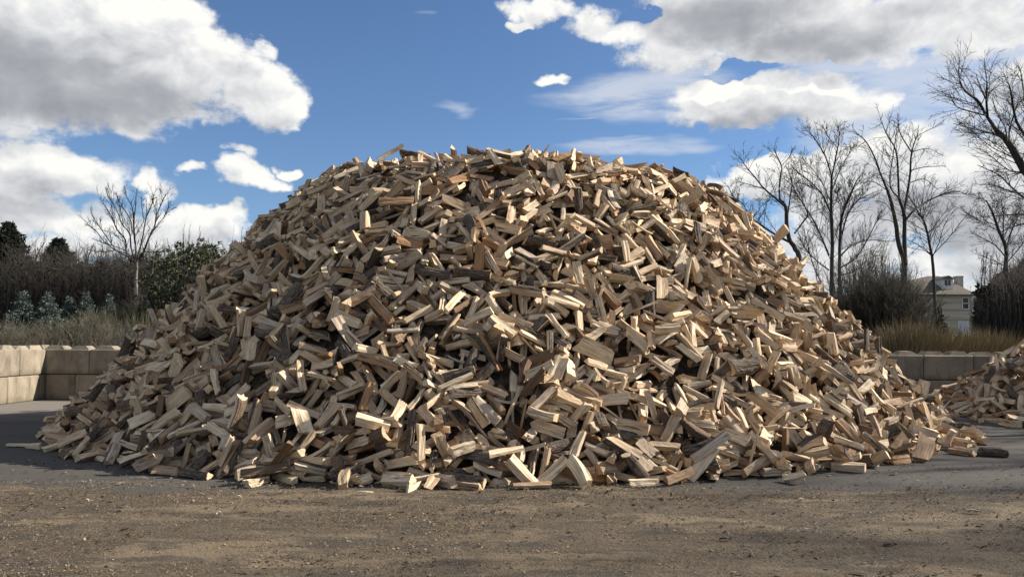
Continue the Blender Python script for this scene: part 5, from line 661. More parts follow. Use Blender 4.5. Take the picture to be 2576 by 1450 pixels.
212,242,188,345,43,267,-190,107,75,346,-5,340,-437,469,278,8,17,354,-19,322,322,211,12,212,512,301,52,36,-33,321,243,386,313,334,54,262,359,289,148,117,-29,319,472,466,208,205,-4,151,-17,329,341,157,-7,162,-441,290,128,214,60,72,159,225,179,93,-37,264,-80,234,242,279,7,23,-314,274,192,278,-49,208,-372,201,79,3,27,214,272,623,417,13,-21,191,-322,482,367,350,11,249,
-491,369,148,120,16,314,-252,187,130,0,12,55,36,495,430,138,2,226,494,327,76,39,-32,80,12,265,255,122,51,218,387,362,190,329,-20,347,-551,415,127,62,-25,330,-495,430,176,0,23,258,714,501,3,194,-2,188,471,540,259,49,-34,10,-55,336,331,265,-47,32,-734,556,34,2,20,181,546,571,217,237,-23,114,-670,387,4,120,-1,2,-651,506,70,84,7,72,-459,624,336,140,7,284,
-461,471,251,74,31,59,-390,712,442,94,35,296,69,100,79,188,18,30,253,163,77,263,-44,313,-86,132,122,206,36,126,-88,278,291,234,-4,208,-444,197,46,206,-31,320,115,230,210,238,-55,179,-85,325,332,18,-31,302,52,242,220,324,-13,206,177,478,429,173,53,70,-108,91,66,317,1,227,570,326,25,267,59,156,131,99,32,187,6,97,-199,194,159,49,48,335,-294,183,114,299,43,242,
420,379,188,103,52,22,252,165,57,203,-34,308,188,222,152,195,22,339,-515,365,131,55,31,140,-298,418,330,37,30,322,518,431,146,100,-10,136,273,506,393,210,-7,334,417,531,308,275,-65,299,-256,424,350,232,-54,90,-448,319,129,89,34,301,-251,364,300,249,-48,115,-289,305,227,179,-23,135,398,456,259,200,8,12,499,572,242,301,-56,124,-382,405,251,90,49,338,-407,492,292,84,31,312,
609,598,167,262,-3,89,-421,435,260,137,-9,130,-637,522,108,167,3,131,-326,415,312,291,-21,132,45,39,15,22,38,221,241,199,119,50,57,355,-131,164,161,359,3,195,-192,189,156,148,-16,302,-301,442,360,286,-57,357,-298,335,273,335,-31,18,-218,132,96,113,-15,242,135,338,316,171,32,340,354,233,98,179,38,334,206,157,84,130,51,201,2,342,359,226,-18,200,-143,225,197,184,-29,143,
365,161,14,190,-3,322,93,346,331,4,-5,25,-315,426,333,262,-41,360,40,91,43,274,-36,164,-593,456,117,89,-55,281,149,212,153,252,-50,86,176,181,127,292,15,357,10,195,175,121,33,338,126,126,63,101,58,254,291,331,213,301,-47,180,206,230,171,176,11,184,-150,455,435,338,-21,28,72,150,104,219,-24,317,-578,374,92,227,-21,1,404,400,206,167,32,282,-261,183,114,26,38,197,
-101,33,2,166,-1,357,409,442,245,110,-10,187,603,433,64,184,61,349,452,656,347,42,-35,198,-432,148,10,203,-23,346,-142,478,439,47,-3,331,-199,385,342,10,25,28,308,278,145,189,21,317,321,437,304,179,38,317,370,269,104,132,47,343,552,504,175,281,0,12,480,681,338,269,-4,169,-345,579,422,296,-19,177,624,603,165,63,4,356,-663,447,29,124,40,137,-371,499,332,290,-20,10,
-408,622,382,185,-26,179,-354,646,437,120,17,313,671,830,151,126,-35,343,-418,728,409,161,-29,58,700,640,77,260,-8,139,-62,105,103,12,24,27,-117,187,181,209,-26,39,-233,105,69,356,-22,174,105,154,121,33,-15,84,318,232,130,120,40,194,-121,70,53,87,27,74,-49,90,73,356,-35,255,-257,107,74,311,-19,74,-308,182,117,320,6,151,115,63,6,333,-9,184,101,402,401,27,13,51,
-103,220,205,304,-44,210,168,196,133,340,-15,66,-374,382,256,53,61,216,-405,422,269,177,-25,176,-191,287,268,215,-40,299,-55,371,373,261,-49,11,-306,192,115,158,-19,84,14,115,87,269,-30,37,-214,434,391,247,-44,109,403,342,158,175,67,329,-379,327,197,298,4,211,180,404,367,2,-38,75,526,510,193,144,71,347,223,279,199,179,36,261,-228,161,107,130,25,14,-386,331,187,150,-16,357,
-659,546,91,87,-36,303,-168,433,404,4,11,244,377,277,108,297,-68,323,-31,556,419,91,-11,347,-550,705,280,210,19,315,277,650,429,302,17,147,-296,361,274,204,-37,259,502,282,33,127,20,206,524,605,254,343,-40,47,-502,289,62,8,37,320,-470,570,288,11,45,71,-580,309,13,181,-24,121,585,403,60,267,-46,34,47,506,440,125,58,261,776,675,3,253,0,178,541,301,14,350,-40,284,
-493,260,44,46,55,282,-641,796,172,155,-73,158,647,473,47,205,16,32,400,710,418,60,2,289,625,680,169,16,12,268,719,685,85,347,-47,48,460,736,366,110,28,31,-640,687,157,251,46,118,-168,13,10,273,-26,7,-226,158,119,169,-11,96,334,184,53,13,68,110,624,346,15,179,-64,310,343,125,9,249,-16,29,-274,216,164,336,50,58,512,346,97,130,10,316,126,145,100,213,0,331,
-66,266,272,187,-16,204,-463,330,145,249,59,342,-341,112,18,302,-48,125,241,219,137,23,6,61,336,306,172,335,-15,214,-370,186,87,100,-4,132,-512,309,83,348,41,200,78,63,11,358,-4,156,670,459,32,129,-61,193,100,370,360,311,22,177,435,452,226,66,-21,180,-558,243,19,258,-11,237,-398,453,304,310,-3,338,-227,299,255,108,22,16,-76,125,103,139,52,162,-335,234,140,147,63,72,
-356,118,10,324,6,308,-468,361,161,30,18,200,-610,580,186,79,61,32,562,285,14,228,-25,49,-71,318,315,9,10,308,334,545,385,171,50,4,265,146,32,14,-20,331,354,618,409,160,-4,186,198,152,65,292,-48,10,35,538,434,252,17,215,214,252,178,41,39,69,482,471,196,166,17,99,-542,506,200,255,-49,25,274,519,407,265,-13,131,434,532,301,181,-8,292,-751,634,25,51,-7,341,
-633,395,27,304,-4,322,579,535,144,294,-42,153,581,642,205,320,-40,206,-528,805,301,335,2,140,-782,843,28,230,37,140,605,592,161,24,-29,203,617,561,140,304,-47,193,-567,743,268,48,20,291,-661,822,161,57,30,151,-54,98,98,193,-6,201,-45,162,147,18,-31,118,-179,188,169,299,48,289,118,109,58,115,18,334,125,210,169,50,70,39,294,288,196,350,-2,40,-147,146,126,348,-69,139,
349,199,66,337,-26,223,389,293,131,282,-32,114,-298,345,282,71,-65,303,151,65,4,9,0,169,346,560,393,124,46,269,-355,228,118,178,-42,349,-73,306,319,313,-5,24,-258,213,169,99,14,28,540,358,74,130,51,11,457,232,31,349,-12,2,-415,231,98,87,31,197,448,472,229,299,-29,143,-194,301,270,242,-61,170,-342,546,406,247,-24,352,122,278,243,172,14,187,331,488,362,253,-15,8,
55,465,438,315,24,58,62,241,212,6,5,126,-433,551,329,192,-58,326,130,383,354,200,-42,316,-165,404,378,97,39,333,-293,653,422,19,-2,164,291,276,160,12,-21,45,-223,609,422,44,24,234,439,321,108,151,47,4,-806,755,3,150,0,178,-424,268,103,48,43,206,-580,707,254,172,-33,176,530,684,268,214,50,303,-626,515,111,190,-24,131,501,704,330,53,-37,286,-181,69,52,135,-1,46,
-224,205,187,58,68,281,-1,140,135,345,-27,353,397,239,75,17,-30,82,186,292,247,211,-22,210,195,361,317,203,-28,310,-323,380,306,156,-19,191,39,359,370,106,45,345,-343,304,215,100,39,280,-234,318,288,50,21,90,82,257,236,5,-31,213,-116,187,163,72,42,184,-261,265,220,47,61,322,293,314,205,166,31,103,-527,495,217,321,39,313,49,107,70,333,-7,107,484,323,91,352,-6,78,
-73,294,295,101,1,288,-366,416,283,86,18,353,-248,505,427,186,-11,299,-38,100,68,56,48,36,-325,430,323,113,50,162,-248,325,271,60,55,61,370,574,397,263,0,66,-121,267,252,213,-48,71,-481,404,176,100,6,298,602,613,191,356,-65,207,-330,120,31,302,-4,127,-306,160,72,150,-4,250,-107,274,261,129,42,126,-370,286,166,324,23,41,111,400,373,125,56,274,372,377,202,61,24,331,
511,258,5,203,-1,252,529,444,141,134,18,334,-450,370,193,141,29,76,426,559,316,60,-35,184,174,501,423,63,7,296,629,587,135,132,-1,220,-456,438,213,331,26,339,-327,694,425,31,-32,266,407,674,388,26,-44,29,-641,507,82,102,-8,356,744,640,39,233,31,284,-599,495,118,332,46,225,515,661,289,200,-1,84,-23,39,16,339,-17,188,241,235,166,148,48,163,-444,173,24,100,43,188,
226,93,16,346,-4,229,-339,119,36,112,11,337,177,227,177,239,15,315,-202,144,113,102,-28,72,-78,360,373,251,-22,216,-370,132,21,160,44,234,421,289,100,76,-13,308,-133,371,377,342,24,244,-602,294,14,211,44,167,328,242,106,274,-51,262,-289,490,397,184,-35,175,265,332,259,139,50,202,-295,86,14,341,-13,208,58,57,23,345,-13,177,-242,408,357,193,-7,223,-274,246,175,178,-21,174,
262,359,264,283,-56,178,-13,169,169,343,-15,137,-296,564,435,3,43,158,444,612,334,233,-38,175,622,396,14,333,-42,21,-408,511,308,190,-50,168,-475,638,311,332,55,206,-648,634,135,170,-23,172,235,299,225,202,36,340,59,325,316,107,43,197,175,339,292,179,16,104,-341,495,368,200,-35,232,100,285,272,93,47,9,-66,390,399,281,-55,248,-557,365,90,195,-7,314,362,251,98,301,-20,115,
-108,278,271,245,-15,195,-492,436,198,126,-13,307,478,306,79,278,-19,336,166,466,405,140,28,185,506,419,147,302,-24,120,145,442,410,217,-59,323,-256,403,334,147,14,205,-420,449,263,339,20,3,-275,337,265,182,-57,237,-386,212,87,293,20,207,-118,216,189,23,44,246,453,231,27,127,13,292,22,14,5,192,0,179,-49,98,91,31,0,56,-76,173,166,32,52,358,-405,153,38,82,21,268,
-183,90,55,183,69,349,46,160,144,269,-62,303,56,170,150,138,25,344,545,425,153,67,57,283,520,311,62,97,17,107,172,67,9,131,15,173,244,265,182,184,3,76,-291,382,319,64,37,205,342,469,323,168,28,242,-546,401,113,336,32,242,-319,369,282,142,31,74,91,452,433,224,3,176,-130,143,108,103,43,348,290,409,290,220,-10,284,-227,521,441,60,4,349,-13,448,422,127,-25,334,
-561,474,149,8,52,44,-223,566,417,172,-13,339,-328,137,44,301,-37,132,444,587,310,243,21,338,-403,653,402,135,35,345,-123,463,420,264,-9,303,-620,317,9,15,13,270,375,542,343,31,-20,233,578,550,173,221,-2,30,446,462,219,129,45,290,-263,393,328,115,24,202,-748,590,40,154,-14,85,-598,688,202,13,65,54,-343,597,421,249,-40,71,689,551,42,334,-33,345,-515,509,213,222,-65,307,
-790,761,18,258,-19,45,-462,773,373,175,-9,325,527,787,308,20,-58,51,-400,462,284,181,-49,348,614,771,197,179,61,254,668,563,77,117,41,60,442,556,300,235,-19,232,-774,842,50,192,-8,344,-687,512,54,312,22,180,138,37,4,19,0,177,324,151,31,246,-73,28,222,166,88,143,23,358,308,325,212,192,63,66,-192,322,302,13,8,323,440,430,213,278,-29,187,243,327,249,27,47,203,
322,357,222,49,-3,12,-447,344,165,210,22,158,-519,326,87,321,-26,10,657,444,32,193,-13,287,266,225,124,352,-53,280,-191,312,277,152,12,265,-308,367,299,261,-2,245,164,453,419,306,6,359,-384,167,43,4,16,333,506,526,226,345,73,345,23,389,392,251,-49,137,475,431,181,101,46,194,-237,452,395,63,41,145,172,291,239,100,60,354,-284,442,356,171,-34,97,-472,413,205,291,-3,173,
-350,105,4,330,-1,354,-50,550,415,192,-4,136,511,261,12,291,3,281,198,403,341,251,-46,319,-466,633,313,223,-43,343,-274,260,200,156,-13,335,-492,498,239,233,-57,207,604,526,113,266,-40,162,-616,568,140,356,24,219,-603,371,46,236,-24,32,552,488,152,138,23,222,539,722,274,2,-56,226,-491,573,267,12,50,305,-447,776,390,284,-12,125,605,550,152,77,19,19,-96,6,4,73,-2,270,
45,294,302,51,17,29,-217,115,60,294,-48,27,342,454,317,325,20,163,-38,344,352,132,16,320,-348,240,141,118,31,164,-273,418,354,143,0,13,413,180,16,229,-22,353,345,363,239,76,-16,14,259,154,59,7,-32,221,132,422,407,144,7,339,156,256,203,57,3,357,226,300,236,209,38,334,269,551,432,105,9,238,-22,364,360,98,45,10,-158,394,387,339,-8,214,675,497,40,310,11,21,
-436,307,131,237,-41,183,-290,371,289,113,-10,279,88,372,357,122,41,290,102,380,359,175,26,46,588,464,90,330,-72,222,463,569,300,67,1,38,-566,502,147,278,-33,214,556,429,103,355,-28,20,545,370,64,15,-54,294,-353,509,351,346,41,41,-671,540,76,40,36,4,684,510,26,227,4,334,-645,713,150,43,64,173,639,513,80,182,-16,269,646,606,119,330,-69,345,-567,574,212,195,-37,10,
353,154,31,25,19,349,216,128,76,6,11,12,286,326,240,345,-62,332,-127,273,294,171,8,43,-203,169,138,312,-35,65,31,184,164,31,46,20,362,360,239,287,5,215,-520,414,184,89,-44,245,-275,62,8,216,-5,52,-293,175,95,16,32,338,29,112,88,255,-22,293,390,255,90,244,-67,123,49,245,248,110,10,256,-443,493,293,196,42,64,-390,282,156,187,21,243,-181,216,191,329,-23,77,
593,438,96,262,-44,253,211,86,11,348,19,59,19,336,347,246,-26,26,-296,322,257,281,-23,299,-6,330,334,196,-19,341,-247,217,180,92,-6,355,-416,418,254,170,-23,350,626,438,80,249,-4,277,-439,217,66,174,-21,249,204,389,355,94,-34,324,-387,150,25,62,46,107,496,430,180,340,-52,359,-98,479,445,99,-54,151,52,216,194,56,32,43,-412,484,305,345,9,304,285,446,341,258,-13,153,
-636,386,40,144,-8,111,445,211,14,23,-22,358,-523,488,188,331,61,302,-451,230,59,179,-29,327,269,242,140,266,-56,55,-670,406,4,327,1,304,404,299,112,49,33,184,-658,413,34,157,-2,3,763,680,18,45,-21,61,481,644,311,58,37,58,729,589,23,339,-23,275,-443,558,309,311,0,145,712,614,60,262,9,185,-682,556,71,158,-39,264,688,882,128,165,37,315,54,133,117,233,-54,153,
-461,206,48,33,22,216,-137,43,48,301,16,131,200,263,221,258,-64,145,-161,219,213,9,-38,32,5,391,406,165,14,28,589,369,44,148,46,279,390,145,22,231,26,327,-237,241,213,269,-15,323,277,378,309,90,68,55,263,434,356,253,-39,331,298,144,38,60,15,239,38,216,203,242,-33,102,-45,410,420,173,-5,347,-59,174,158,213,-14,345,-75,219,209,95,40,189,-432,272,130,292,8,201,
143,352,324,301,-45,327,544,322,43,336,-73,142,-407,545,345,183,-7,320,140,289,253,43,10,325,547,483,173,140,42,257,517,514,198,79,-24,85,184,120,39,8,-21,74,490,341,93,57,30,10,213,126,44,324,-29,29,-390,304,162,78,37,194,104,346,322,352,-11,54,319,315,188,53,25,218,-315,376,273,181,-25,321,100,549,428,213,8,16,28,473,429,56,12,3,-418,576,358,197,-24,178,
-270,237,167,176,-27,329,421,365,168,314,-44,144,24,476,450,163,-11,180,-415,707,407,157,-74,5,224,171,72,289,-53,353,292,519,392,311,-27,3,-236,519,428,185,35,214,-421,555,322,118,-1,314,594,691,197,312,-45,359,-737,651,58,74,47,333,-617,579,156,304,28,292,760,699,42,38,20,114,453,738,361,65,-12,210,743,678,69,329,25,351,-183,120,91,180,-24,234,-311,81,27,27,68,264,
-44,15,4,329,1,95,92,90,42,193,27,233,177,83,16,332,63,192,-117,154,142,122,40,330,157,158,99,229,0,158,151,71,9,336,20,161,-256,207,158,193,32,104,-46,154,131,168,12,25,-93,41,9,346,-16,22,372,207,66,334,-12,272,373,175,40,286,-54,257,303,162,46,180,-11,189,162,92,25,309,-40,119,496,418,176,331,-10,230,504,393,144,236,19,6,-209,481,436,240,-11,167,
130,157,104,6,6,318,-43,113,99,20,5,74,385,337,170,237,12,12,91,190,155,235,-27,320,-430,519,311,216,23,111,-67,399,403,217,-31,102,465,512,253,266,84,357,44,421,426,227,11,357,-344,417,314,249,70,68,-263,414,348,344,-4,328,-166,444,420,270,-16,327,202,382,330,167,-6,181,-301,208,142,76,-37,49,281,369,271,7,-24,338,-700,483,39,283,-44,54,-281,267,189,286,-30,51,
-101,375,379,195,-37,152,-416,408,231,53,41,289,477,282,45,10,-34,152,-335,520,387,293,-13,151,-57,314,313,198,-32,152,-487,477,221,297,-37,202,587,560,163,104,-36,346,658,416,18,117,27,237,133,109,42,55,9,101,-72,344,339,294,-46,96,-364,545,381,163,-1,350,-529,389,116,14,45,192,579,427,75,14,-29,202,-393,213,95,266,-23,333,376,441,266,276,-40,16,583,835,252,58,-11,48,
-742,651,67,260,-46,178,-575,629,218,247,26,312,521,327,54,72,3,47,-514,568,246,213,-28,28,-696,910,121,202,-50,85,456,772,386,246,-1,45,-241,169,126,5,-28,281,-191,133,100,133,15,93,86,53,4,351,0,293,26,327,339,47,30,50,-162,75,49,306,12,177,-275,169,112,2,-35,122,-336,441,338,321,21,60,2,38,19,187,9,155,-280,338,279,340,13,341,-283,163,95,303,-70,77,
-103,251,249,24,-65,168,99,211,176,1,-21,329,-255,218,176,112,14,309,-393,177,41,35,46,209,641,385,21,290,-6,297,122,415,402,282,-3,335,187,113,54,96,12,84,-215,294,250,292,-44,89,475,415,185,262,-10,39,-240,398,345,22,33,336,-182,155,119,119,21,202,102,309,284,74,32,117,-179,397,384,293,6,129,-170,144,104,250,-42,275,-13,410,409,270,-22,140,-551,372,99,55,16,188,
-296,267,181,235,-38,42,-244,256,205,108,25,270,-226,330,286,159,10,197,-71,483,434,179,-46,32,392,458,265,59,-21,49,613,362,7,36,-11,175,-521,691,310,339,10,174,731,553,8,186,3,114,-546,455,148,251,-50,85,-471,369,157,207,-30,304,651,517,74,325,-40,153,-434,684,381,99,13,319,495,818,353,217,5,60,303,61,7,145,-17,329,448,178,11,296,35,91,-86,101,85,359,-33,238,
318,223,104,174,-45,91,-136,49,15,246,29,292,-96,189,181,8,27,204,-224,303,276,214,-44,318,-180,105,63,49,23,223,193,93,17,277,-4,270,-283,326,269,285,-28,185,-295,245,174,75,-8,272,-150,214,194,91,26,158,251,375,299,277,-44,194,428,414,211,187,27,341,296,409,320,348,32,165,-179,427,411,75,6,137,161,193,142,118,27,357,-29,127,97,47,30,244,104,135,88,189,23,18,
309,366,256,89,9,12,-73,404,411,65,-11,335,334,484,350,110,-37,103,-298,129,63,290,-55,228,-384,620,406,136,60,154,686,478,31,274,-2,170,322,423,279,48,19,226,685,435,9,60,27,352,624,363,11,108,26,214,-290,470,374,147,-2,315,610,495,103,315,4,231,-61,290,287,82,-14,355,-236,506,416,98,42,338,-413,465,280,224,-41,208,-493,227,20,339,-12,215,630,709,153,18,-35,26,
739,722,76,178,-17,198,-529,572,238,204,-26,4,539,828,288,289,45,353,-388,575,382,123,12,162,767,684,42,231,-32,78,-535,417,136,81,-41,126,-503,305,96,279,-56,322,135,164,121,132,-20,190,-71,124,114,198,-6,327,142,139,72,306,-55,115,336,159,48,207,5,4,118,115,66,346,-35,333,86,131,98,216,-51,329,231,392,327,169,8,78,-561,453,149,337,66,129,-37,388,383,199,-24,296,
454,374,153,42,-33,174,-118,379,393,336,21,22,-25,231,218,319,-34,338,452,373,147,85,58,340,-77,297,302,150,-2,180,-125,43,3,178,-7,195,-124,281,267,38,36,159,-445,396,214,176,11,163,-277,331,251,20,36,183,431,626,354,358,-55,212,-87,336,328,225,-41,100,-306,421,325,350,2,276,441,398,171,147,30,323,169,278,232,319,-36,339,-31,62,42,111,13,340,194,183,123,227,-19,345,
124,262,244,108,23,10,95,219,183,357,-6,22,-157,359,338,338,-13,159,87,297,270,57,37,219,380,456,288,326,9,172,323,326,204,237,2,37,356,424,286,305,-65,335,-547,252,22,112,50,49,277,459,354,167,12,346,329,478,342,128,-15,76,170,323,269,345,-9,203,-409,359,205,170,53,357,-167,170,133,236,-39,21,269,297,195,201,13,142,-567,298,36,340,22,213,-330,526,386,101,37,306,
-139,93,56,192,-24,308,226,303,219,232,-29,5,98,527,435,162,-1,174,-274,458,373,36,51,218,523,545,199,360,-45,84,567,313,9,17,22,182,543,656,243,253,-24,104,722,717,79,69,45,222,713,674,84,249,24,325,-563,643,242,287,-37,253,-414,605,374,162,-25,195,120,62,36,167,27,214,-304,81,21,255,-48,277,-293,115,60,75,66,315,-338,67,4,153,0,291,-283,181,138,356,-44,28,
458,207,22,169,37,304,338,140,16,191,14,105,-90,139,128,352,-18,254,-209,358,351,28,49,177,-377,319,214,54,-6,176,-212,298,282,21,-56,281,-416,138,29,83,24,76,-97,286,297,267,-69,93,-486,192,21,100,29,109,-145,175,147,100,56,275,286,228,125,197,28,128,-72,283,285,120,4,306,-366,364,241,139,-43,333,344,257,130,103,49,157,-204,115,67,268,-58,143,-331,269,180,217,-29,39,
-17,320,356,278,-22,44,238,487,406,28,-4,306,-161,231,208,269,-30,274,535,380,105,229,-38,244,-444,251,76,151,12,11,-185,219,203,169,25,90,-221,480,425,294,-6,275,-569,263,22,165,-38,265,-285,510,419,65,42,312,-119,378,382,122,7,277,-6,365,371,192,-20,242,-341,279,180,231,-30,55,571,297,4,252,1,70,474,603,305,103,64,262,567,394,70,56,-35,321,-512,251,34,167,-25,11,
-257,58,10,25,16,87,581,562,180,222,16,138,-223,512,435,299,16,256,399,530,318,161,38,55,-285,664,424,358,15,229,-615,643,170,303,26,130,-506,624,272,121,-8,222,749,788,74,7,15,336,-554,503,170,323,15,316,-579,533,170,144,22,355,-649,520,96,275,-28,54,520,665,278,237,-18,8,637,619,143,213,12,60,-612,413,75,317,45,67,-379,479,323,171,-50,94,282,106,33,292,-30,29,
-237,48,4,310,0,181,72,214,203,154,25,336,-26,238,251,298,-40,53,440,282,108,182,34,340,-77,228,225,161,-8,265,327,405,291,161,45,135,221,244,184,229,-7,43,220,147,76,290,-28,264,-198,472,451,17,33,188,-274,503,423,32,29,45,151,130,76,263,-37,69,-473,309,128,139,-17,357,-541,230,11,332,10,188,348,389,246,206,24,33,-280,185,116,214,-23,45,101,333,310,6,8,315,
186,288,236,230,-6,352,274,531,421,24,25,84,448,250,49,23,-10,289,41,177,147,101,40,340,-249,343,298,25,26,200,22,459,453,78,25,74,229,347,264,59,42,23,-406,336,197,112,-7,201,-81,100,69,306,-41,274,573,478,134,21,-24,1,-189,428,397,315,-19,295,-381,681,439,340,17,160,-455,281,92,106,29,149,257,134,30,15,-20,169,163,303,250,247,-40,232,-105,408,400,355,9,213,
-492,526,255,234,-58,184,54,531,459,59,-5,66,-638,340,12,297,7,195,295,594,421,187,0,193,354,564,378,166,42,327,-597,519,132,109,12,87,783,723,27,250,12,29,520,759,302,314,-37,160,-590,845,248,322,55,81,-740,678,76,109,-19,354,565,594,201,113,65,286,-560,808,275,101,4,108,312,641,440,247,27,27,179,157,85,56,28,349,138,153,115,316,10,174,-102,223,217,58,-34,32,
-555,398,125,164,20,98,-66,98,75,175,-13,194,404,231,53,135,-1,242,-95,265,271,82,-4,276,-312,343,246,104,62,190,86,253,224,12,-46,67,114,411,391,122,67,11,-468,238,61,223,38,305,-531,430,169,135,32,51,4,351,352,291,-36,161,-145,122,93,234,-37,76,-267,329,265,280,4,175,-193,290,253,26,34,207,-247,78,22,22,-14,199,-47,428,412,108,-18,180,458,376,159,63,-34,83,
-4,473,419,124,8,272,-214,224,191,274,-68,219,-542,293,34,2,35,7,317,191,67,209,11,359,140,213,170,47,-14,273,175,126,51,193,5,46,-2,506,428,284,36,337,396,203,47,248,-19,5,-436,188,31,15,47,58,-14,459,426,195,35,23,729,579,8,247,-28,194,775,718,13,87,58,224,769,695,36,208,-14,252,1089,943,110,184,-9,68,1315,398,27,320,-13,326,1249,483,67,352,30,312,
1162,561,86,72,26,129,1158,489,47,117,11,56,1014,692,51,22,42,281,934,731,4,270,3,346,1096,992,111,106,-10,324,979,710,41,212,-26,195,1396,421,60,330,-47,160,1171,545,71,143,-15,159,1206,424,38,181,0,349,1363,591,187,257,8,200,1434,431,86,202,-35,255,1051,760,100,148,-8,176,1191,501,78,347,-31,134,1519,501,113,24,51,192,955,685,16,306,-19,30,1101,789,131,60,19,131,
1068,873,120,184,-62,259,1025,726,56,249,8,149,1063,477,15,214,85,185,1321,321,4,181,3,182,1361,581,170,128,-5,181,1140,528,65,360,20,96,1271,458,74,190,14,146,1127,437,16,281,-4,60,1184,521,76,251,-35,31,1118,627,108,37,38,161,1174,455,41,238,-42,151,1010,628,40,154,-5,21,989,758,33,157,-20,277,956,846,20,145,-33,198,1230,562,109,227,-4,170,1192,442,27,149,29,199,
1315,423,48,167,14,110,1196,522,84,265,-13,144,1218,609,137,319,30,86,929,814,2,265,-1,188,1327,353,9,74,20,161,1407,391,30,137,16,208,1291,389,18,325,-17,235,1172,548,85,227,-43,145,1157,470,24,129,28,7,1240,378,5,127,3,288,1209,721,187,48,0,202,1181,486,66,43,45,58,1413,478,103,197,1,202,1522,599,187,359,-2,356,1158,913,181,103,-6,202,1062,521,30,255,8,74,
1098,686,100,125,-15,80,1284,489,92,192,-37,305,1162,748,166,220,-24,41,1337,559,155,243,-47,172,1247,526,99,343,3,230,1467,391,39,291,-14,48,1186,743,182,220,-47,266,1172,685,152,194,-20,27,1094,496,36,228,-40,125,1207,625,147,230,-2,217,1109,902,147,253,6,46,958,801,30,168,6,340,1179,454,25,124,-62,122,1291,526,119,286,11,316,1037,912,82,155,-25,117,1379,364,8,32,23,291,
1130,586,89,279,-35,256,951,1066,5,140,-9,280,1446,392,45,332,-24,66,1060,576,47,345,48,146,1087,722,116,255,-19,175,1080,615,75,127,-45,49,1217,644,153,214,-8,12,944,656,23,121,-7,64,1139,684,134,151,-28,292,1407,434,81,189,-54,308,1148,541,86,105,39,25,1161,516,73,261,-25,276,1054,856,111,208,-11,129,952,781,25,227,-18,15,957,799,24,187,-5,150,1271,472,74,94,60,5,
1512,561,153,21,34,5,1106,720,116,316,14,46,959,997,17,169,-9,49,980,634,7,107,16,60,1266,371,6,330,1,65,1169,444,18,104,50,340,1311,373,9,46,9,190,1266,454,59,341,42,202,1102,556,51,307,0,64,1339,366,33,30,-25,126,1064,707,92,140,26,30,1329,423,64,288,-41,2,1373,419,72,235,-38,26,1542,509,116,96,5,288,1174,922,186,216,7,64,1330,500,122,174,-62,16,
1014,829,69,280,-39,171,1198,384,9,302,-16,330,1186,409,15,336,-14,358,1026,727,64,104,-12,6,1226,437,42,270,33,319,1228,406,24,242,33,56,1081,855,122,37,37,330,985,768,49,87,14,295,1080,1012,99,212,-5,62,1095,436,11,47,-26,210,1336,531,125,260,-31,286,1416,588,178,199,-41,198,1501,611,203,359,-46,329,1035,811,76,122,-26,18,1038,816,89,49,1,196,1140,445,12,145,-15,213,
1374,461,81,187,-30,347,1350,480,92,123,38,186,1390,467,101,101,-18,168,1271,378,27,227,-24,287,968,654,16,211,-34,120,1540,459,82,235,-56,144,1150,636,123,41,42,149,1455,588,192,255,-43,224,1489,458,91,293,-30,88,1246,511,97,332,5,59,1003,761,63,54,-19,200,1006,902,57,313,21,12,989,633,11,295,-33,20,1045,635,67,110,-6,190,1376,458,92,103,18,350,1199,493,64,149,2,143,
1141,567,85,101,4,180,1070,681,87,280,-38,168,967,665,29,289,-3,213,990,1058,21,91,-68,192,993,1034,36,50,11,317,1144,770,150,144,19,290,1571,537,119,110,-14,231,1068,786,105,143,-52,299,1548,488,101,281,-32,223,1227,481,68,270,-49,93,1356,537,150,305,40,39,1215,567,121,341,-18,100,1123,850,157,96,2,226,1036,862,95,179,1,65,944,798,37,118,-8,220,1069,955,109,196,-18,97,
1010,1064,28,57,-27,205,1449,362,12,152,33,321,1285,437,57,287,-8,169,1406,523,136,150,-13,351,1132,535,56,159,20,135,1123,577,93,329,30,116,925,857,2,87,-1,1,950,840,26,10,-85,4,1296,356,2,175,-2,2,1028,613,30,133,-64,319,1181,478,49,184,-18,4,1402,403,41,124,-58,261,1085,541,37,264,-27,267,971,931,45,53,2,124,1365,529,132,54,54,60,1326,381,35,97,56,32,
1334,499,99,298,-40,88,1461,519,131,289,-11,89,1356,513,128,296,-43,305,1336,682,239,29,21,306,1202,495,55,182,-28,333,1497,582,178,88,-32,103,1514,521,127,217,19,134,1281,431,66,110,21,7,944,818,22,47,-29,159,1015,1083,30,226,30,241,1029,966,69,176,-31,259,1166,496,38,327,3,215,1200,401,4,12,-2,117,1342,375,20,301,-43,260,1440,383,29,341,5,312,1442,568,169,2,7,215,
1110,575,77,241,-20,15,1491,427,68,165,-21,114,1307,613,178,234,19,171,1320,365,16,275,-72,92,1070,638,76,125,-14,284,972,836,53,52,44,163,1079,916,109,92,21,58,1114,591,69,174,-36,252,1016,596,11,282,-17,232,883,895,4,312,2,174,1007,706,41,43,25,242,1448,472,95,357,-44,69,1431,359,24,8,0,334,1130,511,60,263,-49,198,1074,594,62,62,45,89,1234,485,84,313,-2,66,
936,920,22,187,-40,166,954,728,14,205,-10,319,996,776,42,112,9,285,1172,512,71,97,11,286,1033,583,37,109,-14,223,999,760,52,271,-12,239,1111,913,135,142,16,217,931,945,14,94,-40,168,967,641,3,229,-2,178,1260,414,44,344,-23,3,1333,452,84,247,-52,216,1397,602,203,102,39,202,1101,600,92,143,-10,22,1282,409,26,19,23,179,1454,480,104,147,-6,223,1361,407,49,37,28,35,
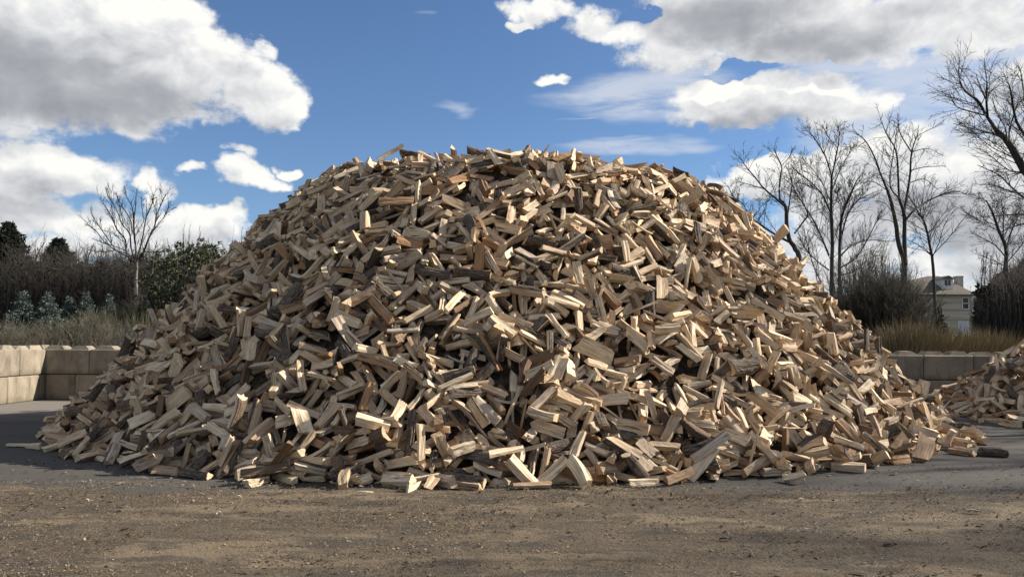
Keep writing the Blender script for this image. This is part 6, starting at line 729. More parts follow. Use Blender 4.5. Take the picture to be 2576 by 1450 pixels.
1097,663,99,309,37,343,1101,826,142,104,-7,132,1335,472,91,285,-46,288,1376,614,204,31,62,276,1005,769,71,302,30,169,964,960,44,265,6,159,933,788,16,53,-14,31,1015,1051,50,2,12,2,937,980,16,161,-46,10,1537,505,99,340,-31,301,1215,736,201,307,-20,181,1494,496,113,129,48,144,1226,417,28,12,12,57,1169,618,129,179,-32,91,1223,441,53,218,-31,28,1481,619,206,268,-39,322,
1500,546,150,156,19,129,1122,885,168,208,-35,103,1223,696,197,51,52,140,1451,351,16,196,-5,42,1237,556,116,254,-41,291,1197,582,125,200,-23,237,1396,579,182,130,39,290,1435,630,214,36,49,254,972,767,37,82,0,59,1015,938,65,300,55,291,1042,851,83,77,19,287,939,841,14,91,21,78,1046,797,100,81,23,87,1189,691,165,167,-20,289,1284,474,96,238,-52,120,949,712,22,115,-8,170,
1170,716,160,208,-16,195,1432,374,33,320,-5,16,1298,458,75,265,-5,206,998,727,52,336,43,231,1256,385,16,68,-72,11,1310,474,87,165,8,348,1314,424,75,158,-22,20,987,825,59,96,13,19,1031,848,88,106,-8,334,995,966,54,228,26,358,1064,565,42,50,25,213,1273,424,39,239,-68,87,1558,531,119,205,-37,134,935,768,5,301,-2,71,1172,422,6,123,-2,333,1344,356,5,156,-2,1,
1249,374,14,323,-11,355,1085,575,48,106,36,241,1033,714,78,112,-17,186,1474,571,185,178,29,261,945,879,25,284,0,183,982,987,42,137,-27,156,1493,455,76,201,-5,170,1037,764,71,313,11,181,1290,424,35,166,-8,123,1216,415,10,319,-1,218,1383,402,45,143,-11,212,1419,409,44,102,31,261,1122,795,152,294,45,291,1447,530,148,70,2,163,1461,611,209,18,26,35,1053,584,52,183,-49,349,
965,741,14,57,35,3,1245,455,53,330,28,53,1048,706,76,218,-32,48,1038,567,35,310,19,345,1315,541,137,135,-2,217,999,969,66,240,2,302,1124,1012,113,188,22,237,977,860,39,303,37,239,1193,434,18,131,-1,24,1416,467,98,235,11,142,1093,649,91,346,26,294,1445,466,86,340,-40,319,1322,442,58,283,-59,183,1385,546,157,154,-9,42,1584,536,123,225,43,172,1277,562,129,64,46,4,
1128,803,157,130,-9,325,1093,758,123,11,37,63,1123,566,91,152,-28,283,1079,824,124,283,68,215,1072,895,114,345,35,345,1107,1019,113,13,13,236,1037,1008,69,63,-32,259,1079,1060,62,176,27,300,1257,616,166,205,-43,98,1366,325,9,71,-26,355,1165,556,100,249,-29,153,1078,998,104,222,-66,102,954,861,36,119,73,70,1396,378,18,144,18,133,1289,377,9,108,3,271,999,651,19,302,-26,155,
1261,410,19,17,39,118,1259,666,191,350,-32,90,1105,544,59,281,-23,201,1133,721,138,30,33,63,1036,741,84,89,-2,22,1050,648,75,307,-13,134,1130,707,137,212,-11,180,1058,834,115,96,-44,330,1205,432,29,219,-3,109,1125,684,121,86,-33,184,1177,667,139,108,-15,330,1028,843,77,90,-32,115,1003,922,65,353,-7,305,987,916,44,339,55,11,1009,575,4,101,-2,11,1031,551,3,109,3,177,
1210,387,8,222,51,178,1110,469,20,195,-36,214,1240,406,18,235,24,203,998,585,9,49,40,148,1006,741,59,6,-6,188,1087,813,120,239,-42,348,1247,442,57,273,-59,111,950,748,17,338,18,194,1117,980,137,133,-31,303,1021,570,14,41,4,190,1152,912,171,187,51,140,1050,692,70,235,-26,167,1234,648,176,124,29,321,975,908,42,118,30,134,1326,403,37,68,-52,268,1125,466,15,187,40,358,
1054,649,61,344,39,222,972,702,25,293,-26,191,1263,582,133,247,66,121,1181,675,159,240,-44,163,921,746,3,263,1,184,1074,978,103,229,-6,10,1195,719,175,77,-25,284,1039,622,36,145,-22,147,1240,439,38,255,-60,200,1117,728,123,25,61,31,1465,536,145,29,16,29,1509,445,76,69,49,346,1472,404,62,178,-19,326,957,949,11,132,-36,159,948,894,17,38,8,310,1520,461,79,262,-55,56,
1288,429,43,159,-15,211,1020,603,27,188,57,135,1055,792,88,280,-21,336,1055,624,49,271,4,128,1123,562,66,171,-43,168,961,639,17,27,26,33,1188,602,135,339,33,261,950,888,33,317,9,54,1076,910,115,180,-21,37,1020,1093,37,181,-4,191,1191,537,77,294,-44,125,1346,459,76,350,27,233,1523,536,134,183,21,64,1198,560,110,204,-77,22,1439,544,166,171,8,140,1086,584,64,135,48,286,
1130,748,151,327,42,305,1295,549,131,319,-2,129,1017,951,67,234,36,330,976,913,53,74,2,230,1063,503,14,42,-14,322,1035,641,49,52,51,51,1251,547,112,54,15,23,1132,701,131,168,-31,128,1258,683,200,271,13,92,1016,733,66,98,7,358,1360,549,160,10,31,311,1050,940,97,347,41,106,914,880,7,195,-4,84,1025,880,68,158,-50,352,1400,382,25,324,-17,273,1224,490,64,59,32,311,
1527,478,95,172,18,28,1255,501,88,181,7,198,1059,597,54,285,-42,57,1304,614,187,144,2,275,1197,654,154,83,25,285,1264,425,50,149,-16,208,1145,662,138,323,9,341,1186,781,193,26,30,291,1321,624,195,353,-47,112,1361,349,25,124,48,162,991,950,55,291,24,184,972,1004,29,285,-17,319,1231,613,145,319,73,119,1049,537,13,184,-17,350,1404,359,24,335,-40,345,1107,629,92,348,41,21,
1024,651,40,54,57,261,960,676,22,347,17,161,1429,411,67,164,49,158,1392,488,117,325,-10,44,1006,812,64,63,50,21,980,797,39,98,-35,129,1085,473,3,101,-1,291,1355,351,11,71,-6,61,1140,458,17,323,-21,120,1172,606,122,92,-31,178,1251,530,110,223,-11,95,1175,705,157,352,-67,209,957,903,36,350,-19,296,995,1020,45,258,-6,1,946,874,12,164,-39,210,1113,965,126,113,-25,259,
1064,874,102,280,0,319,1032,934,72,58,33,304,1142,668,124,360,48,53,1069,815,110,305,-8,194,1382,522,132,9,-62,327,1198,466,46,322,7,8,1189,598,124,36,11,157,1408,380,43,57,7,215,1390,562,167,56,-58,277,1541,613,193,174,40,172,971,875,54,328,55,292,1021,842,62,158,-35,72,1046,1024,63,194,-16,196,1046,541,6,109,2,234,1246,395,24,34,13,340,1307,380,26,229,-43,85,
1088,613,68,191,-63,52,1121,434,8,294,-12,58,1053,566,39,302,49,303,1049,1006,86,136,-22,103,936,821,14,316,14,226,1005,989,56,86,-8,274,1134,473,18,307,-26,36,1330,347,14,168,-18,288,1013,760,59,14,57,193,927,794,23,292,31,173,1025,991,68,159,-17,172,1378,317,3,344,1,351,1248,574,129,335,-17,215,1032,752,79,293,-6,77,1036,663,71,292,8,43,1090,711,122,102,14,188,
1348,534,138,30,28,122,1162,487,55,170,4,95,1211,415,40,213,-53,4,951,666,6,160,-17,184,1015,1063,40,193,14,168,1311,410,40,34,-14,243,1466,428,57,79,43,62,1314,544,131,107,-23,27,1364,384,37,44,33,179,1256,517,108,246,1,188,1295,542,118,314,23,55,950,767,30,116,32,106,1070,648,64,303,4,340,1486,438,60,124,47,166,1014,549,5,103,8,76,1103,614,74,54,59,62,
1537,565,151,50,77,92,1478,415,63,332,53,249,994,927,55,81,-41,214,1042,882,92,170,-40,181,1421,436,73,89,58,8,1055,537,23,100,17,249,1418,338,9,342,-9,207,1148,589,93,231,1,351,1330,584,169,180,4,67,1315,557,150,174,-33,147,1346,431,70,265,5,257,1016,913,65,292,-53,244,1086,974,119,58,0,236,1014,1003,57,281,-20,305,1134,438,2,341,1,356,1081,722,95,103,-31,326,
1315,461,78,78,9,118,1495,524,131,358,-76,3,929,808,9,274,1,275,1092,940,121,320,19,78,1143,552,70,315,72,235,1094,455,6,54,-5,129,1181,724,173,39,11,8,1014,878,80,210,-43,207,904,875,14,321,-2,359,1460,378,22,10,10,126,1161,404,4,330,-1,353,1320,410,51,163,-3,195,1110,493,31,70,25,331,1342,599,177,345,37,249,1475,387,50,18,4,147,1145,796,167,326,-28,128,
927,914,10,74,20,223,1149,626,114,31,41,224,1298,384,28,226,-21,103,1379,352,19,58,47,119,1130,603,100,160,5,248,1107,694,116,260,-17,232,1207,399,20,166,-4,246,1364,525,147,154,-1,268,1152,786,172,252,5,326,1010,707,58,212,-56,143,977,804,46,307,21,101,1048,928,103,243,-38,234,1449,386,35,2,-27,240,1130,489,35,109,27,313,1243,457,59,184,-47,157,1305,502,118,214,-44,3,
1490,598,193,128,-27,328,1092,531,40,59,56,182,1085,746,108,261,-12,258,1425,472,111,242,-14,183,947,834,42,78,39,276,957,879,28,56,-27,292,1183,471,38,194,16,328,1151,744,170,132,-21,46,1450,496,123,307,-15,13,1075,742,111,197,-35,330,1059,798,109,64,39,174,1518,472,94,10,-30,153,1401,421,67,216,7,318,1456,488,108,317,50,295,1120,958,149,305,49,117,1140,580,77,122,25,197,
1115,678,106,104,-43,253,1591,531,112,226,44,57,1050,721,88,270,-11,327,1359,576,179,166,-21,60,1451,423,61,113,42,98,1452,440,81,23,18,39,1321,413,72,354,10,232,1204,509,87,246,-6,44,1196,541,96,150,-7,33,1009,894,80,127,-61,334,975,729,34,236,-34,143,856,798,6,294,1,189,1044,565,22,200,-28,227,1439,513,120,338,-35,25,1362,431,68,58,55,32,991,608,14,347,29,222,
1460,578,169,28,50,48,1162,600,119,317,81,30,1514,658,225,62,36,355,1352,481,108,120,18,328,1345,276,6,193,0,175,1426,557,181,67,20,343,1006,659,48,163,-45,175,906,661,6,279,-1,82,964,853,48,19,44,76,1015,857,78,24,6,152,1025,785,90,329,-27,329,1138,500,34,144,-12,38,1375,373,24,340,3,344,1279,380,15,294,1,306,1435,536,145,135,55,93,1254,413,36,90,4,356,
1416,409,62,133,47,83,1285,632,205,190,-72,239,1035,853,103,267,-12,55,998,869,59,357,21,246,1097,903,135,61,-35,301,1094,878,130,227,-40,216,1469,476,96,95,38,335,968,558,4,152,2,68,1033,574,24,229,5,216,1570,510,104,250,-48,101,1187,488,59,141,-5,81,1150,766,168,296,36,283,1058,483,32,163,-32,279,1152,495,61,313,25,56,1044,831,84,48,6,34,999,625,19,69,-60,170,
1223,398,15,350,6,163,1362,475,98,77,34,289,1397,483,107,18,-16,351,928,845,18,176,-25,101,977,893,48,147,-21,182,1037,649,43,291,17,12,1095,498,16,130,-15,155,1115,780,139,21,57,181,1297,582,157,243,-63,343,1310,477,82,209,0,116,928,858,24,350,20,25,1405,449,74,2,-31,221,1125,656,113,23,53,50,1058,661,72,337,43,157,1251,599,153,194,-63,233,1072,729,96,135,-42,260,
1209,598,130,35,-18,229,1223,687,181,130,-36,66,1181,861,195,218,-47,285,1089,681,96,310,38,25,959,967,33,302,1,161,958,778,19,203,-23,179,908,854,5,107,-2,5,932,673,9,8,18,262,1350,359,22,13,-3,252,1217,703,183,23,-2,293,1140,882,165,74,24,296,1059,781,112,178,-56,22,967,783,41,65,21,320,1104,942,138,202,-35,185,1021,1072,44,215,27,195,1420,358,7,231,-16,53,
1152,692,137,64,53,4,1186,583,107,18,50,220,1231,598,137,41,9,54,963,818,36,288,-3,66,1300,509,106,90,48,192,1091,487,7,118,6,85,1369,403,37,159,-3,36,1466,451,77,67,-2,85,980,695,36,205,-37,52,1037,672,52,295,31,348,1066,576,36,136,-13,223,1418,562,164,233,32,323,1057,622,59,11,-7,127,1484,522,137,104,40,177,1237,470,64,196,75,106,1077,538,31,94,15,189,
1135,644,111,196,-52,17,1059,742,96,135,-18,190,1279,511,107,48,50,349,1270,575,137,222,-14,82,1103,855,147,340,31,313,1292,478,79,216,-28,244,1465,398,48,184,2,219,909,776,5,55,0,204,992,806,49,286,15,97,1165,429,13,197,-30,289,1055,499,7,81,11,6,1400,508,132,231,-65,175,1480,391,57,136,-21,3,1211,518,96,158,-15,343,1102,751,136,216,-45,23,1398,344,6,48,9,329,
1433,491,109,123,1,341,1146,464,29,132,40,99,1447,455,87,179,-1,13,1201,778,206,93,20,278,1015,1016,55,313,15,189,951,741,13,71,-12,338,955,933,30,94,16,233,1039,712,72,189,7,345,1098,798,125,47,46,226,1001,834,50,341,42,321,1044,533,20,108,12,29,1445,414,45,250,-39,305,1106,749,120,337,44,76,1315,522,119,90,17,282,1109,694,107,169,10,244,1075,487,15,276,-23,341,
1156,859,171,90,38,249,1547,529,129,49,-3,2,1098,715,128,111,15,328,996,719,33,157,-58,15,1260,479,88,203,-60,329,1508,585,178,139,50,52,1463,626,218,136,-27,20,1056,679,81,239,-14,17,1068,976,95,14,4,159,987,792,35,198,-42,107,1049,1007,65,234,-42,165,1385,432,57,203,-26,74,1059,919,106,75,37,182,1012,954,64,354,-40,349,969,963,23,241,21,111,1290,396,26,336,-23,38,
1116,614,87,252,-10,37,1221,380,12,110,39,306,1019,572,32,98,-48,152,1023,678,59,278,-34,313,1184,821,202,299,-4,152,1376,348,5,5,-5,204,1187,658,146,149,54,229,1315,488,98,76,-5,56,1428,497,119,6,32,183,1401,383,37,226,13,172,1217,464,54,300,-47,34,923,659,14,1,-11,289,958,960,20,242,25,12,1020,791,62,343,41,111,1115,488,16,252,-32,220,1418,457,85,167,35,103,
1190,597,109,178,-18,127,1217,580,117,25,11,335,1213,511,75,188,-58,53,1112,519,46,198,-20,61,1309,422,60,306,0,57,1311,618,194,341,-13,14,1007,627,32,132,-12,250,1274,588,158,130,38,3,1264,682,207,284,12,156,986,837,53,52,39,159,1021,1022,64,240,17,119,1004,688,34,326,39,7,1175,465,32,330,-9,92,1241,630,162,153,-54,324,1295,667,218,71,39,95,1120,607,108,281,-32,189,
894,728,4,55,-2,173,1525,493,106,226,-27,150,1450,540,157,125,-3,103,
]).reshape(-1, 6)
# ================================================================ ground
def terrain_z(x, y):
    r = np.maximum(0, y - 21.5)
    return .034 * np.minimum(r, 160) + .10 * np.sin(x * .21 + 1) * np.clip(r / 8, 0, 1) - .05 * (y < 21.5)
def build_ground():
    xs = np.concatenate([np.linspace(-600, -60, 10), np.arange(-56, 57, 2.), np.linspace(60, 600, 10)])
    ys = np.concatenate([np.linspace(-60, 19, 12), np.arange(20.3, 60, 1.3), np.linspace(62, 1000, 24)])
    X, Y = np.meshgrid(xs, ys, indexing='ij'); Z = terrain_z(X, Y)
    ny = len(ys); i, j = np.meshgrid(np.arange(len(xs) - 1), np.arange(ny - 1), indexing='ij')
    F = np.stack([i * ny + j, (i + 1) * ny + j, (i + 1) * ny + j + 1, i * ny + j + 1], -1).reshape(-1, 4)
    m = bpy.data.meshes.new('ground'); quick_mesh(m, np.column_stack([X.ravel(), Y.ravel(), Z.ravel()]), F)
    m.materials.append(simple('field_ground', (.06, .055, .03), (.14, .115, .06), 1.3, bs=.5, bd=.05))
    tag(link('ground', m), kind='structure')
    # asphalt yard
    mm, g, p = mat('asphalt')
    tc = g.n('ShaderNodeTexCoord'); v = tc.outputs['Object']
    fine = g.noise(v, 190, 3, .7); mid = g.noise(v, 7, 6, .6); big = g.noise(g.vm('MULTIPLY', v, (.5, 1.1, 1)), .55, 5, .55, .8)
    col = g.mix(g.ramp(fine, .3, .7), c4(.040, .036, .032), c4(.076, .068, .060))
    col = g.mix(g.ramp(mid, .35, .75, 0, .5), col, c4(.088, .077, .063))
    col = g.mix(g.ramp(big, .42, .7, 0, .55), col, c4(.098, .086, .071))
    sp = g.n('ShaderNodeSeparateXYZ'); g.put(sp.inputs[0], v)
    # yard colour turns paler towards the wall, wood dust towards the dirt strip
    col = g.mix(g.m('MULTIPLY', g.ramp(g.m('ADD', sp.outputs[1], g.m('MULTIPLY', big, 3.)), 15.8, 18.2), .85), col, c4(.19, .17, .142))
    g.put(p.inputs['Base Color'], col); p.inputs['Roughness'].default_value = .9
    bump(g, p, g.m('ADD', fine, g.m('MULTIPLY', mid, 1.4)), .6, .01)
    m = mesh_from('asphalt', [(-70, 3, 0), (70, 3, 0), (70, 21.2, 0), (-70, 21.2, 0)], [(0, 1, 2, 3)], [mm])
    tag(link('yard_pavement', m), kind='structure')
    # bumpy dirt strip in front
    xs = np.concatenate([np.arange(-60, -9, 3.), np.arange(-9, 9.05, .07), np.arange(11, 61, 3.)])
    t = np.concatenate([np.linspace(0, .35, 6), np.linspace(.38, 1, 62)])
    X, T = np.meshgrid(xs, t, indexing='ij')
    edge = 8.12 + .12 * np.sin(xs * .9 + 1) + .09 * np.sin(xs * 2.3) + .05 * np.sin(xs * 6.1 + 2) + .04 * np.sin(xs * 13.7)
    edge = edge + np.where(xs < -2.5, -.12, 0.) + np.where(xs > 3.5, .08, 0)
    Y = -14 + (edge[:, None] + 14) * T
    Z = np.zeros_like(X)
    for a in range(X.shape[0]):
        for b in range(6, X.shape[1]):
            q = Vector((X[a, b] * 1.1, Y[a, b] * 2.0, 0))
            Z[a, b] = .022 * noise.noise(q) + .014 * noise.noise(q * 3.1) + .008 * noise.noise(q * 8.)
    Z = .010 + Z * np.clip((1 - T) * 14, 0, 1) + .018 * np.clip((1 - T) * 6, 0, 1)
    Z = np.maximum(Z, .004)
    ny = len(t); i, j = np.meshgrid(np.arange(len(xs) - 1), np.arange(ny - 1), indexing='ij')
    F = np.stack([i * ny + j, (i + 1) * ny + j, (i + 1) * ny + j + 1, i * ny + j + 1], -1).reshape(-1, 4)
    m = bpy.data.meshes.new('dirt'); quick_mesh(m, np.column_stack([X.ravel(), Y.ravel(), Z.ravel()]), F)
    mm, g, p = mat('wood_dust_dirt')
    tc = g.n('ShaderNodeTexCoord'); v = tc.outputs['Object']
    vs = g.vm('MULTIPLY', v, (1, 1.5, 1))
    grit = g.noise(v, 95, 4, .75); clod = g.noise(v, 28, 5, .65, .4); pat = g.noise(g.vm('MULTIPLY', v, (.55, 1.5, 1)), 1.15, 6, .62, .5); pat2 = g.noise(g.vm('MULTIPLY', v, (.7, 1.6, 1)), 2.6, 5, .6)
    col = g.mix(g.ramp(grit, .32, .68), c4(.050, .036, .024), c4(.155, .115, .076))
    col = g.mix(g.ramp(clod, .48, .64, 0, .85), col, c4(.045, .042, .031))
    col = g.mix(g.ramp(pat, .49, .62, 0, .75), col, c4(.20, .152, .096))
    col = g.mix(g.ramp(pat2, .50, .60, 0, .75), col, c4(.056, .046, .036))
    vor = g.n('ShaderNodeTexVoronoi'); g.put(vor.inputs['Vector'], vs); vor.inputs['Scale'].default_value = 75
    fl = g.m('MULTIPLY', g.ramp(vor.outputs['Distance'], .30, .18), g.ramp(g.noise(v, 3.2, 4, .6), .42, .60))
    col = g.mix(g.m('MULTIPLY', fl, .8), col, c4(.36, .30, .21))
    g.put(p.inputs['Base Color'], col); p.inputs['Roughness'].default_value = .95
    bump(g, p, g.m('ADD', g.m('MULTIPLY', clod, 2.), grit), .9, .016)
    m.materials.append(mm); m.polygons.foreach_set('use_smooth', np.ones(len(F), bool))
    tag(link('dirt_strip', m), kind='structure')
build_ground()
def scatter_flakes(name, label, n, area, size, cols, thick, seed, clump=True, edge_bias=False):
    """small loose flakes lying on the ground; nobody could count them"""
    R = np.random.RandomState(seed)
    x0, x1, y0, y1 = area
    px = R.uniform(x0, x1, n * 3); py = y0 + (y1 - y0) * R.rand(n * 3) ** 1.0
    keep = []
    for k in range(n * 3):
        v = noise.noise(Vector((px[k] * .55, py[k] * 1.5, seed))) + .6 * noise.noise(Vector((px[k] * 1.9, py[k] * 3.4, seed + 3)))
        if not clump or R.rand() < .25 + 1.5 * max(0, v): keep.append(k)
        if len(keep) >= n: break
    px, py = px[keep], py[keep]; n = len(px)
    a = R.uniform(0, 2 * math.pi, n); L = size * R.lognormal(0, .5, n); Wd = L * R.uniform(.25, .7, n)
    dx = np.column_stack([np.cos(a), np.sin(a), R.normal(0, .22, n)]); dy = np.column_stack([-np.sin(a), np.cos(a), R.normal(0, .3, n)])
    z = R.uniform(.0, .012, n) + L * .22 + thick
    c = np.column_stack([px, py, z])
    V = np.stack([c - dx * L[:, None] - dy * Wd[:, None] * .6, c + dx * L[:, None] * .9 - dy * Wd[:, None], c + dx * L[:, None] + dy * Wd[:, None] * .7, c - dx * L[:, None] * .8 + dy * Wd[:, None]], 1)
    V[:, 1, 2] += L * .25 * R.rand(n)
    top = V + np.array([0, 0, .003])
    VV = np.concatenate([V, top], 1).reshape(-1, 3)
    b = np.arange(n)[:, None, None] * 8
    F = (np.array([[4, 5, 6, 7], [0, 1, 5, 4], [1, 2, 6, 5], [2, 3, 7, 6], [3, 0, 4, 7]])[None] + b).reshape(-1, 4)
    m = bpy.data.meshes.new(name); quick_mesh(m, VV, F)
    m.materials.append(leaf_mat(name, cols, .9, .1))
    o = link(name, m); tag(o, label, None, kind='stuff'); return o
scatter_flakes('wood_chips', 'small pale wood chips and sawdust flakes strewn over the brown dirt', 42000, (-7.5, 7.5, 4.0, 8.35), .0040, [(.13, .10, .065), (.22, .17, .11), (.31, .245, .165)], .016, 21)
scatter_flakes('bark_crumbs', 'small dark bark crumbs and clods on the brown dirt', 7000, (-7.5, 7.5, 4.0, 8.4), .008, [(.03, .022, .016), (.06, .045, .032), (.10, .075, .05)], .014, 33)
scatter_flakes('wood_litter', 'bits of bark and wood litter on the asphalt along the foot of the pile', 1500, (-7.0, 7.0, 8.1, 10.0), .010, [(.05, .035, .022), (.12, .09, .06), (.28, .22, .15)], .004, 45)
# ---- a few splinters and chips large enough to pick out
def sliver(x, y, ang, L, w, col, label, bendy=.1, z=.022):
    R = np.random.RandomState(int(abs(x * 1000 + y * 77)))
    n = 6; V = []
    for k in range(n):
        t = k / (n - 1); ww = w * (1 - .75 * abs(2 * t - 1) ** 2.2) / 2 * R.uniform(.8, 1.2)
        cx = (t - .5) * L; cy = bendy * L * (4 * t * (1 - t) - .6) + R.normal(0, w * .06)
        zz = z + .012 * math.sin(t * 3.1) + .004
        V += [(cx, cy - ww, zz - .006), (cx, cy + ww, zz - .006), (cx, cy + ww * .9, zz + .005), (cx, cy - ww * .9, zz + .005)]
    ca, sa = math.cos(ang), math.sin(ang)
    V = [(x + p[0] * ca - p[1] * sa, y + p[0] * sa + p[1] * ca, p[2]) for p in V]
    F = [(0, 1, 2, 3), tuple(4 * (n - 1) + q for q in (3, 2, 1, 0))]
    for k in range(n - 1):
        for q in range(4):
            F.append((4 * k + q, 4 * (k + 1) + q, 4 * (k + 1) + (q + 1) % 4, 4 * k + (q + 1) % 4))
    m = mesh_from('splinter', V, F, [col]); tag(link('splinter', m), label, 'wood splinter', 'loose splinters on the ground')
def gp(px, py):                         # ground point through a pixel of the 4032 px photograph
    d = px_dir(px * .63889, py * .63889); t = -1.5 / d.z; return d.x * t, d.y * t
M_SLIV = simple('fresh_splinter', (.50, .41, .28), (.66, .57, .42), 22, bs=.3, bd=.003)
M_SLIV2 = simple('weathered_splinter', (.25, .19, .12), (.36, .29, .2), 22, bs=.3, bd=.003)
for (px, py, a, L, w, mt, lab, bd_, zz) in [
    (553, 1885, .02, .145, .012, M_SLIV, 'thin straight pale splinter lying on bare asphalt left of the pile foot', .0, .006),
    (1435, 1952, .1, .17, .030, M_SLIV, 'long pale wavy wood splinter on brown dirt below the pile centre', -.12, .03),
    (340, 1984, -.2, .055, .022, M_SLIV, 'short bright chip on dirt, nearest the left edge', .1, .03),
    (936, 1969, .05, .07, .020, M_SLIV, 'small flat pale chip on dirt, left of the long wavy splinter', .05, .03),
    (1250, 1994, .0, .19, .006, M_SLIV2, 'thin dull straw-like splinter lying on dirt below the wavy splinter', .02, .03),
    (862, 2035, .3, .04, .02, M_SLIV, 'tiny bright curled chip low on the dirt, left half', .3, .03),
    (3155, 1980, -.1, .07, .022, M_SLIV, 'small bright chip on dirt right of the pile centre', .1, .03),
    (3830, 2026, -.3, .13, .04, M_SLIV2, 'flat grey-tan flake on dirt near the right edge', .0, .03),
    (3505, 2160, .2, .10, .05, M_BARK, 'dark bark scrap on dirt in the lower right', .05, .03),
    (2855, 2138, .0, .09, .045, M_BARK, 'dark bark lump on dirt below the right half of the pile', .1, .03)]:
    x, y = gp(px, py); sliver(x, y, a, L, w, mt, lab, bd_, zz)
# ================================================================ concrete block walls
def block_mesh(L, seed, keys=True, axis='x'):
    R = np.random.RandomState(seed); mb = MB(); H, Dp, b = .602, .60, .022
    j = lambda s=.004: R.normal(0, s)
    # bevelled box: three levels of rings
    def ring(z, ins):
        x0, x1, y0, y1 = .006 + ins, L - .006 - ins, ins, Dp - ins
        c = .02
        return [(x0 + c + j(), y0 + j(.002), z + j(.002)), (x1 - c + j(), y0 + j(.002), z + j(.002)), (x1 + j(.002), y0 + c, z + j(.002)), (x1 + j(.002), y1 - c, z), (x1 - c, y1, z), (x0 + c, y1, z), (x0 + j(.002), y1 - c, z), (x0 + j(.002), y0 + c, z + j(.002))]
    R0 = [ring(.003, .016), ring(.022, 0), ring(H * .5, 0), ring(H - .022, 0), ring(H - .003, .018)]
    V = [p for r in R0 for p in r]; F = []
    for s in range(4):
        for k in range(8):
            F.append((s * 8 + k, s * 8 + (k + 1) % 8, s * 8 + 8 + (k + 1) % 8, s * 8 + 8 + k))
    F.append(tuple(range(7, -1, -1))); F.append(tuple(32 + k for k in range(8)))
    mb.add(V, F)
    if keys:
        nk = max(1, int(round(L / .61)))
        for k in range(nk):
            cx = L * (k + .5) / nk + R.normal(0, .015); w, w2, h = .25 + j(.01), .155 + j(.02), .088 + j(.008)
            y0, y1 = .10, .50; c = R.uniform(-.03, .03)
            a = [(cx - w, y0, H - .006), (cx + w, y0, H - .006), (cx + w, y1, H - .006), (cx - w, y1, H - .006)]
            t = [(cx - w2 + c, y0 + .05, H + h + j(.006)), (cx + w2 + c, y0 + .05, H + h + j(.006)), (cx + w2 + c, y1 - .05, H + h + j(.006)), (cx - w2 + c, y1 - .05, H + h + j(.006))]
            mb.add(a + t, [(4, 5, 6, 7), (0, 1, 5, 4), (1, 2, 6, 5), (2, 3, 7, 6), (3, 0, 4, 7)])
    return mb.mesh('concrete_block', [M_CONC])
def block_wall(name, label, origin, rot, rows):
    root = empty(name, origin); root.rotation_euler = (0, 0, rot)
    tag(root, label, 'block wall', 'concrete block walls round the yard')
    for r, joints in enumerate(rows):
        for k in range(len(joints) - 1):
            a, b = joints[k], joints[k + 1]
            o = link('concrete_block', block_mesh(b - a, int(a * 31 + r * 977) % 9999, keys=(r == len(rows) - 1)), root)
            o.location = (a, NR.normal(0, .007), r * .61)
    return root
YW = 19.35
def joints(first, start, step, end):
    out = [first]; x = start
    while x < end - .3:
        if x > first + .2: out.append(x)
        x += step
    out.append(end); return out
block_wall('block_wall', 'back wall of stacked concrete blocks left of the pile, in shade', (0, YW, 0), 0,
           [joints(-11.26, -10.53, 1.22, 3.0), joints(-11.87, -11.43, 1.22, 3.0)])
block_wall('block_wall', 'grey concrete block wall behind the gap between both firewood piles', (0, YW + .004, 0), 0,
           [joints(3.01, 3.59, 1.22, 28), joints(3.01, 3.9, 1.215, 28)])
block_wall('block_wall', 'sunlit side wall of concrete blocks at the left edge', (-11.87, YW, 0), -math.pi / 2,
           [joints(-.60, .18, 1.22, 9), joints(.004, 1.0, 1.22, 9)])
# ================================================================ the firewood
SHAPES = [log_shape(i) for i in range(NSHAPE)]
for s in SHAPES:
    f = s['faces']; pt = s['part']
    s['q'] = np.array([a for a in f if len(a) == 4], np.int32); s['qp'] = np.zeros(len(s['q']))
    s['t'] = np.array([a for a in f if len(a) == 3], np.int32); s['bq'] = np.array(s['bfaces'], np.int32).reshape(-1, 4)
N_BIG_PILE = sum(SHAPE_COUNTS[0]); shape_of = np.concatenate([np.repeat(np.arange(NSHAPE), c) for c in SHAPE_COUNTS]); pile_of = (np.arange(len(LOGS)) >= N_BIG_PILE) * 1
order = OWN + sorted(set(range(len(LOGS))) - set(OWN))
LOGS = LOGS[order]; LS = shape_of[order]; LPILE = pile_of[order]; NLOG = len(LOGS); LP = (LOGS[:, :3] + np.array([0, 800, 0])) / 100.
def rot_of(k):
    h, t, r = np.radians(LOGS[k, 3:6]); return (Matrix.Rotation(h, 3, 'Z') @ Matrix.Rotation(-t, 3, 'Y') @ Matrix.Rotation(r, 3, 'X')).to_quaternion()
LROT = [rot_of(k) for k in range(NLOG)]
TR = np.random.RandomState(77); LT = np.zeros(NLOG)
for k in range(NLOG):
    u, v = TR.rand(2)
    for lim, lo, hi in ((.36, 0, .13), (.66, .2, .42), (.83, .5, .62), (.92, .68, .76), (.955, .81, .86), (1.01, .93, 1)):
        if u < lim: LT[k] = lo + (hi - lo) * v; break
LT[0], LT[1], LT[2] = .04, .1, .97
def to_px(p):
    q = CM.inverted() @ Vector(p); return 1288 + FPX * q.x / -q.z, 725 - FPX * q.y / -q.z
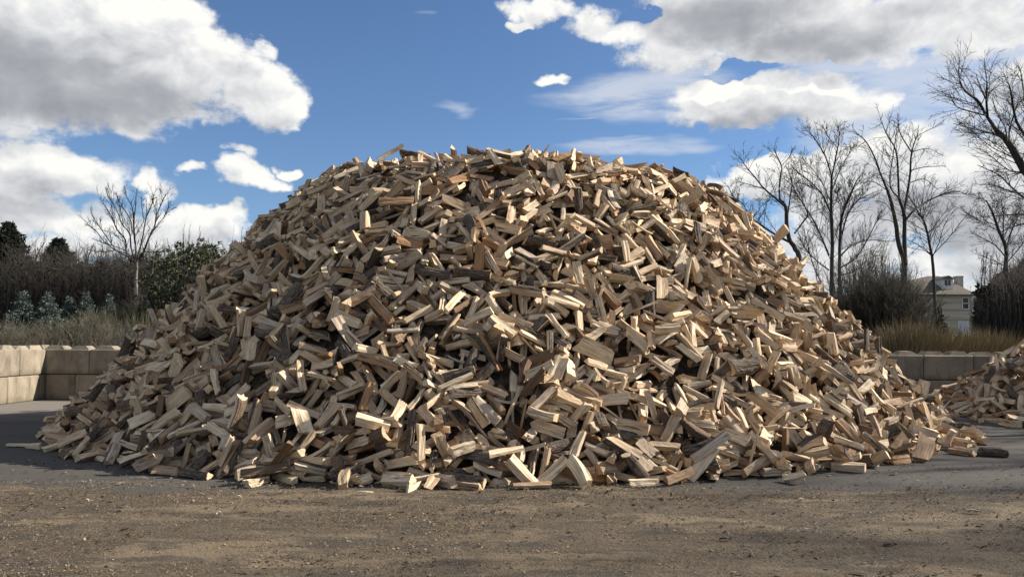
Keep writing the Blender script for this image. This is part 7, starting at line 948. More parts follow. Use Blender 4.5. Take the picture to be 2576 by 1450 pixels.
def bark_share(k):
    """how much of what faces the camera is bark"""
    s = SHAPES[LS[k]]; R = np.array(LROT[k].to_matrix()); eye = R.T @ (np.array([0, 0, 1.5]) - LP[k]); out = []
    for v, q in ((s['wood'], s['q']), (s['bark'], s['bq'])):
        if not len(q): out.append(0.); continue
        a = v[q]; nn = np.cross(a[:, 2] - a[:, 0], a[:, 3] - a[:, 1]); out.append(np.maximum((nn * (eye - a.mean(1))).sum(1), 0).sum())
    return out[1] / (out[0] + 1e-9)
def log_labels():
    D, X = [], []
    for k in range(300):
        s = SHAPES[LS[k]]; ax = np.array(LROT[k].to_matrix())[:, 0]; hl = s['length'] / 2
        a, b, c = to_px(LP[k] - ax * hl), to_px(LP[k] + ax * hl), to_px(LP[k]); dx, dy = b[0] - a[0], a[1] - b[1]
        ang = math.degrees(math.atan2(dy, dx)) % 180; ln = math.hypot(dx, dy); full = s['length'] * FPX / LP[k][1]
        pose = 'end facing out' if ln < .5 * full else 'lying level' if ang < 17 or ang > 163 else 'upright' if 70 < ang < 110 else 'leaning right' if ang < 90 else 'leaning left'
        t = LT[k]; tone = 'cream' if t < .16 else 'tan' if t < .46 else 'greyish' if t < .65 else 'brown' if t < .78 else 'orange-brown' if t < .9 else 'dark weathered'
        form = dict(wedge='wedge log', quad='squared log', trap='thick split log', plank='thin flat split', slab='half-round log', round='round branch log', sliver='thin split sliver')[s['kind']]
        if s['bend'] > .03 and s['kind'] != 'round': form = 'curved ' + form
        bs = bark_share(k); bt = 'bark outward' if bs > .5 else 'partly barked' if bs > .1 else 'barkless'
        h = LP[k][2]; hh = "pile's foot" if h < .22 else 'low slope' if h < .75 else 'lower middle slope' if h < 1.5 else 'middle slope' if h < 2.6 else 'upper slope'
        x = c[0]; hx = 'far left' if x < 350 else 'left' if x < 750 else 'left of centre' if x < 1120 else 'centre' if x < 1450 else 'right of centre' if x < 1800 else 'right' if x < 2150 else 'far right'
        D.append('%s %s, %s, %s, %s, %s' % (tone, form, bt, pose, hh, hx)); X.append(x)
    out = list(D)
    for d in set(D):
        ks = sorted([k for k in range(300) if D[k] == d], key=lambda k: X[k])
        if len(ks) > 1:
            for j, k in enumerate(ks): out[k] = d + ', ' + ('leftmost', 'second from left', 'third from left', 'fourth from left', 'fifth from left', 'sixth from left', 'seventh from left')[j]
    out[0] = 'cream flat split lying alone on asphalt, outermost at the left tip of pile'
    out[1] = 'short pale squared log lying beside the outermost split at the left tip'
    out[2] = 'dark round branch log lying at the very right tip of the pile'
    return out
LOG_LABELS = log_labels()
M_INNER = simple('core_shaded_gaps', (.02, .014, .01), (.12, .085, .055), 14, bs=1, bd=.05)  # dark tone put in for the shade between the outer logs
def mixed_mesh(m, V, Q, T, attr_lp, attr_ld, mi):
    m.vertices.add(len(V)); m.vertices.foreach_set('co', np.ascontiguousarray(V, np.float32).ravel())
    li = np.concatenate([Q.ravel(), T.ravel()]).astype(np.int32)
    ls = np.concatenate([np.arange(len(Q)) * 4, len(Q) * 4 + np.arange(len(T)) * 3]).astype(np.int32)
    m.loops.add(len(li)); m.loops.foreach_set('vertex_index', li)
    m.polygons.add(len(ls)); m.polygons.foreach_set('loop_start', ls)
    if mi is not None: m.polygons.foreach_set('material_index', np.ascontiguousarray(mi, np.int32))
    m.polygons.foreach_set('use_smooth', np.zeros(len(ls), bool))
    m.update(calc_edges=True)
    a = m.attributes.new('lp', 'FLOAT_VECTOR', 'POINT'); a.data.foreach_set('vector', np.ascontiguousarray(attr_lp, np.float32).ravel())
    a = m.attributes.new('ld', 'FLOAT_VECTOR', 'FACE'); a.data.foreach_set('vector', np.ascontiguousarray(attr_ld, np.float32).ravel())
def seed_of(k): return (k * .61803) % 1.
for k in range(300):
    s = SHAPES[LS[k]]
    m = bpy.data.meshes.new('log'); nq, nt = len(s['q']), len(s['t'])
    ld = np.zeros((nq + nt, 3)); ld[:, 0] = LT[k]; ld[:, 1] = seed_of(k); ld[nq:, 2] = 1
    mixed_mesh(m, s['wood'], s['q'], s['t'], s['wood'], ld, None); m.materials.append(M_WOOD)
    o = link('log', m); o.location = LP[k]; o.rotation_mode = 'QUATERNION'; o.rotation_quaternion = LROT[k]; o.scale = (1.07,) * 3
    tag(o, LOG_LABELS[k], 'log', 'split firewood logs of the big pile')
    if len(s['bark']):
        m = bpy.data.meshes.new('bark'); ld = np.zeros((len(s['bq']), 3)); ld[:, 1] = seed_of(k)
        if LT[k] < .05 and s['kind'] != 'round': ld[:, 2] = .5
        mixed_mesh(m, s['bark'], s['bq'], np.zeros((0, 3), np.int32), s['bark'], ld, None); m.materials.append(M_BARK)
        link('bark', m, o)
def heap(pile, label, H, x0, x1, y0, y1, depth):
    V, Q, T, lp, ldq, ldt, miq = [], [], [], [], [], [], []; n = 0
    for k in range(300, NLOG):
        if LPILE[k] != pile: continue
        s = SHAPES[LS[k]]; R = np.array(LROT[k].to_matrix()) * (1.2 if pile else 1.07)
        V.append(s['wood'] @ R.T + LP[k]); lp.append(s['wood']); Q.append(s['q'] + n); T.append(s['t'] + n)
        a = np.zeros((len(s['q']), 3)); a[:, 0] = LT[k]; a[:, 1] = seed_of(k); ldq.append(a); miq.append(np.zeros(len(a)))
        a = np.zeros((len(s['t']), 3)); a[:, 0] = LT[k]; a[:, 1] = seed_of(k); a[:, 2] = 1; ldt.append(a); n += len(s['wood'])
        if len(s['bark']):
            V.append(s['bark'] @ R.T + LP[k]); lp.append(s['bark']); Q.append(s['bq'] + n)
            a = np.zeros((len(s['bq']), 3)); a[:, 1] = seed_of(k)
            if LT[k] < .05 and s['kind'] != 'round': a[:, 2] = .5
            ldq.append(a); miq.append(np.ones(len(a))); n += len(s['bark'])
    # filler core below the outer logs, coloured dark like shaded gaps
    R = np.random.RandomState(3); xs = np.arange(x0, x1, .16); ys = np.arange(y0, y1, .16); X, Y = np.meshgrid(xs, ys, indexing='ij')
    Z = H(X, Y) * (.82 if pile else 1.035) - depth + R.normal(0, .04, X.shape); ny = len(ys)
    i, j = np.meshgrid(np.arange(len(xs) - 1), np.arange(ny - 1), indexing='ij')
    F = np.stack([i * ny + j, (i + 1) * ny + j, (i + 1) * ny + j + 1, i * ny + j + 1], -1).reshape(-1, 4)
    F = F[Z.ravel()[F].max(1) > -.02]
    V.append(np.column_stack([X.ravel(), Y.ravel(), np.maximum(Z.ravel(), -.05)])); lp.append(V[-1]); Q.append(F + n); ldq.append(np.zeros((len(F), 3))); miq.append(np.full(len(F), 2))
    V, Q, T, lp = map(np.vstack, (V, Q, T, lp)); mi = np.concatenate(miq + [np.zeros(len(T))])
    m = bpy.data.meshes.new('firewood_pile'); mixed_mesh(m, V, Q, T, lp, np.vstack(ldq + ldt), mi)
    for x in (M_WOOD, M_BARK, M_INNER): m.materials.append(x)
    o = link('firewood_pile', m); tag(o, label, None, kind='stuff')
heap(0, 'huge mound of split firewood logs filling the yard, rest of its smaller logs', pile_height, -8.8, 9., 7.2, 19.3, .34)
heap(1, 'second lower heap of split firewood at the right edge against the wall', pile2_height, 9.2, 20.2, 11., 19.3, .34)
# ================================================================ bare trees
def spline(pts, n):
    """Catmull-Rom through pts, n samples"""
    p = np.asarray(pts, float); k = len(p)
    if k == 2: return p[0] + (p[1] - p[0]) * np.linspace(0, 1, n)[:, None]
    q = np.vstack([2 * p[0] - p[1], p, 2 * p[-1] - p[-2]]); out = []
    for u in np.linspace(0, k - 1 - 1e-6, n):
        i = int(u); t = u - i; a, b, c, d = q[i], q[i + 1], q[i + 2], q[i + 3]
        out.append(.5 * ((2 * b) + (-a + c) * t + (2 * a - 5 * b + 4 * c - d) * t * t + (-a + 3 * b - 3 * c + d) * t ** 3))
    return np.array(out)
class Grow:
    def __init__(s, seed, twig_r=.007, up=.25, density=1., depth=3, wig=.12, spread=.75, thin=.7):
        s.R = np.random.RandomState(seed); s.trunk = Tubes(); s.crown = Tubes(); s.tw = twig_r; s.up = up; s.dn = density; s.depth = depth; s.wig = wig; s.sp = spread; s.thin = thin
    def limb(s, pts, r0, r1, level=0, n=None, to_trunk=False, start=.25, kids=True, klen=.5):
        r0 *= s.thin; r1 *= s.thin if r1 > .03 else 1
        R = s.R; L = np.sum(np.linalg.norm(np.diff(np.asarray(pts), axis=0), axis=1))
        n = n or max(5, int(L / .35)); c = spline(pts, n)
        c[1:-1] += np.cumsum(R.normal(0, .006 * L ** .5, (n - 2, 3)), 0) * .35
        rad = r1 + (r0 - r1) * (1 - np.linspace(0, 1, n)) ** .85
        (s.trunk if to_trunk else s.crown).add(c, rad, 7 if r0 > .04 else 4)
        if kids: s.kids(c, rad, L, level, start, klen)
        return c, rad
    def kids(s, c, rad, L, level, start, klen=.5):
        R = s.R
        if level >= s.depth: return
        k = int(L * s.dn * (2.2, 5.2, 6.5, 6)[min(level, 3)] * (1 - start) + R.rand())
        k = max(k, 2 if level < s.depth - 1 else 1)
        for _ in range(k):
            t = start + (1 - start) * R.rand() ** .85; x = t * (len(c) - 1); i = min(int(x), len(c) - 2); f = x - i
            p = c[i] * (1 - f) + c[i + 1] * f; T = c[i + 1] - c[i]; T = T / (np.linalg.norm(T) + 1e-9)
            ax = R.normal(0, 1, 3); ax -= ax.dot(T) * T; ax /= np.linalg.norm(ax)
            a = R.uniform(.45, 1.05) * s.sp
            d = T * math.cos(a) + ax * math.sin(a); d[2] += s.up; d /= np.linalg.norm(d)
            l = L * klen * (1 - t * .65) * R.uniform(.45, 1.0); l = max(l, .22)
            r = max(s.tw, min(rad[i] * .55, .0075 * l + s.tw * .6))
            s.branch(p, d, l, r, level + 1)
    def branch(s, p, d, l, r, level):
        R = s.R; n = max(3, min(7, int(l / .25) + 2)); c = [p]; dd = d.copy()
        for _ in range(n - 1):
            dd = dd + R.normal(0, s.wig, 3); dd[2] += s.up * .22; dd /= np.linalg.norm(dd); c.append(c[-1] + dd * l / (n - 1))
        c = np.array(c); rad = np.linspace(r, max(s.tw * .6, r * .3), n)
        s.crown.add(c, rad, 3)
        s.kids(c, rad, l, level, .18, .55)
def make_tree(name, label, g, base, bark=None, twig=None, group=None, cat='tree'):
    root = empty(name, base); tag(root, label, cat, group)
    for nm, tb, mt in (('trunk', g.trunk, bark or M_TREE), ('crown', g.crown, twig or M_TWIG)):
        if tb.V:
            for v in tb.V: v -= np.array(base)
            link(nm, tb.mesh(nm, mt), root)
    return root
def crop(ox, oy, sc):
    """points read in an enlarged crop of the 4032 px photograph"""
    return lambda d, *pts, jit=0, seed=0: [tuple(P((ox + x * sc) * .63889, (oy + y * sc) * .63889, d + jit * math.sin(seed * 2.1 + i * 1.3))) for i, (x, y) in enumerate(pts)]
def with_base(pts, dz=0):
    """carry a trunk on down to the ground"""
    p = pts[0]; b = (p[0], p[1], float(terrain_z(np.float64(p[0]), np.float64(p[1]))) - .1)
    return [b] + pts if p[2] > b[2] + .3 else pts
ca = crop(2800, 150, .7239); cb = crop(3350, 150, .7240); cl = crop(300, 700, .3448)
# the tree that leans out from behind the pile
D = 43
g = Grow(1, .009, .12, 1.15, spread=.98); tr = ca(D, (480, 1230), (455, 1140), (425, 1090), (412, 1010), (408, 920), (375, 880), jit=.3)
g.limb(with_base(tr), .21, .12, 0, to_trunk=True, start=.7)
for k, (q, r) in enumerate([([(375, 880), (370, 820), (380, 740), (385, 690), (340, 600)], .085), ([(430, 1110), (370, 1080), (300, 1035), (240, 995), (180, 950), (130, 880), (90, 800)], .10), ([(408, 920), (350, 870), (290, 820), (240, 760), (190, 700), (150, 640)], .09),
        ([(455, 1060), (500, 1000), (525, 960), (500, 900), (480, 870), (440, 800), (425, 730)], .075), ([(412, 1000), (430, 860), (440, 780), (410, 700)], .06), ([(300, 1035), (230, 1010), (170, 900), (100, 860)], .05), ([(290, 820), (220, 800), (150, 780)], .04), ([(385, 690), (430, 640), (445, 600)], .035)]):
    g.limb(ca(D, *q, jit=.8, seed=k), r, .016, 1, start=.12)
make_tree('bare_tree', 'bare tree leaning left out from behind the right slope of the pile', g, with_base(tr)[0], group='bare trees on the right')
# the tall tree with several stems
D = 46; g = Grow(2, .009, .24, 1.15, spread=.92); tr = ca(D, (655, 1350), (660, 1100), (655, 900), (655, 750), jit=.2)
g.limb(with_base(tr), .20, .09, 0, to_trunk=True, start=.35)
t2 = ca(D, (700, 1350), (705, 1080), (720, 960), (760, 860), (800, 760), jit=.5, seed=3); g.limb(with_base(t2), .17, .03, 0, to_trunk=True, start=.3)
for k, (q, r) in enumerate([([(655, 750), (620, 640), (560, 540), (515, 500)], .07), ([(655, 760), (680, 640), (695, 540), (690, 470)], .07), ([(655, 960), (610, 860), (560, 800), (500, 750), (430, 690)], .08), ([(640, 1180), (600, 1080), (540, 960), (500, 900), (450, 820)], .08),
        ([(700, 1120), (740, 960), (800, 880), (880, 840)], .07), ([(700, 1190), (760, 1130), (860, 1100), (960, 1105)], .07), ([(655, 900), (600, 780), (540, 700), (480, 640)], .05), ([(690, 600), (640, 540), (605, 470)], .045), ([(660, 820), (700, 720), (745, 640), (760, 600)], .05),
        ([(640, 1260), (560, 1200), (500, 1130), (470, 1050)], .06), ([(700, 1250), (800, 1180), (900, 1000), (930, 930)], .06), ([(700, 1290), (790, 1260), (870, 1190), (930, 1180)], .05), ([(600, 1330), (560, 1250), (520, 1120), (500, 1020)], .06)]):
    g.limb(ca(D, *q, jit=1.2, seed=k), r, .016, 1, start=.12)
make_tree('bare_tree', 'dense many-stemmed bare tree right behind the shrub, upright crown', g, with_base(tr)[0], group='bare trees on the right')
# forked tree before the house
D = 45; g = Grow(3, .009, .12, .9, spread=.98); tr = cb(D, (292, 1320), (288, 1200), (262, 1120), (240, 980), (200, 830), jit=.2)
g.limb(with_base(tr), .27, .12, 0, to_trunk=True, start=.8)
t2 = cb(D, (296, 1230), (292, 1100), (290, 960), (262, 870), jit=.3); g.limb(t2, .20, .11, 0, to_trunk=True, start=.8)
for k, (q, r) in enumerate([([(200, 830), (160, 730), (130, 650), (80, 560), (10, 500)], .10), ([(262, 870), (255, 700), (240, 600), (190, 520), (160, 440)], .09), ([(270, 880), (215, 800), (232, 640), (265, 430)], .07), ([(288, 960), (320, 760), (330, 620), (370, 500)], .12), ([(330, 620), (270, 520), (255, 430)], .06),
        ([(300, 985), (350, 930), (430, 880), (500, 850), (570, 832), (650, 855)], .09), ([(310, 790), (400, 765), (470, 820)], .05), ([(325, 720), (400, 700), (520, 695)], .045), ([(235, 960), (190, 900), (140, 882)], .04), ([(245, 1010), (210, 990), (160, 985)], .035), ([(200, 830), (120, 780), (50, 790)], .045), ([(330, 620), (420, 600), (500, 640)], .035), ([(350, 540), (420, 500), (490, 470)], .03), ([(80, 560), (30, 590), (-40, 590)], .03)]):
    g.limb(cb(D, *q, jit=.9, seed=k), r, .014, 1, start=.2)
make_tree('bare_tree', 'tall bare tree with a forked trunk rising just left of the house dormer', g, with_base(tr)[0], group='bare trees on the right')
D = 52; g = Grow(4, .009, .1, 1.15, spread=.98); tr = cb(D, (452, 1300), (430, 1120), (400, 1000), (370, 950), (310, 850), jit=.2)
g.limb(with_base(tr), .16, .03, 1, to_trunk=True, start=.3)
for k, (q, r) in enumerate([([(400, 1000), (430, 930), (450, 900)], .04), ([(430, 1120), (370, 1080), (330, 1100)], .04), ([(415, 1060), (450, 1040), (470, 1090)], .03), ([(440, 1180), (380, 1130), (320, 1180)], .04)]):
    g.limb(cb(D, *q, jit=.6, seed=k), r, .014, 1, start=.1)
make_tree('bare_tree', 'slim single-stemmed bare tree standing directly above the house dormer', g, with_base(tr)[0], group='bare trees on the right')
# big tree reaching in at the right edge
D = 25; g = Grow(5, .0055, .08, 1.25, spread=.95); tr = cb(D, (1090, 1700), (1060, 1100), (1010, 820), (942, 710), (900, 640), (850, 560), (790, 500), jit=.1)
g.limb(with_base(tr), .26, .11, 0, to_trunk=True, start=.45)
for k, (q, r) in enumerate([([(790, 500), (730, 410), (690, 340), (610, 280), (585, 200), (590, 130)], .085), ([(745, 430), (738, 340), (740, 240), (725, 110)], .06), ([(738, 340), (700, 260), (680, 190)], .04), ([(850, 560), (780, 520), (700, 500), (560, 465)], .04), ([(735, 420), (650, 400), (570, 370), (542, 310)], .04),
        ([(1010, 900), (942, 870), (860, 800), (800, 740), (690, 690)], .06), ([(1000, 800), (942, 735), (860, 720), (760, 640), (700, 600)], .05), ([(1050, 1000), (960, 860), (870, 835), (760, 790)], .05), ([(850, 560), (840, 480), (790, 400), (770, 320)], .04), ([(1040, 950), (980, 600), (900, 450), (870, 300), (850, 240)], .10), ([(1000, 700), (960, 500), (935, 300), (910, 150)], .08), ([(1050, 1050), (960, 960), (850, 960), (720, 970)], .05), ([(900, 640), (860, 540), (900, 380), (940, 330)], .05), ([(1060, 1100), (980, 1010), (900, 1020), (800, 1060)], .05)]):
    g.limb(cb(D, *q, jit=.9, seed=k), r, .010, 1, start=.1)
make_tree('bare_tree', 'large dark bare tree leaning in from the right edge, its crown reaching high', g, with_base(tr)[0], group='bare trees on the right')
D = 48; g = Grow(6, .009, .14, 1.4, spread=.95); tr = cb(D, (845, 1290), (842, 1150), (805, 1050), (770, 950), (735, 880), jit=.3)
g.limb(with_base(tr), .22, .03, 0, to_trunk=True, start=.25)
for k, (q, r) in enumerate([([(845, 1160), (870, 1060), (905, 980), (930, 900)], .08), ([(825, 1100), (830, 980), (815, 860)], .06), ([(842, 1190), (780, 1120), (700, 1080), (650, 1050)], .06), ([(850, 1220), (910, 1150), (960, 1080)], .06), ([(840, 1240), (760, 1200), (690, 1180)], .05)]):
    g.limb(cb(D, *q, jit=1., seed=k), r, .014, 1, start=.1)
make_tree('bare_tree', 'twiggy bare tree low at the right edge above the dark thicket', g, with_base(tr)[0], group='bare trees on the right')
# the lone tree on the left
D = 36; g = Grow(7, .009, .26, .75, depth=3, spread=.62, thin=.62); tr = cl(D, (680, 1400), (682, 1120), (690, 1030), (690, 940), jit=.1)
g.limb(with_base(tr), .15, .10, 0, to_trunk=True, start=.95, kids=False)
for k, (q, r) in enumerate([([(690, 960), (680, 800), (665, 640), (660, 480), (685, 300), (690, 160)], .085), ([(700, 960), (770, 850), (830, 690), (890, 580), (920, 420), (990, 260), (1020, 190)], .08), ([(690, 960), (730, 800), (780, 600), (810, 430), (870, 290), (880, 180)], .065), ([(680, 980), (580, 870), (565, 700), (470, 580), (420, 450), (340, 320), (270, 230)], .065),
        ([(680, 960), (625, 800), (610, 640), (530, 540), (460, 370), (380, 240), (340, 160)], .06), ([(640, 620), (620, 480), (530, 340), (440, 160)], .045), ([(600, 900), (460, 830), (380, 720), (280, 580), (200, 470), (165, 390)], .05), ([(460, 830), (330, 740), (230, 610), (140, 540), (80, 470)], .045), ([(560, 830), (440, 780), (330, 745), (180, 690)], .03),
        ([(600, 870), (450, 825), (330, 840), (210, 830), (135, 822)], .035), ([(720, 880), (790, 850), (900, 852), (1000, 840), (1210, 808)], .035), ([(890, 590), (990, 470), (1060, 380), (1150, 330)], .04), ([(680, 660), (740, 560), (780, 460)], .03), ([(660, 520), (640, 340), (570, 200), (550, 90)], .04), ([(770, 460), (750, 330), (750, 220)], .025), ([(900, 500), (915, 380), (870, 260), (860, 200)], .03), ([(1000, 440), (1050, 350), (1060, 260)], .025), ([(570, 740), (500, 700), (430, 640)], .025), ([(540, 560), (520, 420), (500, 330), (480, 250)], .03), ([(650, 1050), (600, 1080), (480, 1020), (350, 1000), (220, 980)], .03)]):
    g.limb(cl(D, *q, jit=1.0, seed=k), r, .013, 1, start=.15, klen=.26)
make_tree('bare_tree', 'lone vase-shaped bare tree with pale trunk on the left', g, with_base(tr)[0], bark=M_TREE_PALE)
# ---- generic bare tree, whole, for the off-side trees and for the woods
def free_tree(seed, h, r, spread=.75, density=1., twig=.012, depth=3, up=.22, start=.35):
    g = Grow(seed, twig, up, density, depth=depth, spread=spread, thin=1.); R = g.R
    n = 5; pts = [(0, 0, -.1)] + [(R.normal(0, .03 * h * k / n), R.normal(0, .03 * h * k / n), h * k / n) for k in range(1, n + 1)]
    g.limb(pts, r, .02, 0, to_trunk=True, start=start, klen=.42)
    return g
# trees standing right of the picture: their shadows fall across the yard
SHADE = [(27, 14.5, 15, 'a'), (19.5, 15.5, 13, 'b'), (29, 10.5, 15.5, 'd'), (33, 14, 16, 'f'), (23, 19.5, 13.5, 'e')]
for k, (x, y, h, _) in enumerate(SHADE):
    g = free_tree(60 + k, h, .13, .85, 1.3, .009, 3, .2, .18)
    z = 0 if y < 21 else float(terrain_z(np.float64(x), np.float64(y)))
    make_tree('bare_tree', 'bare yard tree standing outside the right edge of view', g, (0, 0, 0), group='bare trees beside the yard').location = (x, y, z)
def tz(x, y): return float(terrain_z(np.float64(x), np.float64(y)))
def place(px, d):
    """standing point on the terrain, d metres ahead on the column of pixel px"""
    p = P(px, 855, d); return (p.x, d, tz(p.x, d))
def blades(name, parent, mat_, base_pts, dirs, lens, wid, segs=1, curl=0., kind=None):
    """narrow leaf or needle faces, each folded along its length"""
    n = len(base_pts); b = np.asarray(base_pts); d = np.asarray(dirs); d = d / np.linalg.norm(d, axis=1)[:, None]
    L = np.asarray(lens)[:, None]; w = np.broadcast_to(np.asarray(wid, float), (n,))[:, None]
    s = np.cross(d, NR.normal(0, 1, (n, 3))); s /= np.linalg.norm(s, axis=1)[:, None]; up = np.cross(s, d)
    mid = b + d * L * .5 + up * L * curl; tip = b + d * L
    V = np.stack([b, mid - s * w + up * w * .4, tip, mid + s * w + up * w * .4, mid], 1).reshape(-1, 3)
    k = np.arange(n)[:, None] * 5
    F = np.concatenate([k + [0, 1, 4], k + [1, 2, 4], k + [0, 4, 3], k + [4, 2, 3]])
    m = bpy.data.meshes.new(name); quick_mesh(m, V, F); m.materials.append(mat_)
    o = link(name, m, parent)
    if kind: o['kind'] = kind
    return o
# ================================================================ blue spruces and dark evergreens
def conifer(name, label, px, d, h, w, seed, mat_, dens=1., group=None, needle=.07, nw=.022, cat='tree'):
    R = np.random.RandomState(seed); root = empty(name, place(px, d)); tag(root, label, cat, group)
    tb = Tubes(); tb.add([(0, 0, -.1), (0, 0, h * .5), (0, 0, h * .97)], [h * .022, h * .015, h * .004], 6); link('trunk', tb.mesh('trunk', M_TREE), root)
    B, Dr, Ls = [], [], []; br = Tubes()
    nl = int(h / .13)
    for k in range(nl):
        z = h * (.04 + .93 * k / nl); r0 = w * .5 * (1 - z / h) ** (.8 if w > 3 else 1.05) * R.uniform(.8, 1.2) + .03
        nb = max(4, int((7 + 5 * (1 - z / h)) * (1 if w < 3 else 1.5)))
        a0 = R.uniform(0, 6)
        for j in range(nb):
            a = a0 + 6.283 * j / nb + R.normal(0, .2); r = r0 * R.uniform(.6, 1.12); q = np.array([math.cos(a), math.sin(a), R.uniform(.05, .45)])
            p0 = np.array([0, 0, z]); p1 = p0 + q * r; br.add([p0, p1], [.012, .004], 3)
            m_ = max(3, int(r / .05 * 3.4 * dens))
            t = R.uniform(.12, 1, m_) ** .7; base = p0 + q * r * t[:, None] + R.normal(0, .035, (m_, 3)) * (1 + r * .35)
            dd = q * .8 + R.normal(0, .55, (m_, 3)); dd[:, 2] += .2
            B.append(base); Dr.append(dd); Ls.append(R.uniform(.6, 1.3, m_) * needle)
    link('branches', br.mesh('branches', M_TWIG), root)
    B = np.vstack(B); blades('crown', root, mat_, B, np.vstack(Dr), np.concatenate(Ls), nw)
    return root
for k, (px, d, h, w, lab) in enumerate([(53, 33, 3.45, 2.5, 'leftmost blue-grey spruce, fullest one, behind the left wall'), (116, 33.5, 3.45, 2.8, 'tall blue-grey spruce, second from the left behind the wall'), (170, 37, 3.3, 1.8, 'dim small blue-grey spruce between the tall one and the middle one'),
                                       (213, 37, 3.55, 2.2, 'middle blue-grey spruce with a narrow spire, fourth from the left'), (271, 38, 3.5, 1.9, 'rightmost small blue-grey spruce, near the lone bare tree trunk')]):
    conifer('blue_spruce', lab, px, d, h - .35, w, 100 + k, M_SPRUCE, 1.25, 'young blue spruces behind the left wall', .085, .026)
conifer('evergreen_tree', 'large dark evergreen tree at the left edge behind the spruces', 8, 62, 9.4, 7, 120, M_DARKGREEN, .9, 'dark evergreens in the woods', .17, .06)
conifer('evergreen_tree', 'dark evergreen in the left woods, between the left edge and lone tree', 138, 74, 9.2, 7.5, 121, M_DARKGREEN, .9, 'dark evergreens in the woods', .19, .07)
conifer('evergreen_tree', 'dark rounded evergreen hugging the right side of the big shrub by the house', 2362, 31, 2.75, 1.5, 122, M_DARKGREEN, 1.3, None, .09, .03)
conifer('evergreen_tree', 'black-green evergreen at the right edge behind the tall grass', 2590, 56, 6.4, 4.6, 123, M_DARKGREEN, 1., 'dark evergreens in the woods', .15, .05)
conifer('evergreen_tree', 'dark evergreen right of the house, behind the tan grass clump', 2520, 108, 8.2, 6.5, 124, M_DARKGREEN, .9, 'dark evergreens in the woods', .17, .06)
conifer('evergreen_tree', 'dark evergreen added out of view right of the second heap to shade it', 2600, 19.8, 6.6, 4.6, 125, M_DARKGREEN, 1.1, None, .16, .06).location = (22.8, 19.8, 0)  # unseen tree, added to throw shade on the second heap
# ================================================================ broad-leaved evergreen shrub (left, beside the slope)
def leaf_mesh():
    V = [(0, 0, 0), (.045, .028, .012), (.10, .036, .014), (.15, .022, .006), (.18, 0, -.01), (.15, -.022, .006), (.10, -.036, .014), (.045, -.028, .012), (.045, 0, 0), (.10, 0, -.002), (.15, 0, -.006)]
    F = [(0, 8, 1), (8, 9, 2, 1), (9, 10, 3, 2), (10, 4, 3), (0, 7, 8), (7, 6, 9, 8), (6, 5, 10, 9), (5, 4, 10)]
    return mesh_from('leaf', V, F, [M_MAG])
def magnolia():
    bx, by, bz = place(465, 27.5); root = empty('magnolia_shrub', (bx, by, bz)); tag(root, 'dark glossy broad-leaved evergreen shrub rising beside the left slope of the pile', 'shrub')
    R = np.random.RandomState(5); st = Tubes(); tips = []
    tops = [(372, 700), (390, 665), (404, 632), (425, 660), (437, 645), (450, 622), (470, 632), (486, 625), (506, 640), (523, 632), (545, 628), (565, 640), (590, 640), (610, 625), (630, 650), (380, 735), (395, 760), (430, 700), (470, 690), (510, 690), (550, 690), (590, 700), (620, 700), (400, 800), (440, 770), (480, 760), (520, 750), (360, 790), (560, 740)]
    for k, (px, py) in enumerate(tops * 4):
        top = np.array(P(px + R.uniform(-18, 18), py + R.uniform(0, 26) * (k >= len(tops)), 27.5 + R.uniform(-1.1, 1.3))) - np.array([bx, by, bz])
        foot = np.array([top[0] * .35 + R.normal(0, .25), R.normal(0, .3), 0]); mid = (foot + top) / 2 + R.normal(0, .15, 3)
        c = spline([foot, mid, top], 7); st.add(c, np.linspace(.028, .008, 7), 4)
        for i in range(2, 7):
            for _ in range(3 if i < 6 else 2):
                e = c[i] + R.normal(0, .30, 3) * (1 if i < 6 else .5); st.add([c[i], (c[i] + e) / 2 + R.normal(0, .03, 3), e], [.009, .007, .005], 3); tips.append((e, e - c[i] + np.array([0, 0, .15])))
        tips.append((top, np.array([0, 0, 1.])))
    link('stem', st.mesh('stem', M_TWIG_GREY), root)
    lm = leaf_mesh(); n = 0; B, Dd, Ls = [], [], []
    # whorls of large leaves; the highest against the sky are leaves one by one
    tips.sort(key=lambda q: -q[0][2])
    for (e, d) in tips:
        d = d / np.linalg.norm(d); k = R.randint(6, 10)
        for j in range(k):
            v = R.normal(0, 1, 3); v -= v.dot(d) * d; v /= np.linalg.norm(v); dd = v * .9 + d * R.uniform(.2, .9)
            p = e - d * R.uniform(0, .14)
            if n < 280:
                o = link('leaf', lm, root); o.location = p; o.rotation_euler = Vector(dd).to_track_quat('X', 'Z').to_euler(); s = R.uniform(.7, 1.05); o.scale = (s, s, s); n += 1
            else: B.append(p); Dd.append(dd); Ls.append(R.uniform(.11, .18))
    blades('foliage', root, M_MAG, B, Dd, Ls, .034, curl=.03, kind='stuff')
magnolia()
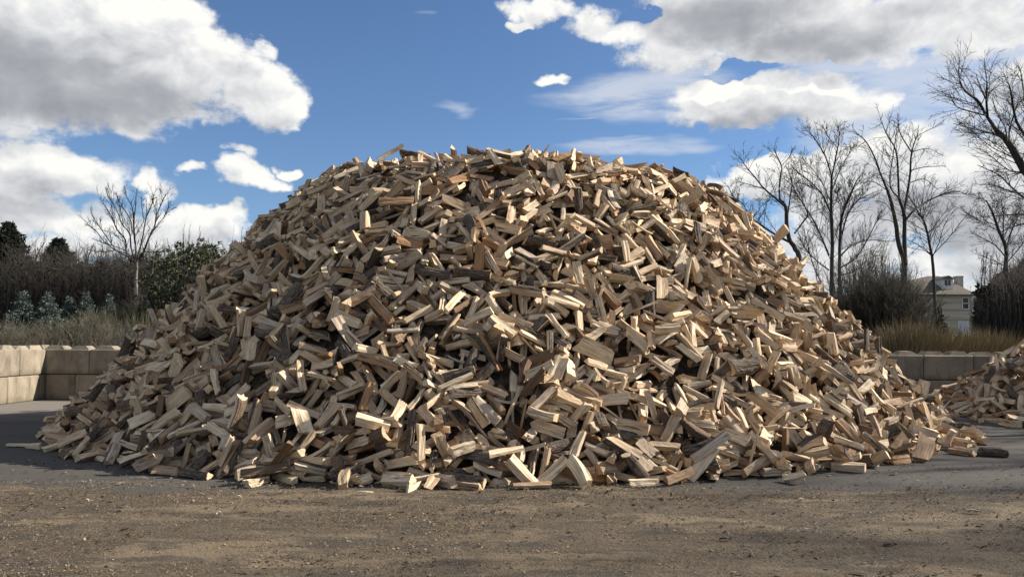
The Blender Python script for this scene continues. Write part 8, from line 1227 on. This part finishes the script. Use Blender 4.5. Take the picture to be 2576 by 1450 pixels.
# ================================================================ big twiggy shrub on the right
def twig_shrub(name, label, px, d, h, w, n, seed, m1=M_TWIG, sub=7, fan=.8, cat='shrub', group=None, thick=.016):
    R = np.random.RandomState(seed); base = place(px, d); root = empty(name, base); tag(root, label, cat, group)
    st, tw = Tubes(), Tubes()
    for k in range(n):
        a = R.uniform(0, 6.283); r = abs(R.normal(0, .5)); l = h * R.uniform(.72, 1.08) * (1 - .25 * min(r, 1)); lean = min(r, 1.05) * fan
        f = np.array([math.cos(a) * R.uniform(0, .14) * w, math.sin(a) * R.uniform(0, .14) * w, 0])
        q = np.array([math.cos(a) * lean * w * .5, math.sin(a) * lean * w * .5, 0])
        c = spline([f, f + q * .35 + [0, 0, l * .45], f + q * 1.0 + [0, 0, l * .82], f + q * 1.25 + R.normal(0, .05, 3) + [0, 0, l]], 7)
        st.add(c, np.linspace(thick, thick * .28, 7), 3)
        for _ in range(sub):
            i = R.randint(1, 6); p = c[i]; dd = R.normal(0, .45, 3) + (c[i + 1] - c[i]) / np.linalg.norm(c[i + 1] - c[i]); dd[2] += .35; dd /= np.linalg.norm(dd); L = l * R.uniform(.10, .3)
            e = p + dd * L; md = (p + e) / 2 + R.normal(0, .03, 3); tw.add([p, md, e], [thick * .4, thick * .33, thick * .2], 3)
            for _ in range(2):
                d2 = dd + R.normal(0, .5, 3); d2 /= np.linalg.norm(d2); tw.add([md, md + d2 * L * .5], [thick * .26, thick * .16], 3)
    link('stem', st.mesh('stem', m1), root); link('crown', tw.mesh('crown', m1), root)
    return root
twig_shrub('bare_shrub', 'huge dark twiggy shrub between the right slope of the pile and the house', 2212, 29, 3.35, 3.3, 640, 31, M_SHRUB, sub=10, fan=1.0, thick=.015)
twig_shrub('bare_shrub', 'upright thin-stemmed thicket behind the big dark shrub, against the sky', 2185, 36, 4.9, 5.2, 330, 32, M_SHRUB, sub=8, thick=.015)
twig_shrub('bare_shrub', 'brown twiggy shrub hiding the left half of the house', 2258, 33.5, 3.6, 2.3, 340, 33, M_SHRUB, sub=9, thick=.015)
twig_shrub('bare_shrub', 'fine grey-stemmed low shrub standing alone just behind the left wall', 308, 22.6, 1.95, 1.3, 70, 34, M_TWIG_GREY, 5, 1.2, thick=.007)
# ================================================================ dry grass and brush
def grass_clump(name, label, px, d, h, w, n, seed, mat_=M_TAN, cat='grass clump', group=None):
    R = np.random.RandomState(seed); base = place(px, d); root = empty(name, base); tag(root, label, cat, group)
    r = np.sqrt(R.rand(n)) * w / 2; a = R.uniform(0, 6.283, n); b = np.column_stack([r * np.cos(a), r * np.sin(a) * .6, np.zeros(n)])
    dr = np.column_stack([R.normal(0, .2, n) + np.cos(a) * r / w * .5, R.normal(0, .2, n), np.ones(n)])
    L = h * R.uniform(.45, 1.06, n) * np.sqrt(np.clip(1.05 - (r / (w / 2)) ** 2, .1, 1))
    # stacked blades: low, middle and plume
    b2 = b + dr * (L * .45)[:, None]; B = np.vstack([b, b2]); Dd = np.vstack([dr, dr + R.normal(0, .18, (n, 3))]); Ls = np.concatenate([L * .6, L * .55])
    o = blades('blades', root, mat_, B, Dd, Ls, .011, curl=.03); o['kind'] = 'stuff'
    return root
for k, (px, d, h, w, lab) in enumerate([(2262, 24.5, 2.15, 1.5, 'tan grass clump under the dark shrub, nearest the pile slope'), (2300, 25, 2.35, 1.6, 'tall tan grass clump in the middle, under the overhanging branch'), (2345, 25.5, 2.1, 1.4, 'tan grass clump beside the dark evergreen, just left of it'),
                                       (2415, 26, 1.95, 1.6, 'golden grass clump below the white house door'), (2462, 26.5, 2.1, 1.7, 'golden grass clump below the right corner of the house'), (2508, 27, 1.95, 1.7, 'golden grass clump right of the house above the second heap')]):
    grass_clump('grass_clump', lab, px, d, h, w, 3600, 200 + k, group='dry grass clumps behind the right wall')
def meadow(name, label, x0, x1, y0, y1, n, h, mat_, seed, wid, kind='stuff', base=0):
    R = np.random.RandomState(seed); x = R.uniform(x0, x1, n * 2); y = R.uniform(y0, y1, n * 2)
    keep = [k for k in range(n * 2) if noise.noise(Vector((x[k] * .45, y[k] * .45, seed))) > -.12][:n]; x, y = x[keep], y[keep]; n = len(x)
    hh = np.array([.6 + .9 * abs(noise.noise(Vector((a * .6, b * .6, seed + 9)))) for a, b in zip(x, y)]) * h
    b = np.column_stack([x, y, terrain_z(x, y) - .02]); dr = np.column_stack([R.normal(0, .33, n), R.normal(0, .33, n), np.ones(n)])
    L = hh * R.uniform(.5, 1.2, n)
    B = np.vstack([b, b + dr * (L * .45)[:, None]]); Dd = np.vstack([dr, dr + R.normal(0, .45, (n, 3))]); Ls = np.concatenate([L * .6, L * .6])
    o = blades(name, None, mat_, B, Dd, Ls, wid, curl=.04); tag(o, label, None, kind=kind); return o
meadow('dry_weeds', 'dry tan weeds and bramble stems behind the left wall', -17, -6, 20.6, 24, 11000, 1.05, M_DRYSTEM, 41, .006)
meadow('undergrowth', 'dull green-brown undergrowth between the left wall and the woods', -24, -6, 21.8, 34, 24000, 1.35, M_BRUSH, 42, .022)
meadow('undergrowth', 'dark brown brush on the rise far right below the house', 8, 34, 22, 42, 16000, .6, M_BRUSH, 43, .020)
for k, (px, d, h, w, lab) in enumerate([(20, 24, 1.95, 1.7, 'pale bramble clump in the far left corner behind the wall'), (122, 23.5, 1.85, 1.5, 'pale bramble clump in front of the tall second spruce'), (225, 23.6, 2.1, 1.9, 'pale bramble clump in front of the middle spruces'), (268, 24.5, 1.9, 1.3, 'pale bramble clump left of the fine grey shrub')]):
    twig_shrub('bramble_clump', lab, px, d, h, w, 130, 300 + k, M_DRYSTEM, 6, 1.0, 'bramble', 'pale brambles behind the left wall', thick=.008)
for k, (px, d, h, w, lab) in enumerate([(70, 27, 1.75, 2.4, 'rounded olive-brown bush below the leftmost spruces'), (150, 28, 2.0, 2.8, 'rounded olive-green bush below the small middle spruces'), (330, 27, 2.7, 3.0, 'dark green-brown bush under the lone bare tree'), (400, 25.5, 2.4, 2.4, 'dark bush at the foot of the glossy evergreen shrub'), (255, 30, 2.4, 2.8, 'green-brown bush below the rightmost spruce')]):
    grass_clump('bush', lab, px, d, h, w, 5200, 330 + k, M_BRUSH, 'bush', 'low bushes behind the left wall')
# ================================================================ the woods
protos = [free_tree(400 + k, 8.5 + k * .5, .12, .6, .8, .016, 2, .3, .12) for k in range(4)]
PM = [(g.trunk.mesh('trunk', M_TREE), g.crown.mesh('crown', M_TWIG)) for g in protos]
WR = random.Random(12)
def wood_tree(px, d, sc, label, group):
    tm, cm = PM[WR.randrange(4)]; root = empty('bare_tree', place(px, d)); root.rotation_euler = (0, 0, WR.uniform(0, 6.28)); root.scale = (sc, sc, sc)
    tag(root, label, 'tree', group); link('trunk', tm, root); link('crown', cm, root)
for k in range(46):
    px = -30 + k * 15.5 + WR.uniform(-7, 7); d = WR.uniform(66, 98)
    wood_tree(px, d, (.92 + WR.uniform(-.1, .14)) * d / 80, 'bare grey-brown tree in the row of woods along the left horizon', 'bare trees of the left woods')
for k in range(22):
    px = 2462 + k * 9 + WR.uniform(-6, 6); d = WR.uniform(62, 100)
    wood_tree(px, d, (.72 + WR.uniform(-.1, .22) + max(0, k - 9) * .014) * d / 80, 'bare tree of the dark woods right of the house', 'bare trees of the right woods')
for k in range(9):
    px = 2060 + k * 30 + WR.uniform(-8, 8); wood_tree(px, WR.uniform(120, 140), 1.15, 'distant bare tree seen low behind the stems left of the house', 'distant bare trees behind the house')
def thicket(name, label, px0, px1, d0, d1, h, n, seed, mat_, thick):
    """a far-off wood that reads as one mass"""
    R = np.random.RandomState(seed); tb = Tubes()
    for k in range(n):
        px = R.uniform(px0, px1); d = R.uniform(d0, d1); x, y, z = place(px, d)
        hh = h * R.uniform(.55, 1.05) * min(1, .45 + (px - px0) / 130) * (.82 + .3 * abs(noise.noise(Vector((px * .011, d * .02, seed)))))
        l = R.normal(0, .09, 2); top = np.array([x + l[0] * hh, y + l[1] * hh, z + hh]); b = np.array([x, y, z - .1])
        tb.add([b, (b + top) / 2 + R.normal(0, .15, 3), top], [thick, thick * .7, thick * .2], 3)
        for _ in range(6):
            t = R.uniform(.15, .95); p = b + (top - b) * t; q = R.normal(0, .6, 3); q[2] = abs(q[2]) + .5; q /= np.linalg.norm(q); e = p + q * hh * R.uniform(.1, .3)
            tb.add([p, e], [thick * .42, thick * .15], 3)
    o = link(name, tb.mesh(name, mat_), None); tag(o, label, None, kind='stuff')
thicket('woods_thicket', 'dense brown thicket of saplings filling the left woods', -60, 680, 56, 76, 7.9, 6200, 51, M_TWIG, .03)
thicket('sapling_thicket', 'brown saplings and brush around the foot of the lone bare tree', 285, 600, 30, 36, 3.9, 1500, 53, M_TWIG, .016)
thicket('woods_thicket', 'dense dark thicket filling the woods right of the house', 2456, 2760, 44, 66, 6.0, 4800, 52, M_TWIG, .026)
def wood_floor(name, label, px0, px1, d0, d1, h, n, seed, mat_, wid):
    R = np.random.RandomState(seed); B, Dd, Ls = [], [], []
    for k in range(n):
        px = R.uniform(px0, px1); d = R.uniform(d0, d1); x, y, z = place(px, d); zz = R.rand() ** 1.2 * h * (.8 + .5 * noise.noise(Vector((px * .013, 0, seed))))
        B.append((x, y, z + zz)); Dd.append(R.normal(0, 1, 3)); Ls.append(R.uniform(.15, .5))
    o = blades(name, None, mat_, B, Dd, Ls, wid, curl=.1); tag(o, label, None, kind='stuff')
M_WOODLEAF = leaf_mat('withered_leaves', [(.024, .021, .016), (.036, .032, .024), (.05, .043, .032), (.034, .036, .024)], .9, .1)
wood_floor('withered_foliage', 'dull withered foliage and vines hanging in the left woods', -60, 680, 58, 78, 7.2, 34000, 61, M_WOODLEAF, .11)
wood_floor('withered_foliage', 'dark withered foliage in the woods right of the house', 2460, 2760, 46, 66, 4.8, 30000, 62, M_WOODLEAF, .09)
# ================================================================ the house
def house():
    d = 100.; fx = P(2447, 800, d).x; x1 = fx; x0 = P(2178, 800, d).x; zb = tz(x1, d) - .1
    ze = P(2440, 742, d).z; M_W = simple('painted_siding', (.44, .395, .31), (.52, .47, .38), 3, bs=.1, stretch=(.4, .4, 6)); M_T = simple('white_trim', (.72, .72, .70), (.80, .80, .78), 4, bs=0)
    M_R = simple('roof_shingles', (.10, .085, .07), (.17, .145, .12), 9, bs=.5, bd=.03); M_G = mat('window_glass'); M_G[2].inputs['Base Color'].default_value = c4(.015, .018, .02); M_G[2].inputs['Roughness'].default_value = .12; M_G[2].inputs['Specular IOR Level'].default_value = .5; M_G = M_G[0]
    M_BR = simple('chimney_brick', (.36, .33, .28), (.48, .45, .40), 12, bs=.4)
    root = empty('house', (x0, d, zb)); tag(root, 'pale two-storey house with brown hip roof and dormer, half hidden by shrubs', 'house')
    Wd = x1 - x0; He = ze - zb; Dp = 9.
    mb = MB()
    # front wall with openings for window; boards as shallow laps
    wx0, wx1, wz0, wz1 = P(2397, 0, d).x - x0, P(2414, 0, d).x - x0, P(2400, 777, d).z - zb, P(2400, 747, d).z - zb
    def wall(a0, a1, b0, b1): mb.box(a0, a1, 0, .2, b0, b1)
    wall(0, wx0, 0, He); wall(wx1, Wd, 0, He); wall(wx0, wx1, 0, wz0); wall(wx0, wx1, wz1, He)
    mb.box(0, .2, .2, Dp, 0, He); mb.box(Wd - .2, Wd, .2, Dp, 0, He); mb.box(.2, Wd - .2, Dp - .2, Dp, 0, He)
    link('wall', mb.mesh('wall', [M_W]), root)
    for zz in (wz0 - .12, P(2400, 804, d).z - zb):
        mb = MB(); mb.box(Wd - 6, Wd - .1, -.05, -.003, zz - .05, zz + .04); link('trim_band', mb.mesh('trim_band', [simple('band', (.30, .28, .24), (.36, .34, .3), 3, bs=0)]), root)
    mb = MB(); mb.box(Wd - .12, Wd + .03, -.06, .0, 0, He); link('corner_board', mb.mesh('corner_board', [M_T]), root)
    mb = MB(); mb.box(Wd + .05, Wd + .14, -.12, -.03, 0, He); link('downpipe', mb.mesh('downpipe', [M_T]), root)
    # window
    wnd = link('window', None, root, (0, 0, 0))
    def frame(x0_, x1_, z0_, z1_, y, t, name, par, m, bar=True):
        mb = MB(); mb.box(x0_, x1_, y, y + .12, z0_, z0_ + t); mb.box(x0_, x1_, y, y + .12, z1_ - t, z1_); mb.box(x0_, x0_ + t, y, y + .12, z0_ + t, z1_ - t); mb.box(x1_ - t, x1_, y, y + .12, z0_ + t, z1_ - t)
        if bar: mb.box(x0_ + t, x1_ - t, y + .01, y + .11, (z0_ + z1_) / 2 - .045, (z0_ + z1_) / 2 + .045)
        return link(name, mb.mesh(name, [m]), par)
    frame(wx0 - .03, wx1 + .03, wz0 - .03, wz1 + .03, -.08, .11, 'frame', wnd, M_T)
    for a, b in ((wz0 + .08, (wz0 + wz1) / 2 - .05), ((wz0 + wz1) / 2 + .05, wz1 - .08)):
        mb = MB(); mb.box(wx0 + .08, wx1 - .08, .0, .03, a, b); link('pane', mb.mesh('pane', [M_G]), wnd)
    mb = MB(); dx0, dx1, dz1 = P(2385, 0, d).x - x0, P(2412, 0, d).x - x0, P(2400, 806, d).z - zb; mb.box(dx0, dx1, -.07, -.006, 0, dz1)
    link('door', mb.mesh('door', [simple('white_door', (.60, .63, .68), (.66, .69, .74), 3, bs=0)]), root)
    # hip roof
    rz = P(2345, 693, d + 4).z - zb; o = .45; rx1 = P(2385, 0, d + 4).x - x0 - 1.2; rx0 = rx1 - 1.2
    lx = P(2345, 0, d + 4).x - x0
    mb = MB(); V = [(-o, -o, He - .06), (Wd + o, -o, He - .06), (Wd + o, Dp + o, He - .06), (-o, Dp + o, He - .06), (-o, -o, He + .08), (Wd + o, -o, He + .08), (Wd + o, Dp + o, He + .08), (-o, Dp + o, He + .08), (lx - 1.3, Dp / 2, rz), (lx + .2, Dp / 2, rz)]
    mb.add(V, [(3, 2, 1, 0), (0, 1, 5, 4), (1, 2, 6, 5), (2, 3, 7, 6), (3, 0, 4, 7), (4, 5, 9, 8), (5, 6, 9), (6, 7, 8, 9), (7, 4, 8)])
    link('roof', mb.mesh('roof', [M_R]), root)
    # dormer
    a0, a1 = P(2349, 0, d + 1).x - x0, P(2376, 0, d + 1).x - x0; z0, z1 = P(2360, 721, d + 1).z - zb, P(2360, 701, d + 1).z - zb
    dm = link('dormer', None, root)
    mb = MB(); mb.box(a0, a1, .9, 3.6, z0 - .3, z1); link('dormer_wall', mb.mesh('dormer_wall', [M_T]), dm)
    mb = MB(); c = (a0 + a1) / 2; V = [(a0 - .2, .6, z1 - .02), (a1 + .2, .6, z1 - .02), (a1 + .2, 4.4, z1 - .02), (a0 - .2, 4.4, z1 - .02), (c, .6, z1 + .42), (c, 4.4, z1 + .42)]
    mb.add(V, [(0, 1, 4), (1, 2, 5, 4), (2, 3, 5), (3, 0, 4, 5), (3, 2, 1, 0)]); link('dormer_roof', mb.mesh('dormer_roof', [M_R]), dm)
    mb = MB(); mb.box(c - .36, c + .36, .86, .897, z0 + .18, z1 - .14); link('pane', mb.mesh('pane', [M_G]), dm)
    mb = MB(); mb.box(c - .03, c + .03, .83, .858, z0 + .18, z1 - .14); link('mullion', mb.mesh('mullion', [M_T]), dm)
    mb = MB(); h0, h1 = P(2383, 0, d + 3).x - x0, P(2398, 0, d + 3).x - x0; zc = P(2390, 694, d + 3).z - zb; mb.box(h0, h1, 2.6, 3.4, He + .5, zc - .15); mb.box(h0 - .06, h1 + .06, 2.54, 3.46, zc - .15, zc); link('chimney', mb.mesh('chimney', [M_BR]), root)
house()
